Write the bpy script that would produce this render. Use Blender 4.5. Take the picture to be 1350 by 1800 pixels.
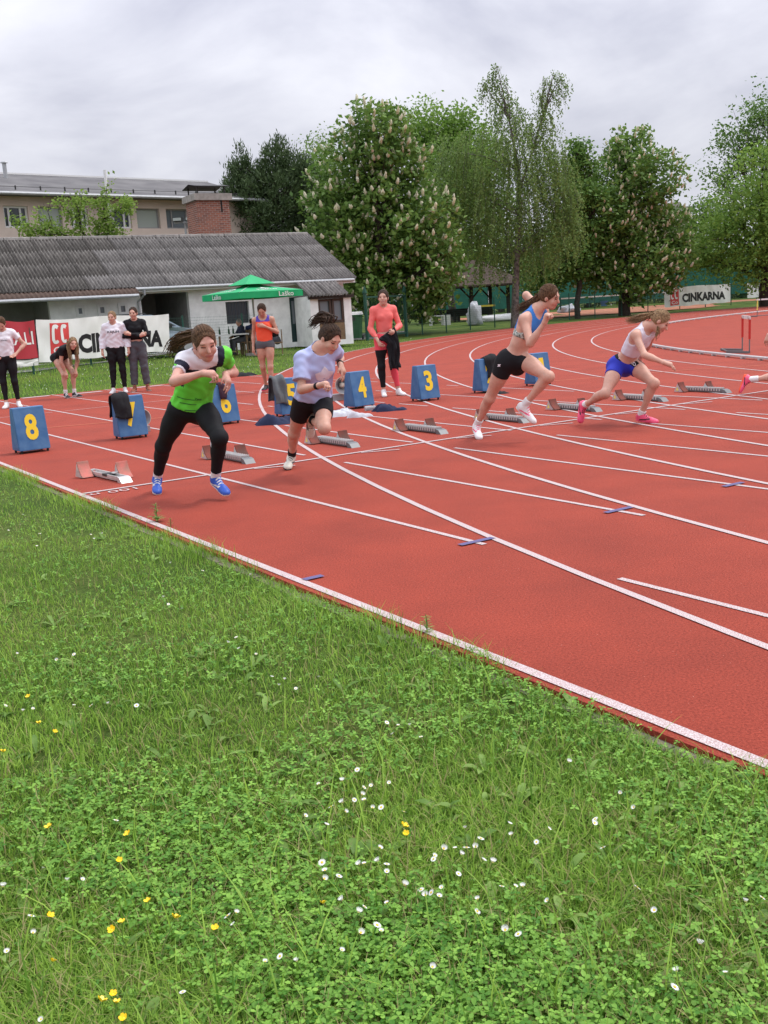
import bpy, bmesh, math, random
import numpy as np
from mathutils import Vector, Matrix, noise as mnoise
from mathutils.bvhtree import BVHTree

for o in list(bpy.data.objects): bpy.data.objects.remove(o)
scene = bpy.context.scene
COL = scene.collection
R = math.radians

# ------------------------------------------------------------------ camera
F_PX, PITCH, ROLL, YAW, CAM_H = 1768.8, R(11.3947), R(-3.5624), R(-57.3373), 1.4343
CS, CT = 8.784, 12.2369          # camera in track coordinates (along / across)
S_TAN, R_IN, LANE = 15.9527, 43.2149, 1.22   # start of the bend, inner radius, lane width
cam = bpy.data.cameras.new('camera'); camo = bpy.data.objects.new('camera', cam); COL.objects.link(camo)
cam.sensor_fit = 'VERTICAL'; cam.sensor_height = 36.0; cam.sensor_width = 27.0
cam.lens = 36.0 * F_PX / 1800.0
cam.clip_start = .05; cam.clip_end = 2000
_cp, _sp, _cr, _sr = math.cos(PITCH), math.sin(PITCH), math.cos(ROLL), math.sin(ROLL)
_P = Matrix(((1, 0, 0), (0, _sp, -_cp), (0, _cp, _sp)))
_Rz = Matrix(((_cr, -_sr, 0), (_sr, _cr, 0), (0, 0, 1)))
CAM_ROT = _P @ _Rz
camo.matrix_world = Matrix.Translation((0, 0, CAM_H)) @ CAM_ROT.to_4x4()
scene.camera = camo

# ------------------------------------------------------------------ world: overcast sky
SUN_EL, SUN_AZ = 58.0, 70.0      # azimuth measured from +Y (view direction) towards +X
world = bpy.data.worlds.new('World'); scene.world = world; world.use_nodes = True
nt = world.node_tree; nt.nodes.clear()
def wn(t, **k):
    n = nt.nodes.new(t)
    for a, b in k.items(): setattr(n, a, b)
    return n
sky = wn('ShaderNodeTexSky', sky_type='NISHITA', sun_disc=False)
sky.sun_elevation = R(SUN_EL); sky.sun_rotation = R(SUN_AZ)
tc = wn('ShaderNodeTexCoord')
mp = wn('ShaderNodeMapping'); mp.inputs['Scale'].default_value = (1.0, 1.0, 2.3); mp.inputs['Location'].default_value = (.35, .1, .2)
nt.links.new(tc.outputs['Generated'], mp.inputs['Vector'])
n1 = wn('ShaderNodeTexNoise'); n1.inputs['Scale'].default_value = 3.4; n1.inputs['Detail'].default_value = 7; n1.inputs['Roughness'].default_value = .52; n1.inputs['Distortion'].default_value = .35
nt.links.new(mp.outputs[0], n1.inputs['Vector'])
cr = wn('ShaderNodeValToRGB')
cr.color_ramp.elements[0].position = .30; cr.color_ramp.elements[0].color = (.43, .44, .53, 1)
cr.color_ramp.elements[1].position = .66; cr.color_ramp.elements[1].color = (.82, .825, .88, 1)
e = cr.color_ramp.elements.new(.5); e.color = (.655, .662, .735, 1)
nt.links.new(n1.outputs['Fac'], cr.inputs['Fac'])
# overcast luminance rises towards the zenith (standard overcast sky: L = Lz (1 + 2 sin(elevation)) / 3)
sx = wn('ShaderNodeSeparateXYZ'); nt.links.new(tc.outputs['Generated'], sx.inputs[0])
mr = wn('ShaderNodeMapRange'); mr.inputs['From Min'].default_value = .12; mr.inputs['From Max'].default_value = 1.0
mr.inputs['To Min'].default_value = 1.0; mr.inputs['To Max'].default_value = 3.0
nt.links.new(sx.outputs['Z'], mr.inputs['Value'])
vm = wn('ShaderNodeVectorMath', operation='SCALE'); nt.links.new(cr.outputs['Color'], vm.inputs[0]); nt.links.new(mr.outputs[0], vm.inputs['Scale'])
bg1 = wn('ShaderNodeBackground'); bg1.inputs['Strength'].default_value = .80; nt.links.new(vm.outputs[0], bg1.inputs['Color'])
bg2 = wn('ShaderNodeBackground'); bg2.inputs['Strength'].default_value = .07; nt.links.new(sky.outputs[0], bg2.inputs['Color'])
mx = wn('ShaderNodeMixShader'); mx.inputs[0].default_value = .06
nt.links.new(bg1.outputs[0], mx.inputs[1]); nt.links.new(bg2.outputs[0], mx.inputs[2])
wo = wn('ShaderNodeOutputWorld'); nt.links.new(mx.outputs[0], wo.inputs['Surface'])

sun = bpy.data.lights.new('sun', 'SUN'); sun.energy = 1.5; sun.angle = R(12); sun.color = (1, .965, .91)
suno = bpy.data.objects.new('sun', sun); COL.objects.link(suno)
_sd = Vector((math.sin(R(SUN_AZ)) * math.cos(R(SUN_EL)), math.cos(R(SUN_AZ)) * math.cos(R(SUN_EL)), math.sin(R(SUN_EL))))
suno.rotation_euler = _sd.to_track_quat('Z', 'Y').to_euler(); suno.location = (0, 0, 30)

vs = scene.view_settings; vs.view_transform = 'Standard'; vs.look = 'None'; vs.gamma = 1; vs.use_curve_mapping = False
vs.exposure = 0.46
scene.render.resolution_x = 768; scene.render.resolution_y = 1024

# ------------------------------------------------------------------ geometry of the place
UX, UY = math.cos(YAW), math.sin(YAW); NX, NY = math.sin(YAW), -math.cos(YAW)
def st(s, t, z=0.0):
    a, b = s - CS, t - CT
    return Vector((a * UX + b * NX, a * UY + b * NY, z))
def to_st(x, y): return x * UX + y * UY + CS, x * NX + y * NY + CT
def ray(px, py):
    d = CAM_ROT @ Vector(((px - 675) / F_PX, -(py - 900) / F_PX, -1.0))
    return d
CAMP = Vector((0, 0, CAM_H))
def at_y(px, py, Y):
    d = ray(px, py); return CAMP + d * (Y / d.y)
CHUTE_END = -14.3
R_OUT = R_IN + 8 * LANE
def out_dist(x, y):
    """metres outside the running surface (0 on it), on the far side"""
    s, t = to_st(x, y)
    db = math.hypot(s - S_TAN, t + R_IN) - R_OUT if s < S_TAN else (t - 8 * LANE)
    dc = max(CHUTE_END - s, t - 8 * LANE, -t) if s < S_TAN else 99
    return max(0.0, min(db, dc))
def smooth(a, b, x):
    x = min(1.0, max(0.0, (x - a) / (b - a))); return x * x * (3 - 2 * x)
def ground_z(x, y):
    s, t = to_st(x, y)
    if t > 8 * LANE - .5 and s > CHUTE_END - 8: 
        return 0.0
    d = out_dist(x, y)
    return .3 * smooth(1.0, 9, d) + .5 * smooth(18, 60, d)
def gp(px, py, lift=0.0):
    """point of the ground seen at a pixel"""
    d = ray(px, py); z = 0.0
    if d.z > -1e-4: d = Vector((d.x, d.y, -1e-4))
    p = None
    for i in range(25):
        p = CAMP + d * ((z - CAM_H) / d.z)
        if p.length > 400: p = p * (400 / p.length)
        z = .5 * z + .5 * ground_z(p.x, p.y)
    return Vector((p.x, p.y, ground_z(p.x, p.y) + lift))
def on_plane(px, py, p0, nrm):
    d = ray(px, py); k = (Vector(p0) - CAMP).dot(nrm) / d.dot(nrm)
    return CAMP + d * k

# ------------------------------------------------------------------ materials
MATS = {}
def mat(name, col, rough=.7, var=.0, vscale=20.0, bump=.0, bscale=60.0, metal=0.0, col2=None, spec=.3, trans=0.0, alpha=1.0, detail=4, sheen=0.0, vary_obj=0.0):
    if name in MATS: return MATS[name]
    m = bpy.data.materials.new(name); m.use_nodes = True; MATS[name] = m
    n = m.node_tree.nodes; l = m.node_tree.links; b = n['Principled BSDF']
    b.inputs['Base Color'].default_value = (*col, 1); b.inputs['Roughness'].default_value = rough
    b.inputs['Metallic'].default_value = metal; b.inputs['Specular IOR Level'].default_value = spec
    b.inputs['Transmission Weight'].default_value = trans; b.inputs['Alpha'].default_value = alpha
    if sheen: b.inputs['Sheen Weight'].default_value = sheen
    if var or bump or col2:
        t = n.new('ShaderNodeTexCoord')
    if var or col2:
        nz = n.new('ShaderNodeTexNoise'); nz.inputs['Scale'].default_value = vscale; nz.inputs['Detail'].default_value = detail
        l.new(t.outputs['Object'], nz.inputs['Vector'])
        c2 = col2 if col2 else tuple(min(1, c * (1 + var)) for c in col)
        c1 = col if col2 else tuple(c * (1 - var) for c in col)
        r = n.new('ShaderNodeValToRGB'); r.color_ramp.elements[0].position = .32; r.color_ramp.elements[1].position = .68
        r.color_ramp.elements[0].color = (*c1, 1); r.color_ramp.elements[1].color = (*c2, 1)
        l.new(nz.outputs['Fac'], r.inputs['Fac'])
        outc = r.outputs['Color']
        if vary_obj:
            oi = n.new('ShaderNodeObjectInfo'); mrn = n.new('ShaderNodeMapRange'); mrn.inputs['To Min'].default_value = 1 - vary_obj; mrn.inputs['To Max'].default_value = 1 + vary_obj
            l.new(oi.outputs['Random'], mrn.inputs['Value'])
            vmm = n.new('ShaderNodeVectorMath'); vmm.operation = 'SCALE'; l.new(outc, vmm.inputs[0]); l.new(mrn.outputs[0], vmm.inputs['Scale']); outc = vmm.outputs[0]
        l.new(outc, b.inputs['Base Color'])
    if bump:
        nb = n.new('ShaderNodeTexNoise'); nb.inputs['Scale'].default_value = bscale; nb.inputs['Detail'].default_value = 3
        l.new(t.outputs['Object'], nb.inputs['Vector'])
        bp = n.new('ShaderNodeBump'); bp.inputs['Strength'].default_value = bump; bp.inputs['Distance'].default_value = .02
        l.new(nb.outputs['Fac'], bp.inputs['Height']); l.new(bp.outputs['Normal'], b.inputs['Normal'])
    return m
def leaf_mat(name, c1, c2, rough=.55, transl=.35):
    """foliage: colour varies with a random number stored on every leaf"""
    if name in MATS: return MATS[name]
    m = bpy.data.materials.new(name); m.use_nodes = True; MATS[name] = m
    n = m.node_tree.nodes; l = m.node_tree.links; b = n['Principled BSDF']; out = n['Material Output']
    at = n.new('ShaderNodeAttribute'); at.attribute_name = 'rnd'
    r = n.new('ShaderNodeValToRGB'); r.color_ramp.elements[0].color = (*c1, 1); r.color_ramp.elements[1].color = (*c2, 1)
    l.new(at.outputs['Fac'], r.inputs['Fac']); l.new(r.outputs['Color'], b.inputs['Base Color'])
    b.inputs['Roughness'].default_value = rough; b.inputs['Specular IOR Level'].default_value = .25
    tr = n.new('ShaderNodeBsdfTranslucent'); l.new(r.outputs['Color'], tr.inputs['Color'])
    mxs = n.new('ShaderNodeMixShader'); mxs.inputs[0].default_value = transl
    l.new(b.outputs[0], mxs.inputs[1]); l.new(tr.outputs[0], mxs.inputs[2]); l.new(mxs.outputs[0], out.inputs['Surface'])
    return m

# ------------------------------------------------------------------ object helpers
def link(o, parent=None):
    COL.objects.link(o)
    if parent is not None: o.parent = parent
    return o
def tag(o, label=None, cat=None, group=None, kind=None):
    if label: o['label'] = label
    if cat: o['category'] = cat
    if group: o['group'] = group
    if kind: o['kind'] = kind
    return o
def empty(name, loc=(0, 0, 0), rz=0.0, label=None, cat=None, group=None):
    o = bpy.data.objects.new(name, None); o.empty_display_size = .1; COL.objects.link(o)
    o.location = loc; o.rotation_euler = (0, 0, rz)
    return tag(o, label, cat, group)
def mesh_obj(name, verts, faces, m, parent=None, smooth_=False, mi=None):
    me = bpy.data.meshes.new(name)
    me.from_pydata([tuple(v) for v in verts], [], faces)
    ms = m if isinstance(m, (list, tuple)) else [m]
    for q in ms: me.materials.append(MATS[q] if isinstance(q, str) else q)
    if mi is not None: me.polygons.foreach_set('material_index', np.asarray(mi, dtype=np.int32))
    if smooth_: me.polygons.foreach_set('use_smooth', np.ones(len(me.polygons), dtype=bool))
    me.update()
    return link(bpy.data.objects.new(name, me), parent)
def np_mesh(name, V, Fq, m, parent=None, smooth_=True, mi=None, rnd=None):
    """fast mesh from numpy verts (n,3) and equal-sized faces (m,k)"""
    me = bpy.data.meshes.new(name); k = Fq.shape[1]
    me.vertices.add(len(V)); me.vertices.foreach_set('co', np.ascontiguousarray(V, dtype=np.float32).ravel())
    me.loops.add(Fq.size); me.loops.foreach_set('vertex_index', np.ascontiguousarray(Fq, dtype=np.int32).ravel())
    me.polygons.add(len(Fq)); me.polygons.foreach_set('loop_start', np.arange(0, Fq.size, k, dtype=np.int32))
    me.polygons.foreach_set('loop_total', np.full(len(Fq), k, dtype=np.int32))
    if smooth_: me.polygons.foreach_set('use_smooth', np.ones(len(Fq), dtype=bool))
    ms = m if isinstance(m, (list, tuple)) else [m]
    for q in ms: me.materials.append(MATS[q] if isinstance(q, str) else q)
    if mi is not None: me.polygons.foreach_set('material_index', np.asarray(mi, dtype=np.int32))
    if rnd is not None:
        a = me.attributes.new('rnd', 'FLOAT', 'POINT'); a.data.foreach_set('value', np.asarray(rnd, dtype=np.float32))
    me.update(); me.validate()
    return link(bpy.data.objects.new(name, me), parent)
class MB:
    """collects boxes, tubes, quads into one mesh"""
    def __init__(s): s.v = []; s.f = []; s.mi = []
    def add(s, vs, fs, mi=0):
        o = len(s.v); s.v += [Vector(v) for v in vs]; s.f += [tuple(i + o for i in f) for f in fs]; s.mi += [mi] * len(fs); return s
    def box(s, lo, hi, M=None, mi=0):
        x0, y0, z0 = lo; x1, y1, z1 = hi
        v = [Vector(p) for p in ((x0, y0, z0), (x1, y0, z0), (x1, y1, z0), (x0, y1, z0), (x0, y0, z1), (x1, y0, z1), (x1, y1, z1), (x0, y1, z1))]
        if M is not None: v = [M @ p for p in v]
        return s.add(v, [(0, 3, 2, 1), (4, 5, 6, 7), (0, 1, 5, 4), (1, 2, 6, 5), (2, 3, 7, 6), (3, 0, 4, 7)], mi)
    def tube(s, pts, rad, n=8, mi=0, cap=True):
        pts = [Vector(p) for p in pts]; rr = rad if isinstance(rad, (list, tuple)) else [rad] * len(pts)
        o = len(s.v); prev = None
        for i, p in enumerate(pts):
            d = (pts[min(i + 1, len(pts) - 1)] - pts[max(i - 1, 0)]).normalized()
            if prev is None:
                a = d.cross(Vector((0, 0, 1)))
                if a.length < .05: a = d.cross(Vector((1, 0, 0)))
                a.normalize()
            else: a = (prev - d * prev.dot(d)).normalized()
            prev = a; b = d.cross(a)
            for k in range(n):
                q = 2 * math.pi * k / n; s.v.append(p + (a * math.cos(q) + b * math.sin(q)) * rr[i])
        for i in range(len(pts) - 1):
            for k in range(n):
                s.f.append((o + i * n + k, o + i * n + (k + 1) % n, o + (i + 1) * n + (k + 1) % n, o + (i + 1) * n + k)); s.mi.append(mi)
        if cap:
            s.f.append(tuple(o + k for k in reversed(range(n)))); s.mi.append(mi)
            s.f.append(tuple(o + (len(pts) - 1) * n + k for k in range(n))); s.mi.append(mi)
        return s
    def prism(s, poly, z0, z1, M=None, mi=0):
        n = len(poly); v = [Vector((x, y, z0)) for x, y in poly] + [Vector((x, y, z1)) for x, y in poly]
        if M is not None: v = [M @ p for p in v]
        return s.add(v, [tuple(reversed(range(n))), tuple(range(n, 2 * n))] + [(i, (i + 1) % n, n + (i + 1) % n, n + i) for i in range(n)], mi)
    def build(s, name, m, parent=None, smooth_=False):
        return mesh_obj(name, s.v, s.f, m, parent, smooth_, s.mi)
def strip_pts(pts, w, z):
    """flat ribbon of width w along 2D points, as verts/faces at height z"""
    vs = []; n = len(pts)
    for i, p in enumerate(pts):
        a = Vector(pts[max(i - 1, 0)][:2]); b = Vector(pts[min(i + 1, n - 1)][:2]); d = (b - a).normalized(); q = Vector((-d.y, d.x)) * (w / 2)
        vs += [(p[0] - q.x, p[1] - q.y, z), (p[0] + q.x, p[1] + q.y, z)]
    fs = [(2 * i, 2 * i + 1, 2 * i + 3, 2 * i + 2) for i in range(n - 1)]
    # faces must look up
    a, b, c = (Vector(vs[i]) for i in fs[0][:3])
    if (b - a).cross(c - a).z < 0: fs = [tuple(reversed(f)) for f in fs]
    return vs, fs
def text_mesh(txt, size=1.0, sx=1.0, bold=0.0, res=3, align='CENTER'):
    """2D outline mesh of some lettering: verts (x,y) and faces, centred"""
    c = bpy.data.curves.new('t', 'FONT'); c.body = txt; c.size = size; c.align_x = align; c.align_y = 'CENTER'; c.offset = bold; c.resolution_u = res
    o = bpy.data.objects.new('t', c); COL.objects.link(o)
    dg = bpy.context.evaluated_depsgraph_get(); dg.update()
    me = bpy.data.meshes.new_from_object(o.evaluated_get(dg))
    v = [(p.co.x * sx, p.co.y) for p in me.vertices]; f = [tuple(p.vertices) for p in me.polygons]
    bpy.data.objects.remove(o); bpy.data.curves.remove(c); bpy.data.meshes.remove(me)
    if v:
        x0 = min(a for a, b in v); x1 = max(a for a, b in v); y0 = min(b for a, b in v); y1 = max(b for a, b in v)
        v = [(a - (x0 + x1) / 2, b - (y0 + y1) / 2) for a, b in v]
    return v, f
def text_fit(txt, w, h, bold=0.0):
    v, f = text_mesh(txt, 1.0, 1.0, bold)
    x1 = max(a for a, b in v); y1 = max(b for a, b in v)
    return [(a / x1 * w / 2, b / y1 * h / 2) for a, b in v], f
def copy_tree(o, parent=None):
    c = o.copy(); COL.objects.link(c); c.parent = parent
    for ch in list(o.children): copy_tree(ch, c)
    return c

# ================================================================== SETTING: ground, track, markings
rng = np.random.default_rng(7); random.seed(7)
def ground_material():
    m = bpy.data.materials.new('meadow'); m.use_nodes = True; MATS['meadow'] = m
    n = m.node_tree.nodes; l = m.node_tree.links; b = n['Principled BSDF']
    t = n.new('ShaderNodeTexCoord')
    a = n.new('ShaderNodeTexNoise'); a.inputs['Scale'].default_value = .55; a.inputs['Detail'].default_value = 6; l.new(t.outputs['Object'], a.inputs['Vector'])
    r = n.new('ShaderNodeValToRGB'); r.color_ramp.elements[0].position = .35; r.color_ramp.elements[1].position = .68
    r.color_ramp.elements[0].color = (.05, .095, .018, 1); r.color_ramp.elements[1].color = (.12, .16, .04, 1); l.new(a.outputs['Fac'], r.inputs['Fac'])
    c = n.new('ShaderNodeTexNoise'); c.inputs['Scale'].default_value = 34; c.inputs['Detail'].default_value = 5; c.inputs['Roughness'].default_value = .7; l.new(t.outputs['Object'], c.inputs['Vector'])
    r2 = n.new('ShaderNodeValToRGB'); r2.color_ramp.elements[0].position = .35; r2.color_ramp.elements[1].position = .7
    r2.color_ramp.elements[0].color = (.45, .5, .4, 1); r2.color_ramp.elements[1].color = (1.35, 1.3, 1.1, 1); l.new(c.outputs['Fac'], r2.inputs['Fac'])
    mm = n.new('ShaderNodeMix'); mm.data_type = 'RGBA'; mm.blend_type = 'MULTIPLY'; mm.inputs[0].default_value = 1
    l.new(r.outputs['Color'], mm.inputs[6]); l.new(r2.outputs['Color'], mm.inputs[7]); l.new(mm.outputs[2], b.inputs['Base Color'])
    b.inputs['Roughness'].default_value = .9; b.inputs['Specular IOR Level'].default_value = .1
    bp = n.new('ShaderNodeBump'); bp.inputs['Strength'].default_value = .8; bp.inputs['Distance'].default_value = .03; l.new(c.outputs['Fac'], bp.inputs['Height']); l.new(bp.outputs[0], b.inputs['Normal'])
ground_material()
def track_material():
    m = bpy.data.materials.new('red_track'); m.use_nodes = True; MATS['red_track'] = m
    n = m.node_tree.nodes; l = m.node_tree.links; b = n['Principled BSDF']
    t = n.new('ShaderNodeTexCoord')
    g = n.new('ShaderNodeTexNoise'); g.inputs['Scale'].default_value = 95; g.inputs['Detail'].default_value = 6; g.inputs['Roughness'].default_value = .85; l.new(t.outputs['Object'], g.inputs['Vector'])
    r = n.new('ShaderNodeValToRGB'); r.color_ramp.elements[0].position = .38; r.color_ramp.elements[1].position = .66
    r.color_ramp.elements[0].color = (.17, .020, .010, 1); r.color_ramp.elements[1].color = (.445, .076, .044, 1); l.new(g.outputs['Fac'], r.inputs['Fac'])
    w = n.new('ShaderNodeTexNoise'); w.inputs['Scale'].default_value = 1.3; w.inputs['Detail'].default_value = 9; w.inputs['Roughness'].default_value = .6; l.new(t.outputs['Object'], w.inputs['Vector'])
    r2 = n.new('ShaderNodeValToRGB'); r2.color_ramp.elements[0].position = .3; r2.color_ramp.elements[1].position = .7
    r2.color_ramp.elements[0].color = (.82, .82, .84, 1); r2.color_ramp.elements[1].color = (1.10, 1.09, 1.07, 1); l.new(w.outputs['Fac'], r2.inputs['Fac'])
    mm = n.new('ShaderNodeMix'); mm.data_type = 'RGBA'; mm.blend_type = 'MULTIPLY'; mm.inputs[0].default_value = 1
    l.new(r.outputs['Color'], mm.inputs[6]); l.new(r2.outputs['Color'], mm.inputs[7])
    # pale worn grains
    v = n.new('ShaderNodeTexNoise'); v.inputs['Scale'].default_value = 75; v.inputs['Detail'].default_value = 2; l.new(t.outputs['Object'], v.inputs['Vector'])
    r3 = n.new('ShaderNodeValToRGB'); r3.color_ramp.elements[0].position = .73; r3.color_ramp.elements[1].position = .78
    l.new(v.outputs['Fac'], r3.inputs['Fac'])
    m2 = n.new('ShaderNodeMix'); m2.data_type = 'RGBA'; l.new(r3.outputs['Color'], m2.inputs[0]); l.new(mm.outputs[2], m2.inputs[6]); m2.inputs[7].default_value = (.52, .26, .21, 1)
    l.new(m2.outputs[2], b.inputs['Base Color'])
    b.inputs['Roughness'].default_value = .85; b.inputs['Specular IOR Level'].default_value = .25
    bp = n.new('ShaderNodeBump'); bp.inputs['Strength'].default_value = .8; bp.inputs['Distance'].default_value = .008; l.new(g.outputs['Fac'], bp.inputs['Height']); l.new(bp.outputs[0], b.inputs['Normal'])
track_material()
def paint_material(name, col, wear=.5):
    m = bpy.data.materials.new(name); m.use_nodes = True; MATS[name] = m
    n = m.node_tree.nodes; l = m.node_tree.links; b = n['Principled BSDF']
    t = n.new('ShaderNodeTexCoord')
    g = n.new('ShaderNodeTexNoise'); g.inputs['Scale'].default_value = 190; g.inputs['Detail'].default_value = 5; l.new(t.outputs['Object'], g.inputs['Vector'])
    r = n.new('ShaderNodeValToRGB'); r.color_ramp.elements[0].position = .41; r.color_ramp.elements[1].position = .60
    r.color_ramp.elements[0].color = tuple(c * wear + k * (1 - wear) for c, k in zip(col, (.22, .08, .07))) + (1,); r.color_ramp.elements[1].color = (*col, 1)
    l.new(g.outputs['Fac'], r.inputs['Fac']); l.new(r.outputs['Color'], b.inputs['Base Color']); b.inputs['Roughness'].default_value = .8
paint_material('white_paint', (.56, .50, .50), .3)
paint_material('blue_paint', (.055, .085, .24), .5)
paint_material('orange_paint', (.62, .17, .07), .5)
mat('concrete_edge', (.15, .13, .095), .95, var=.3, vscale=30, bump=.6, bscale=40)
mat('aluminium', (.50, .49, .49), .5, var=.12, vscale=8, metal=.35)
mat('asphalt_path', (.20, .19, .18), .95, var=.15, vscale=10)

# terrain: one sheet to the horizon
def build_ground():
    radii = [0.0] + list(np.geomspace(.6, 1500, 110)); A = 300; V = [(0, 0, -.03)]
    for r in radii[1:]:
        for k in range(A):
            a = 2 * math.pi * k / A; x, y = r * math.sin(a), r * math.cos(a); V.append((x, y, ground_z(x, y) - .03))
    Fc = [(0, 1 + (k + 1) % A, 1 + k) for k in range(A)]
    for i in range(len(radii) - 2):
        o = 1 + i * A
        Fc += [(o + k, o + (k + 1) % A, o + A + (k + 1) % A, o + A + k) for k in range(A)]
    o = mesh_obj('ground', V, Fc, 'meadow', None, True); o.data.flip_normals()
    tag(o, kind='structure')
build_ground()

# running track: one red sheet (straight with its chute, bend, inner area)
def build_track():
    ro = R_OUT + .06; to = 8 * LANE + .06
    pts = [(60, to), (CHUTE_END, to)]
    th0 = math.asin((S_TAN - CHUTE_END) / ro)
    for th in np.linspace(th0, math.pi, 90): pts.append((S_TAN - ro * math.sin(th), -R_IN + ro * math.cos(th)))
    pts.append((60, -R_IN - ro))
    bm = bmesh.new(); vs = [bm.verts.new(st(s, t, 0.0)) for s, t in pts]; f = bm.faces.new(vs)
    bmesh.ops.triangulate(bm, faces=[f])
    # a real edge 25 mm thick at the rim
    for i in range(len(vs)):
        a, b = vs[i], vs[(i + 1) % len(vs)]
        c = bm.verts.new(b.co + Vector((0, 0, -.03))); d = bm.verts.new(a.co + Vector((0, 0, -.03))); bm.faces.new((a, b, c, d))
    bmesh.ops.recalc_face_normals(bm, faces=bm.faces)
    me = bpy.data.meshes.new('running_track'); bm.to_mesh(me); bm.free(); me.materials.append(MATS['red_track'])
    if me.polygons[0].normal.z < 0: me.flip_normals()
    o = link(bpy.data.objects.new('running_track', me)); return tag(o, kind='structure')
TRACK = build_track()
_lz = [.0]
MZ = dict(edge_line=.0042, lane_line=.004, bend_line=.005, start_line=.006, start_tick=.007, relay_mark=.0078, orange_line=.0066, chute_mark=.0055, chute_line=.0072)
def mark(name, stpts, w, m='white_paint'):
    vs, fs = strip_pts([st(s, t) for s, t in stpts], w, MZ[name]); return mesh_obj(name, vs, fs, m, TRACK)
def arc_t(n, s):
    q = (R_IN + LANE * n) ** 2 - (S_TAN - s) ** 2
    return -R_IN + math.sqrt(q) if q > 0 else -99
# outer edge line, straight lane lines with gaps at the crossings, bend lane lines
mark('edge_line', [(CHUTE_END, 8 * LANE), (40, 8 * LANE)], .052)
for n in range(1, 8):
    run = []
    for s in np.arange(CHUTE_END + .02, 40, .05):
        t = n * LANE
        clear = s > S_TAN or all(abs(arc_t(m, s) - t) > .112 for m in range(n + 1, 9))
        if s < -4 and n <= 3 and math.sin(s * 1.9 + n) > .86: clear = False
        if clear: run.append((s, t))
        else:
            if len(run) > 4: mark('lane_line', [run[0], run[-1]], .041)
            run = []
    if len(run) > 4: mark('lane_line', [run[0], run[-1]], .041)
for n in range(1, 9):
    rr = R_IN + n * LANE
    mark('bend_line', [(S_TAN - rr * math.sin(th), -R_IN + rr * math.cos(th)) for th in np.linspace(.0, math.pi * .98, 150)], .048)
mark('start_line', [(0, 0.02), (0, 8 * LANE - .03)], .05)
for n in (2, 3, 4, 5, 6, 7):
    tc_ = n * LANE - .61
    mark('start_tick', [(.05, tc_ + .16), (.22, tc_ - .2)], .035)
for n, (ta, tb) in {8: (9.74, 9.62), 7: (8.66, 8.4), 6: (7.43, 7.18), 5: (6.22, 6.0), 4: (5.0, 4.78)}.items():
    mark('relay_mark', [(4.03, ta), (4.03, tb)], .05, 'blue_paint')
mark('orange_line', [(-6.6, 8.5), (-5.68, 5.44), (-6.0, 3.4), (-5.74, 2.48), (-4.44, -.3), (-3.67, -2.61), (-2.88, -3.75), (-2.2, -4.7)], .035, 'orange_paint')
for ta, tb, s in ((6.8, 6.2, -14.05), (5.75, 5.1, -13.8), (4.4, 3.6, -13.9), (2.9, 2.3, -13.9)):
    mark('chute_mark', [(s, ta), (s, tb)], .22)
for n in range(1, 9):
    if n != 8: mark('chute_line', [(-9.3, n * LANE - .1), (-9.3, n * LANE - 1.1)], .03)
v, f = text_fit('100 m', .46, .12, .0)
_lz[0] = .0082
mesh_obj('distance_lettering', [st(.145 + b, 9.53 + a, _lz[0]) for a, b in v], f, 'white_paint', TRACK)
# concrete edging between track and grass
def edging():
    mb = MB(); ss = np.arange(CHUTE_END, 30, .5)
    for i in range(len(ss) - 1):
        j = .008 * math.sin(i * 2.3); a = st(ss[i] + .004, 8 * LANE + .066); b = st(ss[i + 1] - .004, 8 * LANE + .066); c = st(ss[i + 1] - .004, 8 * LANE + .125 + j); d = st(ss[i] + .004, 8 * LANE + .125 - j)
        z1 = -.022 + .004 * math.sin(i * 1.7)
        mb.add([(p.x, p.y, z) for z in (-.12, z1) for p in (a, b, c, d)], [(4, 5, 6, 7), (0, 1, 5, 4), (2, 3, 7, 6), (1, 2, 6, 5), (3, 0, 4, 7)])
    o = mb.build('track_edging', 'concrete_edge'); tag(o, kind='structure')
edging()
# aluminium kerb round the inside of lane one
def inner_kerb():
    root = empty('inner_kerb', st(S_TAN, 0), 0, 'low aluminium kerb rail round the inside of the bend on small feet', 'kerb')
    inv = Matrix.Translation(-root.location)
    prof = [(-.035, .03), (.035, .03), (.035, .065), (.02, .078), (-.02, .078), (-.035, .065)]
    path = [(S_TAN - R_IN * math.sin(th), -R_IN + R_IN * math.cos(th)) for th in np.linspace(math.pi * .8, 0, 140)] + [(x, 0) for x in np.linspace(S_TAN + 1, 30, 10)]
    V = []; Fc = []; k = len(prof)
    for i, (s, t) in enumerate(path):
        a = path[max(i - 1, 0)]; b = path[min(i + 1, len(path) - 1)]; d = Vector((b[0] - a[0], b[1] - a[1])).normalized()
        for o_, z in prof: V.append(inv @ st(s - d.y * o_, t + d.x * o_, z))
    for i in range(len(path) - 1):
        for q in range(k): Fc.append((i * k + q, i * k + (q + 1) % k, (i + 1) * k + (q + 1) % k, (i + 1) * k + q))
    mesh_obj('rail', V, Fc, 'aluminium', root)
    base = MB().box((-.03, -.045, 0), (.03, .045, .032)).build('foot', 'aluminium', root); base.location = (0, 0, 0)
    th = .0; first = True
    for th in np.arange(.02, math.pi * .8, .0175):
        p = inv @ st(S_TAN - R_IN * math.sin(th), -R_IN + R_IN * math.cos(th))
        if first: o = base; first = False
        else: o = base.copy(); COL.objects.link(o); o.parent = root
        o.location = p; o.rotation_euler = (0, 0, YAW - th)
inner_kerb()
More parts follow.
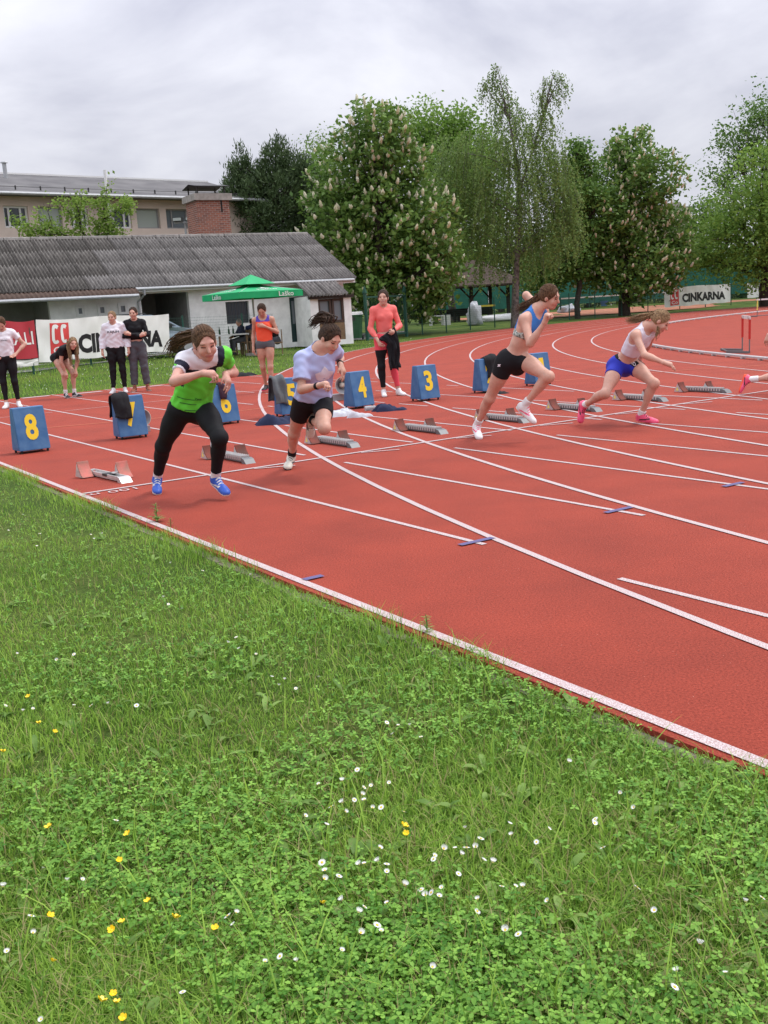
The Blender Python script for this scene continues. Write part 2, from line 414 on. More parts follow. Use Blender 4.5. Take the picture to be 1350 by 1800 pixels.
# asphalt path behind the fence, in front of the low building
def path_sheet():
    pts = [gp(x, y) for x, y in ((-420, 690), (60, 652), (200, 632), (330, 613), (440, 606), (560, 601), (660, 595))]
    V = []; 
    for p in pts:
        for k in range(4):
            q = p + Vector((.25, 1, 0)).normalized() * (k * 2.6); V.append((q.x, q.y, ground_z(q.x, q.y) - .012))
    Fc = [(i * 4 + k, i * 4 + 4 + k, i * 4 + 5 + k, i * 4 + 1 + k) for i in range(len(pts) - 1) for k in range(3)]
    o = mesh_obj('path', V, Fc, 'asphalt_path', None, True)
    if o.data.polygons[0].normal.z < 0: o.data.flip_normals()
    tag(o, kind='structure')
path_sheet()

# ================================================================== BUILDINGS
mat('white_wall', (.80, .795, .78), .9, var=.10, vscale=3.5, bump=.15, bscale=30)
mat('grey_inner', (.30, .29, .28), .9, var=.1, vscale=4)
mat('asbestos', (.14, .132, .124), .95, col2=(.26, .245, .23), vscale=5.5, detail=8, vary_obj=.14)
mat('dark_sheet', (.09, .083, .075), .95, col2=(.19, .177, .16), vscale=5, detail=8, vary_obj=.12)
mat('brown_eave', (.085, .055, .042), .8, var=.2, vscale=10)
mat('zinc', (.40, .41, .42), .5, var=.1, vscale=6, metal=.4)
mat('beige_render', (.64, .52, .45), .95, var=.09, vscale=1.2, bump=.1, bscale=40)
mat('window_white', (.72, .72, .71), .5)
mat('dark_glass', (.035, .042, .055), .12, spec=.6)
mat('blind_pane', (.38, .42, .38), .25, spec=.5)
mat('window_grey_glass', (.16, .18, .20), .15, spec=.6)
mat('dark_void', (.02, .02, .02), .9)
mat('dark_wood', (.035, .025, .02), .8, var=.3, vscale=15)
mat('brown_frame', (.07, .045, .035), .6)
mat('door_teal', (.02, .045, .045), .5)
mat('old_concrete', (.30, .28, .255), .95, var=.2, vscale=6, bump=.3)
mat('black_metal', (.03, .03, .03), .5)
def brick_mat():
    m = bpy.data.materials.new('brick'); m.use_nodes = True; MATS['brick'] = m
    n = m.node_tree.nodes; l = m.node_tree.links; b = n['Principled BSDF']
    t = n.new('ShaderNodeTexCoord'); s = n.new('ShaderNodeSeparateXYZ'); l.new(t.outputs['Object'], s.inputs[0])
    a = n.new('ShaderNodeMath'); a.operation = 'ADD'; l.new(s.outputs['X'], a.inputs[0]); l.new(s.outputs['Y'], a.inputs[1])
    c = n.new('ShaderNodeCombineXYZ'); l.new(a.outputs[0], c.inputs['X']); l.new(s.outputs['Z'], c.inputs['Y'])
    br = n.new('ShaderNodeTexBrick'); br.inputs['Scale'].default_value = 1.0; br.inputs['Brick Width'].default_value = .25; br.inputs['Row Height'].default_value = .085; br.inputs['Mortar Size'].default_value = .012
    br.inputs['Color1'].default_value = (.30, .10, .06, 1); br.inputs['Color2'].default_value = (.16, .055, .04, 1); br.inputs['Mortar'].default_value = (.30, .24, .2, 1)
    l.new(c.outputs[0], br.inputs['Vector']); l.new(br.outputs['Color'], b.inputs['Base Color']); b.inputs['Roughness'].default_value = .9
    bp = n.new('ShaderNodeBump'); bp.inputs['Strength'].default_value = .6; bp.inputs['Distance'].default_value = .02; bp.invert = True
    l.new(br.outputs['Fac'], bp.inputs['Height']); l.new(bp.outputs[0], b.inputs['Normal'])
brick_mat()

def wall_boxes(mb, x0, x1, z0, z1, holes, y0, y1, mi=0):
    """a wall slab with rectangular openings, built of butted blocks"""
    xs = sorted({x0, x1, *[min(max(h[0], x0), x1) for h in holes], *[min(max(h[1], x0), x1) for h in holes]})
    for a, b in zip(xs, xs[1:]):
        if b - a < 1e-5: continue
        cuts = sorted((max(h[2], z0), min(h[3], z1)) for h in holes if h[0] < (a + b) / 2 < h[1])
        z = z0
        for c, d in cuts:
            if c > z + 1e-5: mb.box((a, y0, z), (b, y1, c), mi=mi)
            z = max(z, d)
        if z < z1 - 1e-5: mb.box((a, y0, z), (b, y1, z1), mi=mi)
class Frame:
    """local building frame; wl() reads a pixel on the plane y = const as (x, z)"""
    def __init__(s, origin, phi):
        s.o = Vector(origin); s.phi = phi; s.x = Vector((math.cos(phi), math.sin(phi), 0)); s.y = Vector((-math.sin(phi), math.cos(phi), 0))
    def loc(s, p): d = p - s.o; return Vector((d.dot(s.x), d.dot(s.y), d.z))
    def wl(s, px, py, y=0.0):
        q = s.loc(on_plane(px, py, s.o + s.y * y, s.y)); return q.x, q.z
    def root(s, name, label, cat): return empty(name, s.o, s.phi, label, cat)
def pane_window(root, name, x0, x1, z0, z1, y, fr='window_white', gl='window_grey_glass', bars=(), fw=.06, sill=True):
    """window part with frame, panes, mullions and sill as sub-parts"""
    w = mesh_obj(name, [(x0, y + .1, z0), (x1, y + .1, z0), (x1, y + .1, z1), (x0, y + .1, z1)], [(0, 1, 2, 3)], gl, root)
    f = MB(); f.box((x0, y + .02, z0), (x0 + fw, y + .09, z1)); f.box((x1 - fw, y + .02, z0), (x1, y + .09, z1)); f.box((x0 + fw, y + .02, z0), (x1 - fw, y + .09, z0 + fw)); f.box((x0 + fw, y + .02, z1 - fw), (x1 - fw, y + .09, z1))
    f.build('frame', fr, w)
    for b in bars:
        xb = x0 + (x1 - x0) * b; MB().box((xb - fw * .55, y + .024, z0 + fw), (xb + fw * .55, y + .086, z1 - fw)).build('mullion', fr, w)
    if sill: MB().box((x0 - .05, y - .09, z0 - .07), (x1 + .05, y + .03, z0 - .004)).build('sill', 'old_concrete', w)
    return w
def corrugated(name, w, l, waves, m, amp=.05, n=6, th=.007):
    """one corrugated sheet: x across, y up the slope, open edges thick"""
    k = waves * n + 1; V = []
    for z in (0, -th):
        for y in (0, l):
            for i in range(k): V.append((w * i / (k - 1), y, z + amp * math.cos(2 * math.pi * i / n)))
    Fc = [(i, i + 1, k + i + 1, k + i) for i in range(k - 1)] + [(2 * k + i, i + 3 * k, 3 * k + i + 1, 2 * k + i + 1) for i in range(k - 1)]
    Fc += [(2 * k + i, 2 * k + i + 1, i + 1, i) for i in range(k - 1)]
    me = bpy.data.meshes.new(name); me.from_pydata(V, [], Fc); me.materials.append(MATS[m]); me.polygons.foreach_set('use_smooth', np.ones(len(Fc), dtype=bool)); me.update(); return me

# ---- long low building with corrugated roof
ZG = .3
ZE = 2.78
d_ = ray(624, 489); Q = CAMP + d_ * ((ZE - CAM_H) / d_.z)
BF = Frame((Q.x, Q.y, ZG), R(30))
rl = BF.loc(on_plane(540, 413.5, Q, BF.x)); RL, RZ = rl.y, rl.z            # ridge: distance back, height
BE = ZE - ZG
barn = BF.root('low_building', 'long low white building with weathered grey corrugated roof and brick chimney', 'building')
LEN = 24.0
WY = .45
xw = lambda px, py=550: BF.wl(px, py, WY)
holes = []
W3 = [(132, 150, 537.5, 556), (170, 189, 535.5, 554.5), (206.5, 225.5, 533.5, 552.5)]
wr = []
for a, b, c, d in W3:
    x0, z1 = xw(a, c); x1, z0 = xw(b, d); wr.append((x0, x1, z0, z1)); holes.append((x0, x1, z0, z1))
xl1 = xw(88)[0]; holes.append((-LEN + .5, xl1, 0, BE - .12))
xc0, xc1 = xw(250)[0], xw(334)[0]; holes.append((xc0, xc1, 0, BE - .22))
xk0, zk1 = xw(396, 531); xk1, zk0 = xw(440, 567); holes.append((xk0, xk1, zk0, zk1))
xd0, xd1 = xw(510)[0], xw(540)[0]; zd1 = xw(525, 522)[1]; holes.append((xd0, xd1, 0, zd1))
mb = MB(); wall_boxes(mb, -LEN, -.35, -.2, BE - .03, holes, WY, WY + .25)
mb.box((-.35 - .25, WY + .25, -.2), (-.35, 2 * RL - WY, BE - .03)); mb.box((-LEN, 2 * RL - WY - .25, -.2), (-.6, 2 * RL - WY, BE - .03))
# gable on the right end
mb.add([(-.36, WY + .02, BE - .03), (-.36, 2 * RL - WY, BE - .03), (-.36, RL, RZ - .12), (-.6, WY + .02, BE - .03), (-.6, 2 * RL - WY, BE - .03), (-.6, RL, RZ - .12)], [(0, 1, 2), (5, 4, 3), (0, 2, 5, 3), (1, 4, 5, 2)])
mb.build('wall', 'white_wall', barn)
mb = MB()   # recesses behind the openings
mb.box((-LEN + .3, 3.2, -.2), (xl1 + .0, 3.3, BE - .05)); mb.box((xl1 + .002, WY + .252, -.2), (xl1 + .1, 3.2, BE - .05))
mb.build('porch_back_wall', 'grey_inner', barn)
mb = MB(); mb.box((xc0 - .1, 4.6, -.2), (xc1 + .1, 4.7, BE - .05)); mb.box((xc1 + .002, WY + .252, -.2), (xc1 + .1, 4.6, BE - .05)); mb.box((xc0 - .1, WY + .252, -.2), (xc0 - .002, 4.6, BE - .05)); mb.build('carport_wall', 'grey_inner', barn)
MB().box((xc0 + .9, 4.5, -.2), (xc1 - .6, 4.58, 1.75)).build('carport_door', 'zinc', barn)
for (x0, x1, z0, z1) in wr: pane_window(barn, 'window', x0, x1, z0, z1, WY - .06, bars=(), fw=.10, sill=False)
mesh_obj('service_window', [(xk0, WY + .16, zk0), (xk1, WY + .16, zk0), (xk1, WY + .16, zk1), (xk0, WY + .16, zk1)], [(0, 1, 2, 3)], 'dark_glass', barn)
for i in range(7):
    x = xk0 + (xk1 - xk0) * (i + .5) / 7; MB().tube([(x, WY + .06, zk0), (x, WY + .06, zk1)], .012, 5).build('grille_bar', 'black_metal', barn)
dr = MB().box((xd0, WY + .08, -.1), (xd1, WY + .14, zd1)).build('door', 'door_teal', barn)
MB().box((xd0 + .12, WY + .06, .75), (xd0 + .5, WY + .078, zd1 - .15)).build('pane', 'window_grey_glass', dr); MB().box((xd1 - .12, WY + .04, .95), (xd1 - .08, WY + .078, 1.1)).build('handle', 'zinc', dr)
MB().box((xd1 + .01, WY - .05, -.1), (xd1 + .17, WY - .003, zd1)).build('door_leaf', 'white_wall', barn)
# roof of single sheets, two slopes
roof = MB()
roof.add([(-LEN - .2, .02, BE - .05), (0, .02, BE - .05), (0, RL, RZ - .07), (-LEN - .2, RL, RZ - .07), (-LEN - .2, 2 * RL, BE - .05), (0, 2 * RL, BE - .05)], [(0, 1, 2, 3), (3, 2, 5, 4)])
roof = roof.build('roof', 'dark_wood', barn)
SL = math.hypot(RL, RZ - BE); ang = math.atan2(RZ - BE, RL); rows = 4; shl = SL / rows + .1; shw = 1.02
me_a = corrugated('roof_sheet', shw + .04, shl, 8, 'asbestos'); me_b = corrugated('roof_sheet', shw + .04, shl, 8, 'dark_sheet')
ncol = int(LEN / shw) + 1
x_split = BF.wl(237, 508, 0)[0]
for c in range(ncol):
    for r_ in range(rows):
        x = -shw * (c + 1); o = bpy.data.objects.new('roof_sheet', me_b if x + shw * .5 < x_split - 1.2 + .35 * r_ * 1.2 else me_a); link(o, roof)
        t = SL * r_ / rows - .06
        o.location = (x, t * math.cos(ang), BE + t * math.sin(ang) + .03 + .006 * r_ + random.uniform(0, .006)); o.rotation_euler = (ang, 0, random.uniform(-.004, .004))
back = bpy.data.objects.new('back_roof_sheet', corrugated('back_roof_sheet', LEN, SL + .1, 160, 'asbestos', n=4)); link(back, roof)
back.location = (0, 2 * RL, BE + .02); back.rotation_euler = (ang, 0, math.pi)
me_c = bpy.data.meshes.new('ridge_cap')
for i in range(ncol):
    o = MB().tube([(-shw * i, RL, RZ + .03), (-shw * (i + 1) + .03, RL, RZ + .034)], .11, 8).build('ridge_cap', 'asbestos', roof)
MB().box((-LEN, -.1, BE - .1), (x_split, .0, BE - .005)).build('brown_eave_board', 'brown_eave', roof)
for i in range(int((LEN + x_split) / .25)):
    pass
eb = corrugated('eave_sheet', -x_split * 0 + 1.02, .5, 6, 'brown_eave', amp=.02)
for i in range(int((LEN + x_split) / 1.0)):
    o = bpy.data.objects.new('eave_sheet', eb); link(o, roof); o.location = (x_split - 1.0 * (i + 1), -.52, BE - .24); o.rotation_euler = (ang, 0, 0)
MB().box((x_split + .02, -.02, BE - .17), (-.02, .04, BE - .01)).build('fascia_board', 'window_white', roof)
MB().tube([(x_split, -.09, BE - .05), (-.1, -.09, BE - .06)], .062, 8).build('gutter', 'zinc', roof)
MB().tube([(-LEN, -.56, BE - .26), (x_split - .05, -.56, BE - .3)], .062, 8).build('gutter', 'zinc', roof)
xp = BF.wl(247, 520, WY)[0]
MB().tube([(xp, -.09, BE - .1), (xp, -.09, BE - .25), (xp - .12, WY - .06, BE - .5), (xp - .12, WY - .06, 0)], .045, 8).build('downpipe', 'zinc', barn)
MB().box((-.03, -.02, BE - .16), (.04, 2 * RL + .02, BE - .15)).build('verge_board', 'window_white', roof)
# lean-to porch at the right end
PY = -1.0
pxa = BF.wl(547, 560, PY)[0]; pxb = BF.wl(619, 560, PY)[0]
pz = BF.wl(580, 519, PY)[1]
pr = bpy.data.objects.new('porch_roof', None)
slp = math.atan2(BE + .1 - pz, .3 - PY + .2)
psl = math.hypot(BE + .1 - pz, .5 - PY)
pme = corrugated('porch_sheet', .95, psl, 6, 'asbestos')
proof = MB().box((pxa - .1, PY - .15, pz - .13), (pxb + .08, PY - .05, pz + .0)).build('porch_roof', 'dark_wood', barn)
for i in range(max(1, int(round((pxb - pxa + .3) / .9)))):
    o = bpy.data.objects.new('porch_sheet', pme); link(o, proof); o.location = (pxa - .2 + .9 * i, PY - .25, pz + .01); o.rotation_euler = (slp, 0, 0)
f1 = BF.wl(561, 560, PY)[0]; f2 = BF.wl(606, 560, PY)[0]
pm = MB(); wall_boxes(pm, pxa, pxb, -.2, pz - .12, [(f1, f2, .0, pz - .13)], PY, PY + .2); pm.box((pxa, PY + .2, -.2), (pxa + .15, WY - .003, pz)); pm.box((pxb - .15, PY + .2, -.2), (pxb, WY - .003, pz)); pm.build('porch_wall', 'white_wall', barn)
g1 = BF.wl(585, 560, PY)[0]
for a, b in ((f1 + .003, g1 - .02), (g1 + .02, f2 - .003)):
    pane_window(barn, 'porch_window', a, b, .72, pz - .14, PY, 'brown_frame', 'window_grey_glass', (.5,) if b - a > 1.0 else (), .09, False)
MB().box((f1 + .003, PY + .03, -.15), (f2 - .003, PY + .1, .7)).build('porch_panel', mat('old_wood', (.20, .13, .075), .85, var=.2, vscale=12), barn)
# brick chimney behind the ridge
cy = RL + .55
cx0, _ = BF.wl(351, 413, cy); cx1, _ = BF.wl(407.5, 413, cy); cz = BF.wl(380, 352, cy)[1]
ch = MB().box((cx0, cy, RZ - 1.6), (cx1, cy + 1.35, cz)).build('chimney', 'brick', barn)
cap = MB().box((cx0 - .12, cy - .12, cz + .002), (cx1 + .12, cy + 1.47, cz + .28)).build('chimney_cap', 'old_concrete', ch)
for a, b in ((cx0 + .1, cy + .1), (cx1 - .15, cy + .1), (cx0 + .1, cy + 1.2), (cx1 - .15, cy + 1.2)): MB().box((a, b, cz + .28), (a + .05, b + .05, cz + .62)).build('cover_leg', 'black_metal', ch)
MB().add([(cx0 - .05, cy - .1, cz + .6), (cx1 + .05, cy - .1, cz + .6), (cx1 + .05, cy + .7, cz + .74), (cx0 - .05, cy + .7, cz + .74), (cx1 + .05, cy + 1.5, cz + .6), (cx0 - .05, cy + 1.5, cz + .6),
          (cx0 - .05, cy - .1, cz + .57), (cx1 + .05, cy - .1, cz + .57), (cx1 + .05, cy + .7, cz + .71), (cx0 - .05, cy + .7, cz + .71), (cx1 + .05, cy + 1.5, cz + .57), (cx0 - .05, cy + 1.5, cz + .57)],
         [(0, 1, 2, 3), (3, 2, 4, 5), (7, 6, 9, 8), (8, 9, 11, 10), (0, 6, 7, 1), (5, 4, 10, 11)]).build('metal_cover', 'black_metal', ch)
MB().box(((cx0 + cx1) / 2 + .35, cy - .012, cz - .5), ((cx0 + cx1) / 2 + .42, cy - .002, cz)).build('flue_slot', 'dark_void', ch)

# ---- two-storey beige building behind
P2 = at_y(326, 345, 56.0)
SF = Frame((P2.x, P2.y, ZG), R(41))
sch = SF.root('beige_building', 'two storey beige rendered building with grey pitched roof behind the low building', 'building')
EZ = P2.z - ZG
SX0, SX1 = -32.0, 5.0
sx = lambda px, py, y=.7: SF.wl(px, py, y)
wins = []
for a, b, c, d, kind in ((5, 53, 363, 400, 'd'), (66, 112, 365, 400, 'b'), (122, 158, 366, 401, 'd'), (190, 233, 366, 401, 'd'), (239, 283, 367, 401.5, 'b'), (291, 333, 367, 401.5, 'g'), (-58, -8, 361, 399, 'd')):
    x0, z1 = sx(a, c); x1, z0 = sx(b, d); wins.append((x0, x1, z0, z1, kind))
zt = max(w[3] for w in wins); zb = min(w[2] for w in wins)
wins = [(w[0], w[1], zb, zt, w[4]) for w in wins]
low = [(w[0], w[1], zb - 3.6, zt - 3.6, 'd') for w in wins]
mb = MB(); wall_boxes(mb, SX0, SX1, -.5, EZ, [w[:4] for w in wins + low], .7, 1.0); mb.box((SX1 - .3, 1.0, -.5), (SX1, 11, EZ)); mb.box((SX0, 1.0, -.5), (SX0 + .3, 11, EZ)); mb.build('wall', 'beige_render', sch)
for x0, x1, z0, z1, k in wins + low:
    pane_window(sch, 'window', x0, x1, z0, z1, .82, 'window_white' if k == 'd' else 'grey_inner', {'d': 'dark_glass', 'b': 'blind_pane', 'g': 'window_grey_glass'}[k], (.24, .72) if k == 'd' else ((.3,) if k == 'g' else ()), .09 if k == 'd' else .06)
rp = SF.loc(on_plane(200, 313.5, SF.o + SF.y * 6.2, SF.y)); RZ2 = rp.z
rf = MB(); rf.add([(SX0 - .5, -.05, EZ - .02), (SX1 + .4, -.05, EZ - .02), (SX1 + .4, 6.2, RZ2), (SX0 - .5, 6.2, RZ2), (SX1 + .4, 12.4, EZ), (SX0 - .5, 12.4, EZ)], [(0, 1, 2, 3), (3, 2, 4, 5)])
rf.add([(SX0 - .5, -.05, EZ - .16), (SX1 + .4, -.05, EZ - .16), (SX1 + .4, .7, EZ - .14), (SX0 - .5, .7, EZ - .14), (SX0 - .5, -.05, EZ - .022), (SX1 + .4, -.05, EZ - .022)], [(1, 0, 3, 2), (0, 1, 5, 4)])
rf = rf.build('roof', mat('slate_grey', (.085, .082, .085), .8, col2=(.15, .145, .145), vscale=.7, detail=8, bump=.3, bscale=9), sch)
MB().box((SX0 - .5, 6.1, RZ2 - .02), (SX1 + .4, 6.3, RZ2 + .07)).build('ridge_trim', 'window_white', rf)
MB().tube([(SX0, -.12, EZ - .09), (SX1, -.12, EZ - .1)], .08, 8).build('gutter', 'zinc', rf)
a2 = math.atan2(RZ2 - EZ, 6.25)
for i in range(int((SX1 - SX0) / 1.25)):
    x = SX0 + .5 + 1.25 * i; MB().box((x, .55, EZ + .55 * math.tan(a2)), (x + .05, .62, EZ + .55 * math.tan(a2) + .2)).build('snow_guard', 'black_metal', rf)
MB().tube([(SX0, .58, EZ + .55 * math.tan(a2) + .15), (SX1, .58, EZ + .55 * math.tan(a2) + .15)], .014, 5).build('snow_rail', 'black_metal', rf)
def vent_at(px, py, yb, h):
    q = SF.loc(on_plane(px, py, SF.o + SF.y * yb, SF.y)); z0 = EZ + yb * math.tan(a2)
    v_ = MB().tube([(q.x, yb, z0 - .1), (q.x, yb, z0 + h)], .11, 8).build('vent_pipe', 'zinc', rf); MB().tube([(q.x, yb, z0 + h + .002), (q.x, yb, z0 + h + .06)], [.2, .16], 8).build('cowl', 'zinc', v_)
vent_at(11, 318, 4.6, .75)
q = SF.loc(on_plane(189, 360, SF.o + SF.y * .4, SF.y)); MB().tube([(q.x, .3, zb - 2.5), (q.x, .3, EZ + 1.2)], .075, 8).build('flue_pipe', 'window_white', sch)
# lamp on a pole between the two buildings
def floodlight(px, py0, py1, Y, lab):
    a = at_y(px, py0, Y); b = at_y(px, py1, Y); r_ = empty('floodlight', (b.x, b.y, ground_z(b.x, b.y)), 0, lab, 'lamp'); h = a.z - r_.location.z
    MB().tube([(0, 0, 0), (0, 0, h - .1)], .05, 8).build('pole', 'zinc', r_); MB().box((-.5, -.06, h - .12), (.5, .06, h - .06)).build('crossbar', 'zinc', r_)
    for s_ in (-.3, .3):
        l_ = MB().box((s_ - .22, -.3, h - .05), (s_ + .22, .12, h + .12)).build('lamp_head', 'black_metal', r_); MB().box((s_ - .19, -.312, h - .03), (s_ + .19, -.302, h + .1)).build('lens', 'blind_pane', l_)
floodlight(327, 387, 413, 49, 'twin headed floodlight on a pole beside the brick chimney')
# far pale house behind the right chestnut
fh = at_y(1187, 372, 130); hr = empty('far_house', (fh.x, fh.y, .8), R(-12), 'pale flat roofed house glimpsed behind the chestnut tree', 'building')
mb = MB(); mb.box((-1.3, 0, -1), (1.9, 6, fh.z - .8)); mb.build('wall', 'beige_render', hr); MB().box((-1.7, -.4, fh.z - .8 + .003), (2.3, 6.4, fh.z - .3)).build('roof', 'old_concrete', hr); MB().box((-.2, 2, fh.z - .295), (.8, 3, fh.z + .5)).build('chimney', 'old_concrete', hr)

# ================================================================== FENCE, BANNERS, GATE, SHELTER, TENNIS COURT
mat('fence_green', (.018, .075, .052), .5)
mat('wire_green', (.03, .09, .07), .6)
def fence(pix, hgt, label, skip=()):
    P = [gp(*p) for p in pix]; root = empty('mesh_fence', P[0], 0, label, 'fence'); o0 = P[0]
    for p in P:
        c = MB().tube([(0, 0, -.1), (0, 0, hgt)], .034, 8).build('post', 'fence_green', root); c.location = p - o0
        MB().tube([(0, 0, hgt + .001), (0, 0, hgt + .03)], .04, 8).build('cap', 'fence_green', c)
    for i, (a, b) in enumerate(zip(P, P[1:])):
        if i in skip: continue
        a = a - o0; b = b - o0; L_ = (b - a).length; mb = MB(); d = (b - a).normalized(); nrm = Vector((-d.y, d.x, 0)) * .0025; V = []; Fc = []
        def wire(p, q, up):
            w = Vector((0, 0, .0028)) if not up else d * .0028
            k = len(V); V.extend([p - w, q - w, q + w, p + w]); Fc.append((k, k + 1, k + 2, k + 3))
        for z in np.arange(.06, hgt, .1): wire(a + Vector((0, 0, z)), b + Vector((0, 0, z)), False)
        for s_ in np.arange(.05, L_, .1): wire(a.lerp(b, s_ / L_) + Vector((0, 0, .03)), a.lerp(b, s_ / L_) + Vector((0, 0, hgt - .02)), True)
        mesh_obj('wire_panel', V, Fc, 'wire_green', root)
    return P
FA = fence([(-130, 681), (-40, 668), (60, 656), (161, 643), (245, 634), (327, 627), (430, 617), (521, 607), (610, 601), (645, 598)], 1.42, 'green wire mesh fence with round posts in front of the low white building')
FB = fence([(716, 591), (743, 588), (785, 584), (827, 579), (870, 575), (935, 568), (1001, 562), (1046, 559.5), (1093, 555), (1139, 549), (1195, 543.5), (1240, 539.5), (1285, 536), (1330, 532), (1375, 528), (1420, 525)], 1.62, 'green wire mesh fence with round posts along the outside of the bend')
def gate():
    a, b = gp(645, 598), gp(716, 591); r_ = empty('gate', a, math.atan2(b.y - a.y, b.x - a.x), 'tall green steel gate frame with open leaf in the mesh fence', 'gate'); L_ = (b - a).length
    for x in (0.06, L_ - .06): MB().box((x - .06, -.06, -.1), (x + .06, .06, 2.15)).build('gate_post', 'fence_green', r_); 
    for x in (0.06, L_ - .06): MB().add([(x - .09, -.09, 2.152), (x + .09, -.09, 2.152), (x + .09, .09, 2.152), (x - .09, .09, 2.152), (x, 0, 2.5)], [(0, 1, 4), (1, 2, 4), (2, 3, 4), (3, 0, 4), (3, 2, 1, 0)]).build('post_cap', 'fence_green', r_)
    MB().box((.13, -.03, 1.92), (L_ - .13, .03, 2.0)).build('top_bar', 'fence_green', r_); MB().box((.13, -.03, .12), (L_ - .13, .03, .2)).build('bottom_bar', 'fence_green', r_)
    for x in np.arange(.3, L_ - .2, .14): MB().tube([(x, 0, .2), (x, 0, 1.92)], .009, 5).build('bar', 'fence_green', r_)
gate()

mat('banner_white', (.74, .74, .72), .5, var=.04, vscale=3); mat('banner_red', (.42, .035, .05), .5); mat('logo_red', (.62, .06, .06), .5); mat('banner_black', (.012, .012, .014), .5)
mat('banner_grey', (.25, .25, .27), .5); mat('banner_pink', (.62, .25, .33), .5)
class Banner:
    """cloth sheet with gentle folds spanned between two fence points; local u right, v up"""
    def __init__(s, name, corners, m, label, sag=.03, seed=0, push=.05):
        s.c = [Vector(c) for c in corners]      # bl, br, tr, tl
        s.seed = seed; s.sag = sag; d = (s.c[1] - s.c[0]); s.n = Vector((d.y, -d.x, 0)).normalized()
        if s.n.dot(CAMP - s.c[0]) < 0: s.n = -s.n
        s.push = push; s.W = d.length; s.H = (s.c[3] - s.c[0]).length
        N, M = max(12, int(s.W * 12)), 14
        V = [s.pt(i / N, j / M) - s.c[0] for j in range(M + 1) for i in range(N + 1)]
        Fc = [(j * (N + 1) + i, j * (N + 1) + i + 1, (j + 1) * (N + 1) + i + 1, (j + 1) * (N + 1) + i) for j in range(M) for i in range(N)]
        s.o = mesh_obj(name, V, Fc, m, None, True); s.o.location = s.c[0]; tag(s.o, label, 'banner')
    def pt(s, u, v, lift=0.0):
        p = s.c[0].lerp(s.c[1], u).lerp(s.c[3].lerp(s.c[2], u), v)
        x = u * s.W; q = mnoise.noise(Vector((x * 1.4 + v * 1.1, v * .9, s.seed))) * s.sag + mnoise.noise(Vector((x * 3.3 - v * 2.2, v * 2, s.seed + 5))) * s.sag * .4
        ed = min(u, 1 - u, v, 1 - v) * 8
        p = p + s.n * (s.push + q + lift); p.z -= .02 * math.sin(x * 3.1) * (1 - v) + (.03 * math.sin(math.pi * u * 3) if v > .5 else 0)
        return p
    def lay(s, name, vf, m, u0, v0, lift=.006):
        """lay a flat 2D print (metres) on the cloth, finely cut so that it follows the folds"""
        v, f = vf; bm = bmesh.new(); bv = [bm.verts.new((a, b, 0)) for a, b in v]
        for q in f:
            try: bm.faces.new([bv[i] for i in q])
            except ValueError: pass
        bmesh.ops.triangulate(bm, faces=bm.faces)
        for _ in range(6):
            ed = [e for e in bm.edges if e.calc_length() > .09]
            if not ed: break
            bmesh.ops.subdivide_edges(bm, edges=ed, cuts=1); bmesh.ops.triangulate(bm, faces=bm.faces)
        V = [s.pt(u0 + p.co.x / s.W, v0 + p.co.y / s.H, lift) - s.c[0] for p in bm.verts]; bm.verts.index_update(); Fc = [tuple(x.index for x in q.verts) for q in bm.faces]; bm.free()
        o = mesh_obj(name, V, Fc, m, s.o)
        if o.data.polygons[0].normal.dot(s.n) < 0: o.data.flip_normals()
def rect(w, h): return [(-w / 2, -h / 2), (w / 2, -h / 2), (w / 2, h / 2), (-w / 2, h / 2)], [(0, 1, 2, 3)]
def c_shape(w, h, th):
    a0 = [R(48 + (264) * i / 20) for i in range(21)]; out = []; inn = []
    def sq(a, x, y): c, s_ = math.cos(a), math.sin(a); return (math.copysign(abs(c) ** .7, c) * x, math.copysign(abs(s_) ** .7, s_) * y)
    v = [sq(a, w / 2, h / 2) for a in a0] + [sq(a, w / 2 - th, h / 2 - th) for a in a0]
    return v, [(i, i + 1, 22 + i, 21 + i) for i in range(20)]
def cc_logo(B, u0, w, h, v0=.5):
    B.lay('logo_panel', rect(w, h), 'logo_red', u0, v0, .006)
    for q in (-1, 1): B.lay('logo_lettering', c_shape(w * .40, h * .60, w * .13), 'banner_white', u0 + q * w * .225 / B.W, v0 + h * .16 / B.H, .012)
    B.lay('logo_lettering', text_fit('Co', w * .72, h * .2, .01), 'banner_white', u0, v0 - h * .33 / B.H, .012)
def fence_plane(a, b):
    d = (b - a); return a, Vector((-d.y, d.x, 0)).normalized()
pA, nA = fence_plane(FA[2], FA[5])
cn = [on_plane(x, y, pA, nA) for x, y in ((66, 637), (297, 617), (294.5, 552), (60, 562))]
B1 = Banner('sponsor_banner', cn, 'banner_white', 'large white CINKARNA banner with red logo on the fence before the low building', .05, 3)
cc_logo(B1, .145, B1.W * .125, B1.H * .8, .52)
B1.lay('lettering', text_fit('CINKARNA', B1.W * .66, B1.H * .47, .05), 'banner_black', .6, .37)
cn = [on_plane(x, y, pA, nA) for x, y in ((-70, 640), (66, 628), (57, 563), (-70, 570))]
B2 = Banner('sponsor_banner', cn, 'banner_red', 'dark red banner with white serif letters next to the large white banner', .04, 9)
B2.lay('lettering', text_fit('RALI', B2.W * .40, B2.H * .36, .004), 'banner_white', .76, .55)
cn = [on_plane(x, y, pA, nA) for x, y in ((-60, 653), (66, 641), (66, 629.5), (-60, 641.5))]
B2b = Banner('cloth_strip', cn, 'banner_white', 'narrow white cloth strip hanging below the dark red banner', .02, 4, .03); B2b.o['category'] = 'cloth'
pB, nB = fence_plane(FB[9], FB[12])
cn = [on_plane(x, y, pB, nB) for x, y in ((1167.5, 540.5), (1283, 531), (1282.5, 498.5), (1166, 506.5))]
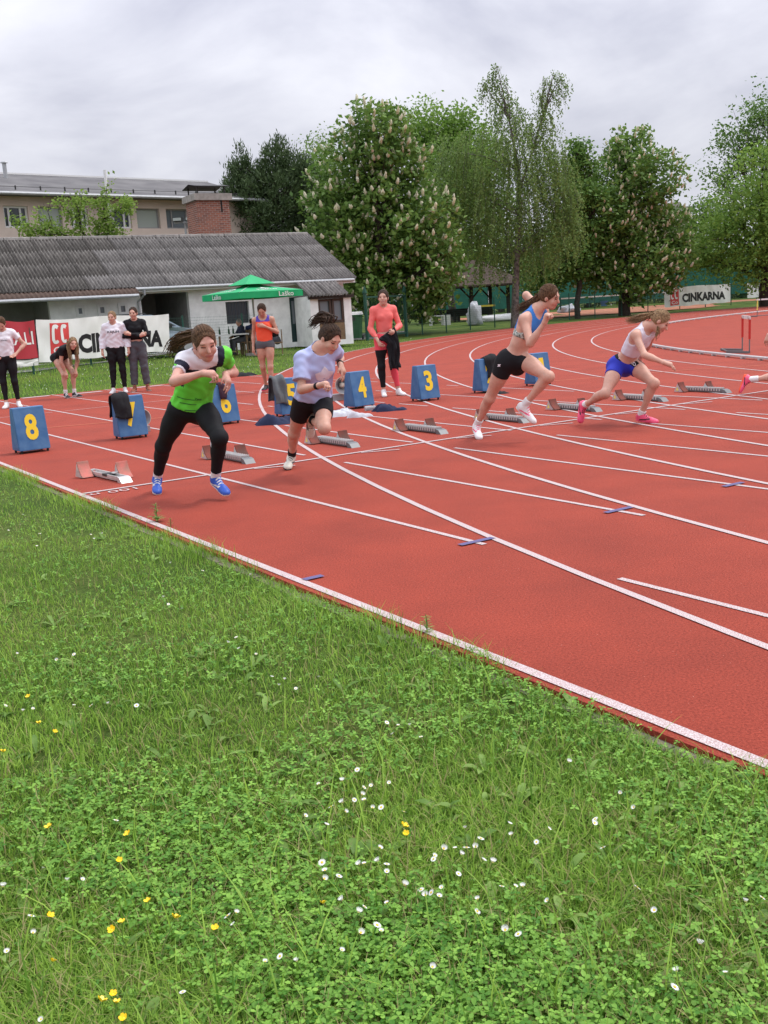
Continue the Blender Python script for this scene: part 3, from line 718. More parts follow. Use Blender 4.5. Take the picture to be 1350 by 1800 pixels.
B3 = Banner('sponsor_banner', cn, 'banner_white', 'small white CINKARNA banner on the fence beyond the bend', .03, 12)
cc_logo(B3, .145, B3.W * .125, B3.H * .86, .5)
B3.lay('lettering', text_fit('CINKARNA', B3.W * .66, B3.H * .46, .05), 'banner_black', .585, .42)
pB2, nB2 = fence_plane(FB[12], FB[14])
cn = [on_plane(x, y, pB2, nB2) for x, y in ((1313, 524), (1400, 517), (1400, 490), (1312, 497))]
B4 = Banner('sponsor_banner', cn, 'banner_white', 'white banner with thin grey and pink lettering on the fence', .02, 20)
for q, (tx, u_, m_, h_) in enumerate((('e', .085, 'banner_grey', .2), ('n', .20, 'banner_black', .36), ('T', .31, 'banner_pink', .5), ('er', .43, 'banner_grey', .34))): B4.lay('lettering', text_fit(tx, B4.W * (.13 if len(tx) > 1 else .075), B4.H * h_, .004), m_, u_, .6)

# timber shelter
def shelter():
    a = gp(765, 568); b = gp(905, 558); b = a + (b - a).normalized() * 5.4
    F_ = Frame((a.x, a.y, a.z), math.atan2(b.y - a.y, b.x - a.x) * .5); r_ = F_.root('timber_shelter', 'open dark timber shelter with a low tiled roof beyond the fence', 'shelter')
    W_, D_, H_ = 5.2, 3.4, 2.25
    for x in (0, W_ / 2, W_):
        for y in (0, D_):
            if x == W_ / 2 and y == D_: continue
            p = MB().box((x - .1, y - .1, -.2), (x + .1, y + .1, H_)).build('post', 'dark_wood', r_)
            for s_ in (-1, 1):
                if 0 <= x + s_ * .7 <= W_: MB().tube([(x, y, H_ - .85), (x + s_ * .75, y, H_ - .08)], .06, 6).build('brace', 'dark_wood', p)
    for y in (0, D_): MB().box((-.8, y - .11, H_ + .002), (W_ + .8, y + .11, H_ + .2)).build('beam', 'dark_wood', r_)
    for x in (0, W_): MB().box((x - .1, .11, H_ + .01), (x + .1, D_ - .11, H_ + .19)).build('beam', 'dark_wood', r_)
    ov = 1.0; zr = H_ + 1.75
    V = [(-ov, -ov, H_ + .05), (W_ + ov, -ov, H_ + .05), (W_ + ov, D_ + ov, H_ + .05), (-ov, D_ + ov, H_ + .05), (1.4, D_ / 2, zr), (W_ - 1.4, D_ / 2, zr)]
    rf_ = mesh_obj('roof', V + [(v[0], v[1], v[2] - .1) for v in V], [(0, 1, 5, 4), (1, 2, 5), (2, 3, 4, 5), (3, 0, 4), (6, 10, 11, 7), (7, 11, 8), (8, 11, 10, 9), (9, 10, 6), (0, 6, 7, 1), (1, 7, 8, 2), (2, 8, 9, 3), (3, 9, 6, 0)], mat('tile_brown', (.07, .05, .04), .9, var=.35, vscale=7, bump=.5, bscale=14), r_)
    MB().box((.15, D_ - .3, .3), (W_ - .2, D_ - .22, .82)).build('back_board', 'dark_wood', r_)
    MB().box((.3, .9, .68), (2.0, 1.6, .74)).build('table_top', 'dark_wood', r_); 
    for x in (.5, 1.8): MB().box((x - .05, 1.1, -.1), (x + .05, 1.4, .678)).build('table_leg', 'dark_wood', r_)
    MB().box((2.3, 2.3, .4), (4.9, 2.7, .46)).build('bench_seat', 'dark_wood', r_)
    for x in (2.5, 4.7): MB().box((x - .05, 2.35, -.1), (x + .05, 2.65, .398)).build('bench_leg', 'dark_wood', r_)
shelter()
mat('white_plastic', (.68, .68, .67), .45); mat('windscreen', (.018, .135, .10), .7, var=.2, vscale=2.5); mat('clay', (.36, .15, .085), .95, var=.1, vscale=3); mat('net_white', (.7, .7, .68), .7)
mat('yellow_plastic', (.62, .48, .05), .5); mat('grey_bag', (.42, .44, .47), .35, var=.15, vscale=14)
def tennis():
    a = at_y(735, 545, 84); b = at_y(1420, 500, 92); za = .72
    d = Vector((b.x - a.x, b.y - a.y, 0)); L_ = d.length; rz = math.atan2(d.y, d.x)
    r_ = empty('tennis_screen', (a.x, a.y, za), rz, 'green windscreen fence round the tennis court behind the trees', 'fence')
    n = int(L_ / 3)
    for i in range(n + 1):
        p = MB().tube([(L_ * i / n, 0, -.2), (L_ * i / n, 0, 3.1)], .04, 6).build('post', 'fence_green', r_)
    for i in range(n):
        x0, x1 = L_ * i / n + .05, L_ * (i + 1) / n - .05; N = 10; h1 = 2.3 + .35 * math.sin(i * 1.9); V = []
        for j in range(5):
            for k in range(N + 1): V.append((x0 + (x1 - x0) * k / N, -.05 + .05 * mnoise.noise(Vector((i * 3 + k * .6, j * .8, 1))), .12 + (h1 - .12) * j / 4 + (.05 * math.sin(k * .9 + i) if j == 4 else 0)))
        mesh_obj('screen_panel', V, [(j * (N + 1) + k, j * (N + 1) + k + 1, (j + 1) * (N + 1) + k + 1, (j + 1) * (N + 1) + k) for j in range(4) for k in range(N)], 'windscreen', r_, True)
    # clay court and its net
    c = [at_y(900, 556, 66), at_y(1230, 533, 74), at_y(1400, 520, 90), at_y(760, 545, 82)]
    V = [(p.x, p.y, ground_z(p.x, p.y) + .012) for p in c]; o = mesh_obj('clay_court', V, [(0, 1, 2, 3)], 'clay'); tag(o, kind='structure')
    if o.data.polygons[0].normal.z < 0: o.data.flip_normals()
    na = at_y(985, 524.5, 72); nb = at_y(1180, 516.5, 80); z0 = .72
    nr = empty('tennis_net', (na.x, na.y, z0), math.atan2(nb.y - na.y, nb.x - na.x), 'tennis net with a white top band on the clay court', 'net'); NL = math.hypot(nb.x - na.x, nb.y - na.y); zt = na.z - z0
    MB().box((0, -.01, zt - .07), (NL, .01, zt + .02)).build('top_band', 'net_white', nr)
    for x in (0, NL): MB().tube([(x, 0, -.1), (x, 0, zt + .04)], .045, 8).build('net_post', 'fence_green', nr)
    V = []; Fc = []
    for z in np.arange(.05, zt - .08, .09): k = len(V); V += [(0, 0, z - .006), (NL, 0, z - .006), (NL, 0, z + .006), (0, 0, z + .006)]; Fc.append((k, k + 1, k + 2, k + 3))
    for x in np.arange(.1, NL, .09): k = len(V); V += [(x - .006, 0, .03), (x + .006, 0, .03), (x + .006, 0, zt - .07), (x - .006, 0, zt - .07)]; Fc.append((k, k + 1, k + 2, k + 3))
    mesh_obj('netting', V, Fc, 'black_metal', nr)
tennis()
# odds and ends beyond the fence
def bench_white():
    p = gp(770, 571); r_ = empty('stool', p, .3, 'small white plastic bench beside a shelter post', 'bench')
    MB().box((-.55, -.2, .5), (.3, .2, .56)).build('seat', 'white_plastic', r_); MB().box((.302, -.22, -.05), (.75, .22, .56)).build('cabinet', 'white_plastic', r_)
    for x in (-.5, ): MB().box((x, -.18, -.05), (x + .07, .18, .498)).build('leg', 'white_plastic', r_)
    MB().box((-.42, -.03, .2), (.29, .03, .26)).build('rail', 'white_plastic', r_)
bench_white()
def blob(name, p, r3, m, label, cat, seed=0, amp=.25, sub=3, flat=True, fr=2.2):
    bm = bmesh.new(); bmesh.ops.create_icosphere(bm, subdivisions=sub, radius=1)
    for v in bm.verts:
        q = v.co.copy(); k = 1 + amp * mnoise.noise(q * fr + Vector((seed, 0, 0))) + amp * .6 * abs(mnoise.noise(q * fr * 2.3 + Vector((0, seed, 0))))
        v.co = Vector((q.x * r3[0] * k, q.y * r3[1] * k, q.z * r3[2] * k))
        if flat and v.co.z < -.35 * r3[2]: v.co.z = -.35 * r3[2]
    me = bpy.data.meshes.new(name); bm.to_mesh(me); bm.free(); me.materials.append(MATS[m]); me.polygons.foreach_set('use_smooth', np.ones(len(me.polygons), dtype=bool))
    o = link(bpy.data.objects.new(name, me)); o.location = p + Vector((0, 0, .35 * r3[2])) if flat else p
    return tag(o, label, cat)
blob('plastic_bag', gp(835, 571), (.42, .4, .95), 'grey_bag', 'pale grey translucent rubbish bag hanging at a fence post', 'bag', 4, .4)
blob('tarpaulin', gp(890, 563), (2.4, .5, .25), 'white_plastic', 'crumpled white tarpaulin lying in the grass under the birch', 'tarpaulin', 2, .5, 3)
blob('tarpaulin', gp(1000, 549), (.75, .5, .4), 'grey_bag', 'pale heap of sheeting beside the clay court', 'tarpaulin', 8, .5, 3)
def yellow_stand():
    p = gp(856, 566); r_ = empty('yellow_barrier', p, .1, 'small yellow topped barrier standing under the birch', 'barrier')
    MB().box((-.55, -.05, .95), (.55, .05, 1.06)).build('board', 'yellow_plastic', r_)
    for x in (-.5, .5): MB().tube([(x, 0, -.05), (x, 0, .948)], .025, 6).build('leg', 'zinc', r_)
yellow_stand()
# big wheeled bin
def bin_():
    p = gp(626, 597.5); r_ = empty('wheelie_bin', p, R(-12), 'green wheeled rubbish bin with a white lid beside the porch', 'bin')
    g = mat('bin_green', (.03, .105, .045), .45)
    mb = MB(); lo = [(-.24, -.25), (.24, -.25), (.24, .25), (-.24, .25)]; hi = [(-.3, -.34), (.3, -.34), (.3, .32), (-.3, .32)]
    mb.add([(x, y, .08) for x, y in lo] + [(x, y, 1.16) for x, y in hi], [(3, 2, 1, 0), (4, 5, 6, 7), (0, 1, 5, 4), (1, 2, 6, 5), (2, 3, 7, 6), (3, 0, 4, 7)]); mb.box((-.33, -.37, 1.1), (.33, .35, 1.158)); mb.build('body', g, r_)
    MB().add([(-.34, -.39, 1.162), (.34, -.39, 1.162), (.34, .37, 1.162), (-.34, .37, 1.162), (-.3, -.33, 1.25), (.3, -.33, 1.25), (.3, .33, 1.3), (-.3, .33, 1.3)], [(3, 2, 1, 0), (4, 5, 6, 7), (0, 1, 5, 4), (1, 2, 6, 5), (2, 3, 7, 6), (3, 0, 4, 7)]).build('lid', 'white_plastic', r_)
    MB().box((-.1, -.345, .9), (.1, -.31, 1.06)).build('front_grip', 'black_metal', r_)
    for x in (-.28, .28): MB().tube([(x - .03, .26, .1), (x + .03, .26, .1)], .1, 10).build('wheel', 'black_metal', r_)
bin_()
p = gp(617, 598); o = MB().tube([(0, 0, -.05), (0, 0, .5), (0, 0, .55)], [.09, .09, .06], 8).build('bollard', 'white_plastic'); o.location = p; tag(o, 'short white plastic bollard at the foot of the porch', 'bollard')
# silver blue car in front of the carport
def car():
    p = at_y(256, 600, 36.6); r_ = empty('parked_car', (p.x, p.y, ground_z(p.x, p.y)), R(24), 'pale blue estate car parked behind the white banner', 'car')
    paint = mat('car_paint', (.27, .34, .40), .25, spec=.6); 
    prof = [(-2.1, .35), (-2.15, .85), (-2.0, 1.0), (-1.75, 1.42), (-1.2, 1.5), (.15, 1.47), (.55, 1.36), (1.15, .98), (2.0, .82), (2.15, .6), (2.12, .32)]
    n = len(prof); V = []; 
    for y, k in ((-.82, .0), (-.72, 1), (.72, 1), (.82, 0)):
        for x, z in prof: V.append((x * (1 if k == 0 else 1.0), y if z < 1.05 else y * .86, z if k else min(z, 1.02 if abs(x) < 1.9 else z)))
    Fc = []
    for r0 in range(3):
        for i in range(n): Fc.append((r0 * n + i, r0 * n + (i + 1) % n, (r0 + 1) * n + (i + 1) % n, (r0 + 1) * n + i))
    Fc += [tuple(range(n - 1, -1, -1)), tuple(range(3 * n, 4 * n))]
    body = mesh_obj('body', V, Fc, paint, r_); body.data.flip_normals() if body.data.polygons[-1].normal.y < 0 else None
    for s_ in (-1, 1):
        MB().add([(-1.62, s_ * .742, 1.04), (.98, s_ * .742, 1.04), (.5, s_ * .655, 1.34), (.1, s_ * .648, 1.42), (-1.5, s_ * .648, 1.42)], [(0, 1, 2, 3, 4) if s_ < 0 else (4, 3, 2, 1, 0)]).build('side_window', 'dark_glass', r_)
        for x in (-1.3, 1.35):
            w_ = MB().tube([(x, s_ * .66, .32), (x, s_ * .835, .32)], .32, 18).build('wheel', 'black_metal', r_); MB().tube([(x, s_ * .8, .32), (x, s_ * .842, .32)], .2, 14).build('rim', 'zinc', w_)
        MB().box((.62, s_ * .84 - .08, .98), (.8, s_ * .84 + .08, 1.12)).build('mirror', 'black_metal', r_)
        MB().box((2.08, s_ * .6 - .15, .6), (2.16, s_ * .6 + .15, .74)).build('headlight', 'white_plastic', r_)
    MB().add([(.6, -.62, 1.35), (.6, .62, 1.35), (1.16, .66, 1.0), (1.16, -.66, 1.0)], [(3, 2, 1, 0)]).build('windscreen', 'dark_glass', r_)
    for y in (-.5, .5): MB().tube([(-1.5, y, 1.53), (.0, y, 1.53)], .02, 6).build('roof_rail', 'black_metal', r_)
car()
# green parasol over the outdoor seats
def parasol():
    c = at_y(447, 560, 37.3); zg = ground_z(c.x, c.y); r_ = empty('parasol', (c.x, c.y, zg), R(38), 'large square green parasol with white beer lettering over the outdoor table', 'parasol')
    g = mat('parasol_green', (.01, .34, .12), .6, var=.06, vscale=4)
    def zz(px, py): return at_y(px, py, 37.3).z - zg
    zt, zb, ze = zz(449, 482), zz(447, 525), zz(447, 514); h = 1.32
    zv = zz(449, 499)
    V = [(-h, -h, ze), (h, -h, ze), (h, h, ze), (-h, h, ze)]; k = .36
    T = [(-k * 1.0, -k, zv - .1), (k, -k, zv - .1), (k, k, zv - .1), (-k, k, zv - .1)]
    mesh_obj('canopy', V + T + [(0, 0, zv + .1)], [(0, 1, 5, 4), (1, 2, 6, 5), (2, 3, 7, 6), (3, 0, 4, 7), (4, 5, 8), (5, 6, 8), (6, 7, 8), (7, 4, 8)], g, r_)
    k2 = .62; mesh_obj('vent_top', [(-k2, -k2, zv - .02), (k2, -k2, zv - .02), (k2, k2, zv - .02), (-k2, k2, zv - .02), (0, 0, zt)], [(0, 1, 4), (1, 2, 4), (2, 3, 4), (3, 0, 4)], g, r_)
    for i in range(4):
        a = Vector(V[i]); b = Vector(V[(i + 1) % 4]); d = (b - a).normalized(); nn = Vector((d.y, -d.x, 0)); N = 14; VV = []
        for j in range(N + 1):
            q = a.lerp(b, j / N) + nn * .004; VV += [q + nn * .01 * math.sin(j * 1.7), q + nn * (.015 * math.sin(j * 2.1)) + Vector((0, 0, zb - ze))]
        vl = mesh_obj('valance', VV, [(2 * j, 2 * j + 1, 2 * j + 3, 2 * j + 2) for j in range(N)], g, r_, True)
        if i in (0, 3):
            v, f = text_fit('Laško', .62, .17, .01); u0 = .5 if i == 0 else .55
            mid = a.lerp(b, .72 if i == 0 else .42); mesh_obj('lettering', [mid + d * x + nn * .035 + Vector((0, 0, (zb - ze) * .5 + y)) for x, y in v], f, 'white_plastic', vl)
            # hop emblem and lettering on the cloth above
            tp = (Vector(T[i]) + Vector(T[(i + 1) % 4])) / 2; ed = (a + b) / 2; up = (tp - ed).normalized(); n2 = d.cross(up); n2 = n2 if n2.z > 0 else -n2
            ce = ed.lerp(tp, .45)
            v, f = text_fit('Laško', .8, .2, .006); mesh_obj('emblem_lettering', [ce + d * x + up * (y - .12) + n2 * .012 for x, y in v], f, 'white_plastic', r_)
            pl = [(-.28, .02), (-.1, .05), (.0, .22), (.1, .05), (.28, .02), (.12, -.02), (-.12, -.02)]; mesh_obj('emblem', [ce + d * x + up * (y + .08) + n2 * .012 for x, y in pl], [tuple(range(7))], 'white_plastic', r_)
    MB().tube([(0, 0, 0), (0, 0, zt - .03)], .035, 8).build('pole', 'zinc', r_); MB().box((-.3, -.3, -.02), (.3, .3, .08)).build('base', 'old_concrete', r_)
    for sx_ in (-1, 1):
        for sy_ in (-1, 1): MB().tube([(0, 0, zt - .35), (sx_ * h, sy_ * h, ze - .015)], .014, 5).build('rib', 'zinc', r_)
parasol()
def cafe():
    for px, py, lab in ((405, 607, 'wooden table with bottles outside the service window'),):
        c = at_y(px, 600, 37.6); zg = ground_z(c.x, c.y); r_ = empty('cafe_table', (c.x, c.y, zg), R(28), lab, 'table')
        MB().box((-.6, -.4, .7), (.6, .4, .75)).build('table_top', 'white_plastic', r_)
        for x in (-.52, .52):
            for y in (-.33, .33): MB().box((x - .03, y - .03, -.05), (x + .03, y + .03, .698)).build('leg', 'old_wood', r_)
        for i, (x, y) in enumerate(((-.35, .1), (-.1, -.2), (.2, .15), (.42, -.1))):
            o = MB().tube([(0, 0, 0), (0, 0, .16), (0, 0, .2), (0, 0, .28)], [.036, .036, .014, .013], 8).build('bottle', mat('bottle_green', (.02, .06, .03), .15)); o.location = r_.matrix_basis @ Vector((x, y, .752)); tag(o, 'small dark green bottle standing on the cafe table', 'bottle', 'bottles on the cafe table')
    for i, (px, rz_) in enumerate(((428, 150), (446, 200), (486, 95))):
        c = at_y(px, 600, 37.9 if i < 2 else 37.0); zg = ground_z(c.x, c.y)
        r_ = empty('cafe_chair', (c.x, c.y, zg), R(rz_), ('wooden chair by the table, taken by the grey haired sitter', 'wooden chair under the parasol, taken by the sitter in blue', 'wooden chair facing the parasol, taken by the bald sitter')[i], 'chair')
        MB().box((-.22, -.22, .42), (.22, .22, .46)).build('seat', 'old_wood', r_)
        for x in (-.19, .19):
            for y in (-.19, .19): MB().box((x - .02, y - .02, -.03), (x + .02, y + .02, .418)).build('leg', 'old_wood', r_)
        for x in (-.19, .19): MB().box((x - .02, -.22, .462), (x + .02, -.18, .9)).build('back_post', 'old_wood', r_)
        for z in (.6, .78): MB().box((-.168, -.215, z), (.168, -.185, z + .09)).build('back_slat', 'old_wood', r_)
cafe()

# ================================================================== TREES
mat('bark_dark', (.045, .035, .028), .95, var=.3, vscale=9, bump=.6, bscale=14); mat('bark_birch', (.22, .20, .18), .9, col2=(.05, .045, .04), vscale=7, bump=.4, bscale=12); mat('bark_grey', (.09, .08, .068), .95, var=.25, vscale=9, bump=.5)
leaf_mat('leaf_chestnut', (0.0573, 0.1327, 0.025), (0.205, 0.3357, 0.0703)); leaf_mat('leaf_light', (0.1008, 0.2112, 0.0282), (0.2554, 0.3968, 0.0832), transl=.45); leaf_mat('leaf_birch', (.10, .18, .04), (.24, .35, .10), transl=.4)
leaf_mat('leaf_pine', (.03, .06, .022), (.105, .155, .06), transl=.15); leaf_mat('leaf_fresh', (0.1478, 0.256, 0.0384), (0.2957, 0.4224, 0.0896), transl=.45); leaf_mat('leaf_mid', (0.0538, 0.1344, 0.023), (0.1747, 0.3008, 0.064)); leaf_mat('blossom', (.78, .76, .52), (.90, .88, .72), transl=.25)
leaf_mat('leaf_far', (.03, .065, .018), (.085, .14, .04))
def unit(n): 
    v = rng.normal(size=(n, 3)); return v / np.linalg.norm(v, axis=1, keepdims=True)
def leaf_quads(C, size, droop=.3, asp=.5, jit=.4):
    """one kite shaped, slightly folded leaf at each centre; returns verts, quads, rnd"""
    n = len(C); d = unit(n); d[:, 2] = d[:, 2] * .6 - droop; d /= np.linalg.norm(d, axis=1, keepdims=True)
    u = unit(n); w = np.cross(d, u); w /= np.linalg.norm(w, axis=1, keepdims=True) + 1e-9; nn = np.cross(d, w)
    s = size * (1 + jit * (rng.random((n, 1)) * 2 - 1))
    V = np.empty((n, 4, 3)); V[:, 0] = C - d * s * .5; V[:, 1] = C + w * s * asp * .5 + nn * s * .1; V[:, 2] = C + d * s * .5; V[:, 3] = C - w * s * asp * .5 + nn * s * .1
    return V.reshape(-1, 3), np.arange(n * 4).reshape(n, 4)
def px_lobes(L, Y, seed=0, dj=.5):
    r_ = random.Random(seed); out = []
    for x, y, rp in L:
        c = at_y(x, y, Y); rad = rp * Y / F_PX; c.y += r_.uniform(-dj, dj) * rad * 1.2; out.append((np.array(c), rad))
    return out
def clumps(lobes, n, inner=.25):
    vol = np.array([r ** 2 for c, r in lobes]); idx = rng.choice(len(lobes), n, p=vol / vol.sum()); d = unit(n)
    r = np.where(rng.random(n) < inner, rng.uniform(.2, .75, n), rng.uniform(.78, 1.06, n))
    C = np.array([lobes[i][0] for i in idx]); Rr = np.array([lobes[i][1] for i in idx]); P = C + d * (r * Rr)[:, None]
    return P, d, idx
def limb(mb, a, b, r0, r1, wob=.12, n=5, seed=0):
    a = Vector(a); b = Vector(b); L_ = (b - a).length; pts = []; rr = []
    for i in range(n + 1):
        t = i / n; p = a.lerp(b, t); p += Vector((mnoise.noise(p * .7 + Vector((seed, 0, 0))), mnoise.noise(p * .7 + Vector((0, seed, 3))), 0)) * wob * L_ * math.sin(math.pi * t); p.z += .1 * L_ * math.sin(math.pi * t) * .5; pts.append(p); rr.append(r0 + (r1 - r0) * t)
    mb.tube(pts, rr, 7, cap=False); return pts
def tree(name, label, lobes, base, lean, leafm, nclump, nleaf, lsize, spread, barkm='bark_dark', r0=.28, blossoms=0, group=None, inner=.25, cat='tree', asp=.55, droop=.3, flat=1.0):
    base = Vector(base); root = empty(name, base, 0, label, cat, group); B0 = np.array(base)
    P, d, idx = clumps(lobes, nclump, inner)
    n = nclump * nleaf
    C = np.repeat(P, nleaf, 0) + rng.normal(size=(n, 3)) * spread * np.array([1, 1, .7 * flat])
    V, Fq = leaf_quads(C, lsize, droop, asp); cr_ = np.repeat(rng.random(nclump), nleaf); rv = np.clip(.55 * cr_ + .45 * rng.random(n), 0, 1)
    np_mesh('crown', V - B0, Fq, leafm, root, False, rnd=np.repeat(rv, 4))
    mb = MB(); top = Vector(lobes[0][0]) ; mid = base.lerp(Vector((top.x, top.y, base.z + (top.z - base.z) * .55)), 1.0) if lean is None else Vector(lean)
    limb(mb, base - base, mid - base, r0, r0 * .55, .05, 6, 1); limb(mb, mid - base, top - base, r0 * .55, .03, .08, 5, 2)
    for i, (c, r) in enumerate(lobes):
        t = random.uniform(.35, 1.0); s_ = (base.lerp(mid, t)) - base; e_ = Vector(c) - base
        if e_.z < s_.z * .6: s_ = base.lerp(mid, .5) - base
        pp = limb(mb, s_, e_, r0 * .32, .03, .12, 5, i)
        sel = np.where(idx == i)[0][:9]
        for k in sel: limb(mb, pp[3], Vector(P[k]) - base, .045, .008, .15, 4, k)
    mb.build('trunk', barkm, root, True)
    if blossoms:
        out = np.where(np.linalg.norm(P - np.array([lobes[i][0] for i in idx]), axis=1) > .7 * np.array([lobes[i][1] for i in idx]))[0]
        vis = out[P[out, 1] < np.array([lobes[i][0][1] for i in idx[out]]) + .2 * np.array([lobes[i][1] for i in idx[out]])]
        sel = rng.choice(vis if len(vis) > blossoms else out, min(blossoms, len(out)), replace=False)
        VV = []; FF = []; RR = []
        for k in sel:
            dd = Vector(d[k]) * .5 + Vector((0, -.35, .9)); dd.normalize(); c0 = Vector(P[k]) + Vector(d[k]) * .16; hh = random.uniform(.26, .44); a_ = dd.cross(Vector((1, .2, 0))).normalized(); b_ = dd.cross(a_)
            o = len(VV); q = random.random()
            for j in range(4):
                rr_ = (.062, .092, .065, .016)[j]
                for m_ in range(5):
                    an = 2 * math.pi * m_ / 5 + j; VV.append(np.array(c0 + dd * (hh * (0, .3, .7, 1)[j]) + (a_ * math.cos(an) + b_ * math.sin(an)) * rr_ * random.uniform(.7, 1.35)) - B0); RR.append(min(1, max(0, q + random.uniform(-.3, .3))))
            for j in range(3):
                for m_ in range(5): FF.append((o + j * 5 + m_, o + j * 5 + (m_ + 1) % 5, o + j * 5 + 5 + (m_ + 1) % 5, o + j * 5 + 5 + m_))
        bl = np_mesh('blossom_candles', np.array(VV), np.array(FF), 'blossom', root, False, rnd=RR); bl['kind'] = 'stuff'
    return root
def base_at(px, py, Y): p = at_y(px, py, Y); return (p.x, p.y, ground_z(p.x, p.y) - .1)
# big flowering chestnut
L = px_lobes([(655, 248, 55), (618, 305, 66), (702, 316, 62), (592, 392, 58), (668, 395, 88), (748, 402, 62), (622, 470, 70), (712, 478, 82), (768, 470, 42), (652, 505, 46), (738, 512, 48), (690, 225, 30)], 52, 1)
tree('chestnut_tree', 'large horse chestnut full of cream blossom candles beside the low building', L, base_at(672, 570, 52), None, 'leaf_chestnut', 1250, 22, .27, .32, blossoms=820, r0=.32, inner=.2)
# second flowering chestnut
L = px_lobes([(1112, 262, 36), (1092, 315, 52), (1140, 318, 48), (1062, 390, 52), (1125, 395, 66), (1178, 405, 38), (1045, 455, 44), (1105, 462, 62), (1168, 462, 46), (1200, 440, 26), (1030, 490, 26)], 68, 2)
tree('chestnut_tree', 'smaller horse chestnut with pale candles behind the tennis net, trunk showing', L, base_at(1098, 536, 68), at_y(1100, 440, 68), 'leaf_chestnut', 1000, 22, .30, .36, blossoms=470, r0=.42, inner=.2)
# pine
L = px_lobes([(486, 280, 20), (480, 312, 28), (424, 300, 16), (418, 325, 20), (450, 335, 28), (520, 300, 26), (545, 320, 30), (505, 335, 30), (425, 350, 30), (480, 365, 55), (545, 375, 50), (430, 395, 34), (500, 410, 60), (570, 405, 42), (545, 440, 50), (600, 440, 30)], 60, 3)
def pine():
    base = Vector(base_at(485, 575, 60)); root = empty('pine_tree', base, 0, 'dark green pine rising behind the low building roof', 'tree'); B0 = np.array(base)
    P, d, idx = clumps(L, 1500, .15); n = 34
    for (x, y) in ((421, 262), (486, 245), (457, 288), (398, 318), (440, 300), (505, 268), (410, 290), (432, 278), (470, 262), (525, 278), (402, 345), (545, 285), (500, 255)):   # leaders
        c = np.array(at_y(x, y, 60)); k = np.array([c - np.array([0, 0, .16 * j]) + rng.normal(size=3) * .05 * j for j in range(9)]); P = np.vstack([P, k]); d = np.vstack([d, np.tile([0, 0, 1.0], (9, 1))])
    m = len(P); dirs = np.repeat(d * .6 + np.array([0, 0, .55]), n, 0) + rng.normal(size=(m * n, 3)) * .55; dirs /= np.linalg.norm(dirs, axis=1, keepdims=True)
    C = np.repeat(P, n, 0) + rng.normal(size=(m * n, 3)) * .16; w = np.cross(dirs, unit(m * n)); w /= np.linalg.norm(w, axis=1, keepdims=True) + 1e-9; ln = rng.uniform(.16, .34, (m * n, 1))
    V = np.empty((m * n, 4, 3)); V[:, 0] = C; V[:, 1] = C + dirs * ln * .5 + w * .03; V[:, 2] = C + dirs * ln; V[:, 3] = C + dirs * ln * .5 - w * .03
    rv = np.repeat(np.clip(.6 * np.repeat(rng.random(m), n) + .4 * rng.random(m * n), 0, 1), 4)
    np_mesh('crown', V.reshape(-1, 3) - B0, np.arange(m * n * 4).reshape(-1, 4), 'leaf_pine', root, False, rnd=rv)
    mb = MB(); limb(mb, (0, 0, 0), at_y(486, 250, 60) - base, .26, .03, .02, 8); 
    for i in range(0, 900, 9): 
        e_ = Vector(P[i]) - base; limb(mb, (0.3 * (i % 3 - 1), 0, max(2, e_.z - 1.0)), e_, .06, .012, .1, 4, i)
    mb.build('trunk', 'bark_dark', root, True)
pine()
# loose green tree between pine and chestnut
L = px_lobes([(572, 275, 34), (560, 320, 42), (590, 350, 46), (555, 370, 36), (590, 410, 44)], 64, 4)
tree('leafy_tree', 'loose bright green tree squeezed between the pine and the large chestnut', L, base_at(580, 570, 64), None, 'leaf_birch', 300, 22, .17, .42, 'bark_grey', .2)
# light green tree behind
L = px_lobes([(752, 222, 38), (800, 212, 30), (822, 238, 36), (780, 262, 52), (735, 255, 36), (845, 265, 40), (800, 320, 60), (850, 330, 50), (830, 400, 55)], 74, 5)
tree('leafy_tree', 'tall light green tree rising between the large chestnut and the birch', L, base_at(800, 560, 74), None, 'leaf_light', 850, 22, .25, .42, 'bark_grey', .3, inner=.15)
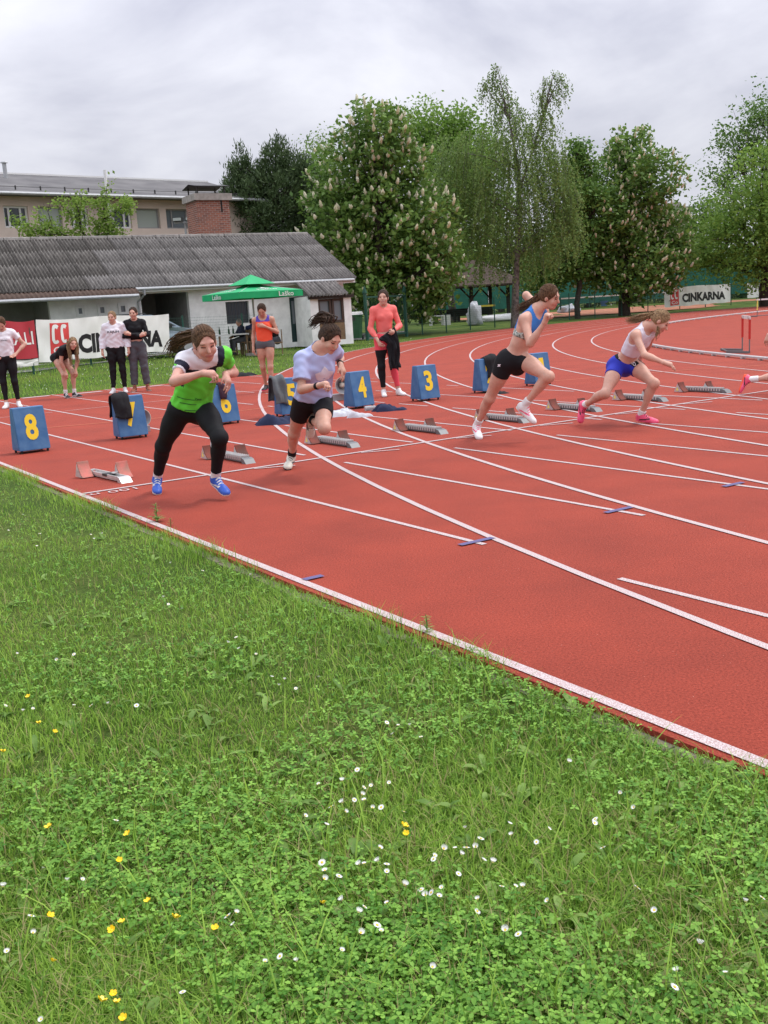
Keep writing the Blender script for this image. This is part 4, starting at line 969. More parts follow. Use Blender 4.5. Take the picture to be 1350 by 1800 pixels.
# birch with hanging twigs
def birch():
    Y = 56; base = Vector(base_at(905, 566, Y)); root = empty('birch_tree', base, 0, 'tall weeping birch with thin drooping twigs in front of the shelter roof', 'tree'); B0 = np.array(base)
    mb = MB(); tp = [at_y(906, 520, Y), at_y(908, 455, Y), at_y(915, 380, Y), at_y(912, 300, Y), at_y(895, 210, Y), at_y(874, 118, Y)]
    mb.tube([Vector((0, 0, 0))] + [p - base for p in tp], [.26, .2, .17, .12, .085, .05, .012], 9, cap=False)
    f2 = [at_y(914, 330, Y), at_y(935, 270, Y), at_y(955, 200, Y), at_y(972, 130, Y)]; mb.tube([p - base for p in f2], [.08, .06, .04, .01], 7, cap=False)
    starts = []
    cent = [(872, 118, 9, 7), (862, 135, 12, 9), (885, 140, 13, 10), (850, 150, 10, 8), (870, 165, 16, 13), (898, 170, 14, 12), (880, 195, 24, 20), (910, 200, 20, 16), (975, 130, 10, 8), (960, 140, 12, 10), (988, 135, 8, 7), (948, 165, 16, 13), (975, 165, 14, 11), (955, 195, 22, 20), (935, 215, 22, 18), (895, 230, 42, 30), (960, 235, 32, 26),
            (800, 268, 45, 60), (855, 262, 55, 80), (925, 258, 60, 90), (975, 282, 42, 60), (790, 330, 40, 55), (850, 335, 60, 100), (930, 335, 60, 110), (985, 345, 32, 60), (815, 385, 40, 45), (880, 395, 60, 80), (960, 395, 46, 65), (850, 430, 40, 22), (925, 430, 46, 26), (998, 385, 20, 20)]
    for x, y, rp, n in cent:
        c = at_y(x, y, Y); rad = rp * Y / F_PX
        pp = limb(mb, min(tp + f2, key=lambda q: (q - c - Vector((0, 0, -1.2))).length) - base, c - base, .05, .012, .12, 5, x)
        for k in range(int(n * 2.1)):
            q = unit(1)[0] * rad * random.uniform(.3, 1.05); q[1] *= 1.2; starts.append((np.array(c) + q, y))
    Cs = []; S_ = []
    for p, y in starts:
        ln = random.uniform(.5, 1.2) if y < 240 else random.uniform(.8, 2.1); m = int(ln / (.075 if y < 240 else .06)); t = np.linspace(0, 1, m)[:, None]; out = (p - np.array(at_y(905, y, Y))) * .06
        q = p + np.array([0, 0, -1.0]) * t * ln + out * np.sin(t * 1.5) * 2 + rng.normal(size=(m, 3)) * .045; Cs.append(q)
        if random.random() < .25: mb.tube([Vector(p) - base, Vector(p + np.array([0, 0, -ln * .5]) + out) - base, Vector(p + np.array([0, 0, -ln]) + out) - base], [.007, .006, .004], 4, cap=False)
    C = np.vstack(Cs); V, Fq = leaf_quads(C, .12, .8, .6); np_mesh('crown', V - B0, Fq, 'leaf_birch', root, False, rnd=np.repeat(rng.random(len(C)), 4)); mb.build('trunk', 'bark_birch', root, True)
birch()
L = px_lobes([(1015, 268, 16), (1008, 300, 20), (1030, 295, 14), (1018, 340, 26), (1040, 345, 20), (1012, 400, 36), (1000, 450, 40), (960, 480, 36)], 66, 6)
tree('leafy_tree', 'slender dark leafed tree between the birch and the smaller chestnut', L, base_at(1015, 545, 66), None, 'leaf_mid', 520, 22, .26, .34, r0=.2)
# trees on the right
L = px_lobes([(1345, 190, 40), (1300, 225, 36), (1340, 250, 48), (1278, 270, 34), (1310, 300, 46), (1262, 320, 30), (1290, 350, 44), (1380, 240, 70)], 84, 7)
tree('leafy_tree', 'tall open crowned tree with sky gaps behind the right hand maple', L, base_at(1360, 530, 84), None, 'leaf_mid', 330, 20, .26, .42, r0=.35, inner=.1)
L = px_lobes([(1330, 320, 55), (1290, 375, 48), (1345, 390, 62), (1255, 415, 44), (1310, 440, 62), (1370, 440, 60), (1240, 455, 34), (1390, 360, 70), (1290, 470, 34)], 70, 8)
tree('maple_tree', 'broad dense bright green maple over the fence with a dark trunk', L, base_at(1346, 520, 70), at_y(1342, 440, 70), 'leaf_light', 800, 20, .25, .4, r0=.42)
L = px_lobes([(1232, 375, 26), (1225, 415, 36), (1245, 450, 36), (1215, 455, 28), (1265, 380, 26), (1205, 480, 22)], 92, 9)
tree('leafy_tree', 'low round dark green tree between the chestnut and the maple', L, base_at(1230, 530, 92), None, 'leaf_mid', 260, 18, .28, .45, r0=.25)
# dark trees closing the view beyond the courts
far = [(585, 430, 62, 96), (660, 440, 60, 104), (745, 435, 66, 98), (800, 470, 60, 106), (880, 450, 70, 100), (965, 470, 62, 108), (1035, 455, 60, 100), (1110, 470, 56, 110), (1190, 468, 52, 104), (1265, 470, 58, 112), (1335, 470, 60, 102), (1410, 455, 70, 108)]
names = ('behind the low building gable', 'behind the large chestnut', 'behind the shelter gate', 'behind the shelter roof', 'behind the birch trunk', 'behind the runner in blue', 'behind the slender tree', 'behind the smaller chestnut', 'behind the small banner', 'behind the low round tree', 'behind the maple', 'behind the banner with thin lettering')
for i, (x, y, rp, Y) in enumerate(far):
    L = px_lobes([(x, y - 18, rp * .8), (x - rp * .4, y + 12, rp * .72), (x + rp * .45, y + 10, rp * .72), (x, y + 40, rp * .7)], Y, 20 + i)
    tree('background_tree', 'dense dark background tree ' + names[i], L, base_at(x, 548 - .0622 * (x - 675), Y), None, 'leaf_far', 170, 18, .42, .6, r0=.25, group='dark trees beyond the tennis court', asp=.75)
# small fresh green tree between the two buildings
def small_tree():
    Y = 47.5; base = Vector(base_at(165, 600, Y)); root = empty('young_tree', base, 0, 'sparse young tree with fresh green leaves in front of the beige building', 'tree'); B0 = np.array(base)
    mb = MB(); C = []
    def br(pts, r0, r1, dens):
        P3 = [at_y(x, y, Y + random.uniform(-.4, .4)) for x, y in pts]; n = len(P3); mb.tube([p - base for p in P3], [r0 + (r1 - r0) * i / (n - 1) for i in range(n)], 6, cap=False)
        for a, b in zip(P3, P3[1:]):
            L_ = (b - a).length
            for k in range(int(L_ * dens)): C.append(np.array(a.lerp(b, random.random())) + rng.normal(size=3) * .16)
    st1 = at_y(165, 430, Y)
    mb.tube([Vector((0, 0, 0)), st1 - base], [.13, .1], 8, cap=False)
    br([(165, 430), (142, 405), (138, 370), (128, 345)], .07, .012, 46); br([(165, 430), (178, 400), (184, 360), (189, 322)], .07, .012, 60); br([(140, 385), (120, 372), (108, 362), (104, 352)], .03, .008, 60); br([(138, 365), (150, 355), (143, 348)], .025, .008, 60)
    br([(182, 385), (200, 375), (215, 365), (222, 352), (228, 372)], .035, .008, 90); br([(178, 400), (165, 392), (158, 380)], .03, .008, 60); br([(184, 372), (172, 365), (168, 352)], .02, .008, 50)
    br([(165, 430), (110, 412), (92, 398), (84, 372), (90, 350)], .04, .006, 8); br([(92, 398), (75, 405), (55, 402), (30, 390), (22, 388)], .025, .006, 60); br([(110, 412), (85, 412), (60, 410), (40, 408)], .03, .006, 75); br([(95, 405), (70, 385), (66, 375)], .02, .006, 60); br([(84, 372), (76, 358)], .012, .004, 4); br([(84, 372), (98, 355)], .012, .004, 4)
    br([(140, 412), (125, 408), (100, 410)], .03, .006, 70); br([(180, 412), (205, 408), (222, 410)], .03, .006, 60); br([(178, 400), (190, 405), (200, 395)], .03, .006, 70); br([(165, 420), (180, 412), (190, 400)], .03, .006, 70)
    C = np.repeat(np.array(C), 3, 0) + rng.normal(size=(len(C) * 3, 3)) * .1; V, Fq = leaf_quads(C, .14, .25, .6); np_mesh('crown', V - B0, Fq, 'leaf_fresh', root, False, rnd=np.repeat(rng.random(len(C)), 4)); mb.build('trunk', 'bark_dark', root, True)
small_tree()

# ================================================================== EQUIPMENT ON THE TRACK
mat('box_blue', (.035, .115, .265), .5, col2=(.075, .175, .33), vscale=7, detail=12, bump=.12); mat('number_yellow', (.80, .56, .03), .55); mat('rubber', (.02, .02, .02), .8)
mat('cloth_black', (.012, .012, .014), .9, bump=.25, bscale=25); mat('cloth_navy', (.018, .025, .06), .9, bump=.3, bscale=25); mat('cloth_grey', (.10, .11, .115), .85, bump=.25, bscale=25); mat('cloth_maroon', (.035, .012, .022), .9, bump=.2); mat('cloth_pale', (.50, .52, .56), .9, bump=.3, bscale=22); mat('cloth_orange', (.62, .20, .05), .8)
mat('block_alu', (.55, .54, .53), .42, var=.12, vscale=14, metal=.5); mat('pad_red', (.20, .055, .04), .9, col2=(.09, .055, .045), vscale=11, bump=.3, bscale=90); mat('pad_pink', (.55, .17, .14), .85, col2=(.30, .17, .13), vscale=13, bump=.3, bscale=90); mat('horn_cream', (.60, .57, .47), .5); mat('grey_case', (.30, .30, .31), .6); mat('hurdle_red', (.50, .03, .025), .45); mat('hurdle_grey', (.16, .165, .17), .5, metal=.3); mat('yellow_tag', (.75, .66, .15), .5)
WORDS = {1: 'one', 2: 'two', 3: 'three', 4: 'four', 5: 'five', 6: 'six', 7: 'seven', 8: 'eight'}
BW, BH, BD0, BD1, FT = .37, .545, .15, .055, .035     # lane box: half depth at foot and top
ROT_BOX = math.atan2(-NY, -NX)
def front_y(z): return -(BD0 + (BD1 - BD0) * (z - FT) / (BH - FT))
def lane_box(num, px, py, yaw=0):
    p = gp(px, py); f = Vector((UX, UY, 0)); p = p - f * BD0
    r_ = empty('lane_box', p, ROT_BOX + R(yaw), 'blue lane marker box with the yellow number %s%s' % (WORDS[num], {7: ' and a black jacket over it', 6: ' and a dark strap over it', 5: ' and a grey jacket over it', 2: ' and black clothing on it'}.get(num, '')), 'lane box', 'numbered lane boxes behind the start line')
    w = BW / 2
    mb = MB(); mb.add([(-w, -BD0, FT), (w, -BD0, FT), (w, BD0, FT), (-w, BD0, FT), (-w, -BD1, BH), (w, -BD1, BH), (w, BD1, BH), (-w, BD1, BH)], [(3, 2, 1, 0), (0, 1, 5, 4), (1, 2, 6, 5), (2, 3, 7, 6), (3, 0, 4, 7), (4, 5, 6, 7)])
    b = mb.build('body', 'box_blue', r_)
    bv = b.modifiers.new('bevel', 'BEVEL'); bv.width = .008; bv.segments = 2
    # raised rim round the side panels
    for s_ in (-1, 1):
        MB().add([(s_ * (w + .004), y * .86, z) for y, z in ((-BD0, FT + .03), (BD0, FT + .03), (BD1, BH - .03), (-BD1, BH - .03))] + [(s_ * w, y * .86, z) for y, z in ((-BD0, FT + .03), (BD0, FT + .03), (BD1, BH - .03), (-BD1, BH - .03))], [(0, 1, 2, 3), (4, 0, 3, 7), (1, 5, 6, 2), (3, 2, 6, 7), (0, 4, 5, 1)]).build('side_panel', 'box_blue', r_)
    for x in (-w + .03, w - .03):
        for y in (-BD0 + .03, BD0 - .03): MB().tube([(x, y, 0), (x, y, FT + .004)], .014, 8).build('foot', 'rubber', r_)
    v, f_ = text_fit(str(num), .15 if num != 1 else .1, .315, .035)
    zc = .31; V = []
    for a, c in v: z = zc + c * .98; V.append((a, front_y(z) - .004, z))
    mesh_obj('number', V, f_, 'number_yellow', r_)
    return r_
BOX = {}
for num, px, py, yw in ((8, 62, 796, 3), (7, 238, 771, -2), (6, 402, 746, 2), (5, 519, 731.5, -4), (4, 641, 717.5, 5), (3, 758, 704.5, 1), (2, 866, 690, -2), (1, 957, 677.5, 0)):
    BOX[num] = lane_box(num, px, py, yw)
def drape(box, x0, x1, lf, lb, m, label, seed, cat='jacket', lump=.03, name='draped_jacket', rag=.05):
    """cloth hung over a lane box: down the front by lf, down the back by lb; a thing of its own"""
    prof = []; fs = math.hypot(BD0 - BD1, BH - FT); fd = Vector((0, -(BD0 - BD1), -(BH - FT))).normalized()
    total = lf + 2 * BD1 + lb; N = 26; M = 22; V = []
    for j in range(N + 1):
        d = total * j / N
        if d < lf: q = Vector((0, -BD1, BH)) + fd * (lf - d); nrm = Vector((0, -1, .2))
        elif d < lf + 2 * BD1: q = Vector((0, -BD1 + (d - lf), BH)); nrm = Vector((0, 0, 1))
        else: q = Vector((0, BD1, BH)) + Vector((0, -fd.y, fd.z)) * (d - lf - 2 * BD1); nrm = Vector((0, 1, .2))
        for i in range(M + 1):
            u_ = i / M; x = x0 + (x1 - x0) * u_; edge = (1 - (2 * u_ - 1) ** 4)
            k = mnoise.noise(Vector((x * 9 + seed, d * 4, seed))) ; k2 = mnoise.noise(Vector((x * 22 + seed, d * 9, seed + 3)))
            p = q + Vector((x + .03 * mnoise.noise(Vector((d * 6, seed, u_))), 0, 0)) + nrm * (.012 + lump * (.6 + k) * edge + .012 * k2)
            if j < 2 or j > N - 2: p.z += rag * mnoise.noise(Vector((x * 7, seed, j)))
            V.append(p)
    Fc = [(j * (M + 1) + i, j * (M + 1) + i + 1, (j + 1) * (M + 1) + i + 1, (j + 1) * (M + 1) + i) for j in range(N) for i in range(M)]
    o = mesh_obj(name, V, Fc, m, None, True); o.matrix_world = box.matrix_basis.copy(); so = o.modifiers.new('thick', 'SOLIDIFY'); so.thickness = .012; so.offset = 1
    return tag(o, label, cat)
drape(BOX[7], -.21, -.0, .29, .3, 'cloth_black', 'black jacket hung over the top of lane box 7', 3, lump=.05)
drape(BOX[6], -.07, .02, .2, .28, 'cloth_maroon', 'dark maroon scarf hung over lane box 6', 7, 'scarf', .015, 'draped_scarf', .01)
drape(BOX[5], -.26, -.08, .36, .34, 'cloth_grey', 'grey jacket hung over one end of lane box 5', 12, lump=.06)
drape(BOX[2], -.06, .2, .3, .42, 'cloth_black', 'black top thrown over lane box 2', 18, lump=.05)
def pile(name, px, py, rx, ry, rz, m, label, seed, yaw=0, cat='clothes'):
    """heap of dropped clothing: low lumpy cloth with folded ridges"""
    c = gp(px, py); N, M = 44, 26; V = []
    for j in range(M + 1):
        for i in range(N + 1):
            a = 2 * math.pi * i / N; r = j / M; kx = 1 + .45 * mnoise.noise(Vector((math.cos(a) * 1.9, math.sin(a) * 1.9, seed)))
            x, y = math.cos(a) * r * rx * kx, math.sin(a) * r * ry * kx
            h = (1 - r ** 4) * rz * (.5 + .5 * mnoise.noise(Vector((x * 4, y * 4, seed))) + .22 * abs(mnoise.noise(Vector((x * 16 + y * 5, y * 6, seed + 4)))) + .1 * mnoise.noise(Vector((x * 9, y * 24, seed + 8))))
            V.append((x, y, max(.006, h) if r < 1 else .0))
    Fc = [(j * (N + 1) + i, j * (N + 1) + i + 1, (j + 1) * (N + 1) + i + 1, (j + 1) * (N + 1) + i) for j in range(M) for i in range(N)]
    o = mesh_obj(name, V, Fc, m, None, True); o.location = c; o.rotation_euler = (0, 0, R(yaw))
    if o.data.polygons[len(Fc) // 2].normal.z < 0: o.data.flip_normals()
    return tag(o, label, cat)
pile('dropped_hoodie', 484, 745, .28, .17, .17, 'cloth_navy', 'dark navy hoodie dropped on the track below lane box 5', 2, -8)
pile('dropped_sweatshirt', 600, 731, .18, .13, .14, 'cloth_pale', 'pale grey sweatshirt dropped on the track between boxes 5 and 4', 5, 20); pile('dropped_trousers', 632, 733, .17, .07, .10, 'cloth_pale', 'pale crumpled trousers lying beside the grey sweatshirt', 31, 12)
pile('dropped_jacket', 684, 722, .24, .12, .15, 'cloth_navy', 'dark navy jacket crumpled on the track beside lane box 4', 9, 3); pile('black_bag', 424, 661, .42, .25, .15, 'cloth_black', 'black bag lying at the grass edge behind the chute', 14, 10, 'bag'); pile('dropped_shirt', 878, 692, .16, .1, .07, 'cloth_black', 'black cloth on the track at the foot of lane box 2', 16, 0)
pile('orange_cloth', 590, 698, .12, .09, .06, 'cloth_orange', 'small orange cloth on the track beside the horn speaker', 22, 0)
c = gp(653, 720); o = MB().tube([(-.1, 0, .035), (.05, 0, .035), (.08, 0, .035), (.11, 0, .035)], [.033, .033, .014, .013], 10).build('water_bottle', mat('clear_plastic', (.55, .6, .62), .15, trans=.5)); o.location = c + Vector((0, -.1, .0)); o.rotation_euler = (0, 0, .3); tag(o, 'small clear plastic bottle lying next to the navy jacket', 'bottle')
# horn speakers behind the boxes
def horn(px, py, face, label, sc=1.0):
    p = gp(px, py); r_ = empty('horn_speaker', p, math.atan2(face[1], face[0]) + math.pi / 2, label, 'loudspeaker', 'starter horn speakers'); r_.scale = (sc,) * 3
    MB().box((-.16, -.05, .0), (.16, .15, .1)).build('case', 'grey_case', r_)
    n = 28; prof = [(.0, .10, .055), (-.02, .13, .06), (-.06, .145, .085), (-.12, .15, .125), (-.15, .15, .15), (-.152, .15, .145), (-.12, .15, .11), (-.05, .15, .06), (.01, .15, .03)]
    def lathe(P, nm, m, par):
        V = []; 
        for y, rr in P:
            for k in range(n): a = 2 * math.pi * k / n; V.append((math.cos(a) * rr, y, .25 + math.sin(a) * rr))
        Fc = [(i * n + k, i * n + (k + 1) % n, (i + 1) * n + (k + 1) % n, (i + 1) * n + k) for i in range(len(P) - 1) for k in range(n)]; return mesh_obj(nm, V, Fc, m, par, True)
    lathe([(.12, .0), (.12, .05), (.08, .075), (.03, .08), (.0, .065), (-.05, .09), (-.1, .12), (-.14, .147), (-.152, .15), (-.15, .142)], 'horn', 'horn_cream', r_); lathe([(-.15, .141), (-.1, .105), (-.03, .07), (.0, .05), (.0, .0)], 'throat', 'grey_case', r_); lathe([(-.11, .0), (-.11, .02), (-.09, .042), (-.02, .045), (-.01, .03)], 'reflex_cone', 'horn_cream', r_)
    MB().tube([(0, .05, .1), (0, .05, .19)], .02, 8).build('bracket', 'grey_case', r_)
horn(601, 703, (.35, -.94), 'cream horn speaker on a grey case beside lane box 4')
horn(247, 760, (.6, -.8), 'cream horn speaker half hidden behind lane box 7', .8)
# starting blocks
def starting_block(lane, s_mid, t_mid, yaw, old, label):
    p = st(s_mid, t_mid); r_ = empty('starting_block', p, YAW + R(yaw), label, 'starting block', 'starting blocks behind the start line')
    r_.scale = (.92, .92, .88)
    L_ = .78 if not old else .8
    rail = MB().box((-L_ / 2, -.045, .012), (L_ / 2, .045, .03))
    for s_ in (-1, 1): rail.box((-L_ / 2, s_ * .045 - .006, .0301), (L_ / 2, s_ * .045 + .006, .062))
    rail.add([(L_ / 2 + .0, -.06, .0), (L_ / 2 + .1, -.06, .0), (L_ / 2 + .1, .06, .0), (L_ / 2, .06, .0), (L_ / 2, -.06, .062), (L_ / 2 + .05, -.06, .05), (L_ / 2 + .05, .06, .05), (L_ / 2, .06, .062)], [(3, 2, 1, 0), (4, 5, 6, 7), (0, 1, 5, 4), (1, 2, 6, 5), (2, 3, 7, 6), (3, 0, 4, 7)])
    rail.box((-L_ / 2 - .06, -.05, .0), (-L_ / 2 - .001, .05, .025)); rl_ = rail.build('rail', 'block_alu' if old else 'hurdle_grey', r_)
    if not old:
        me = None
        for i in range(15):
            x = -L_ / 2 + .045 + .049 * i
            if me is None: o = MB().box((-.010, -.056, .03), (.010, .056, .082)).build('tooth', 'block_alu', rl_); me = o.data
            else: o = bpy.data.objects.new('tooth', me); link(o, rl_)
            o.location = (x, 0, 0)
    else:
        MB().box((.02, -.06, .04), (.12, .06, .066)).build('clamp', 'black_metal', rl_); MB().box((-L_ / 2 - .16, -.02, .0), (-L_ / 2 - .061, .02, .012)).build('spike_plate', 'block_alu', rl_)
    for x, side in ((-.31, -1), (.02, 1)) if not old else ((-.3, -1), (.14, 1)):
        y0 = side * .06; y1 = side * .185; hh = .15 if not old else .165; sl = .085; pm = 'pad_red' if not old else 'pad_pink'
        lo, hi = min(y0, y1), max(y0, y1); n_ = 6; V = []; Fc = []
        for y in (lo, hi):
            for k in range(n_ + 1): t = k / n_; V.append((x + .10 - sl * 1.35 * t + .022 * math.sin(math.pi * t) * -1, y, .012 + hh * t))
        for k in range(n_): Fc.append((k, n_ + 1 + k, n_ + 2 + k, k + 1))
        V2 = [(a - .018, b, c) for a, b, c in V]; o_ = len(V); Fc += [(o_ + k + 1, o_ + n_ + 2 + k, o_ + n_ + 1 + k, o_ + k) for k in range(n_)]
        Fc += [(k, k + 1, o_ + k + 1, o_ + k) for k in range(n_)] + [(o_ + n_ + 1 + k, o_ + n_ + 2 + k, n_ + 2 + k, n_ + 1 + k) for k in range(n_)] + [(n_, 2 * n_ + 1, o_ + 2 * n_ + 1, o_ + n_), (0, o_, o_ + n_ + 1, n_ + 1)]
        pad = mesh_obj('pedal', V + V2, Fc, pm, r_)
        for y in (lo + .004, hi - .004):   # triangular side plates
            MB().add([(x + .07, y - .004, .01), (x - .1, y - .004, .01), (x - .035, y - .004, hh * .93), (x + .07, y + .004, .01), (x - .1, y + .004, .01), (x - .035, y + .004, hh * .93)], [(0, 1, 2), (5, 4, 3), (0, 3, 4, 1), (1, 4, 5, 2), (2, 5, 3, 0)]).build('side_plate', 'block_alu', pad)
        if not old and side < 0: MB().add([(x - .06, lo - .0005, .03), (x - .01, lo - .0005, .03), (x - .035, lo - .0005, .095)], [(0, 1, 2)]).build('yellow_sticker', 'yellow_tag', pad)
        MB().box((x - .03, min(0, y1), .064), (x + .02, max(0, y1), .078)).build('arm', 'block_alu', pad)
    return r_
for n in range(1, 8):
    tcn = n * LANE - .61
    starting_block(n, -.80 + .04 * math.sin(n * 2.1), tcn + .03 * math.cos(n * 1.7), random.uniform(-1.5, 1.5), False, 'aluminium starting block with dark red pedals in front of the box numbered ' + WORDS[n])
starting_block(8, -.72, 9.28, 5, True, 'old starting block with faded pink pedals in front of the box numbered eight')
# hurdles on the inner area
def hurdle(p1, p2, legdir, h, m_up, label, name='hurdle', board=True):
    r_ = empty(name, p1, math.atan2(p2.y - p1.y, p2.x - p1.x), label, 'hurdle'); W_ = 1.18; inv = Matrix.Rotation(-r_.rotation_euler.z, 3, 'Z'); ld = inv @ Vector(legdir).normalized()
    for x in (.06, W_ - .06):
        a = Vector((x, 0, 0)); b = a + ld * .7; w = ld.cross(Vector((0, 0, 1))) * .022
        MB().add([a - w, b - w, b + w, a + w] + [q + Vector((0, 0, .05)) for q in (a - w, b - w, b + w, a + w)], [(3, 2, 1, 0), (4, 5, 6, 7), (0, 1, 5, 4), (1, 2, 6, 5), (2, 3, 7, 6), (3, 0, 4, 7)]).build('base_leg', 'hurdle_grey', r_)
        MB().tube([(x, 0, .05), (x, 0, h * .4)], .014, 8).build('lower_upright', 'hurdle_grey', r_); MB().box((x - .018, -.022, h * .38), (x + .018, .022, h - .045)).build('upright', m_up, r_)
    a = Vector((.06, 0, 0)) + ld * .66; b = Vector((W_ - .06, 0, 0)) + ld * .66; MB().tube([a + Vector((0, 0, .03)), b + Vector((0, 0, .03))], .018, 8).build('cross_tube', 'hurdle_grey', r_)
    bd = MB().box((0, -.012, h - .07), (W_, .012, h)).build('top_board', 'white_plastic', r_)
    for x in (.2, W_ - .24): MB().box((x, -.0135, h - .0705), (x + .05, .0135, h - .0005)).build('board_stripe', 'banner_black', bd)
P1, P2_ = gp(1318, 621.5), gp(1297, 614); hurdle(P1, P1 + (P2_ - P1).normalized() * 1.18, gp(1250, 620) - P1, .80, 'hurdle_red', 'white and red hurdle standing inside the aluminium kerb')
P1 = gp(1329, 557); hurdle(P1, P1 + Vector((1.1, .25, 0)), Vector((-.2, 1, 0)), .82, 'yellow_tag', 'hurdle with yellow uprights beyond the red one, by the kerb')

# ================================================================== PEOPLE
def vec(a): return np.array(a, dtype=np.float64)
def nrm(a): a = vec(a); return a / (np.linalg.norm(a) + 1e-12)
def frame(right, up):
    """rows: right, forward, up (orthonormal)"""
    u_ = nrm(up); r_ = nrm(vec(right) - u_ * np.dot(right, u_)); return np.array([r_, np.cross(u_, r_), u_])
class Cap:
    """tapered capsule, optionally wider along one axis"""
    def __init__(s, a, b, ra, rb, tag='', wide=None, kw=1.0, k=.02): s.a, s.b, s.ra, s.rb, s.tag, s.wide, s.kw, s.k = vec(a), vec(b), ra, rb, tag, None if wide is None else nrm(wide), kw, k
    def box(s, g): m = max(s.ra, s.rb) * max(1, s.kw) + g; return np.minimum(s.a, s.b) - m, np.maximum(s.a, s.b) + m
    def d(s, P, g):
        ba = s.b - s.a; q = P - s.a.astype(np.float32); h = np.clip((q @ ba.astype(np.float32)) / max(1e-9, ba @ ba), 0, 1); q = q - h[..., None] * ba.astype(np.float32)
        if s.wide is not None:
            w = q @ s.wide.astype(np.float32); l2 = (q * q).sum(-1) - w * w + (w / s.kw) ** 2
        else: l2 = (q * q).sum(-1)
        return np.sqrt(np.maximum(l2, 1e-12)) - (s.ra + (s.rb - s.ra) * h + g)
class Cyl:
    """flat-ended cylinder, used to cut hems"""
    def __init__(s, a, b, ra, rb): s.a, s.b, s.r = vec(a), vec(b), max(ra, rb)
    def d(s, P, g):
        ba = s.b - s.a; L_ = np.linalg.norm(ba); w = (ba / L_).astype(np.float32); q = P - s.a.astype(np.float32); h = q @ w; rad = np.sqrt(np.maximum((q * q).sum(-1) - h * h, 1e-12)); return np.maximum(np.maximum(rad - s.r, -h), h - L_)
class Ell:
    """ellipsoid with axes = rows of F and radii r"""
    def __init__(s, c, r, F=None, tag='', k=.03): s.c, s.r, s.F, s.tag, s.k = vec(c), vec(r), np.eye(3) if F is None else F, tag, k
    def box(s, g): e = np.sqrt(((s.F * (s.r + g)[:, None]) ** 2).sum(0)); return s.c - e, s.c + e
    def d(s, P, g):
        q = (P - s.c.astype(np.float32)) @ s.F.T.astype(np.float32); r = (s.r + g).astype(np.float32); k0 = np.sqrt(((q / r) ** 2).sum(-1)); k1 = np.sqrt(((q / (r * r)) ** 2).sum(-1)) + 1e-9; return k0 * (k0 - 1) / k1
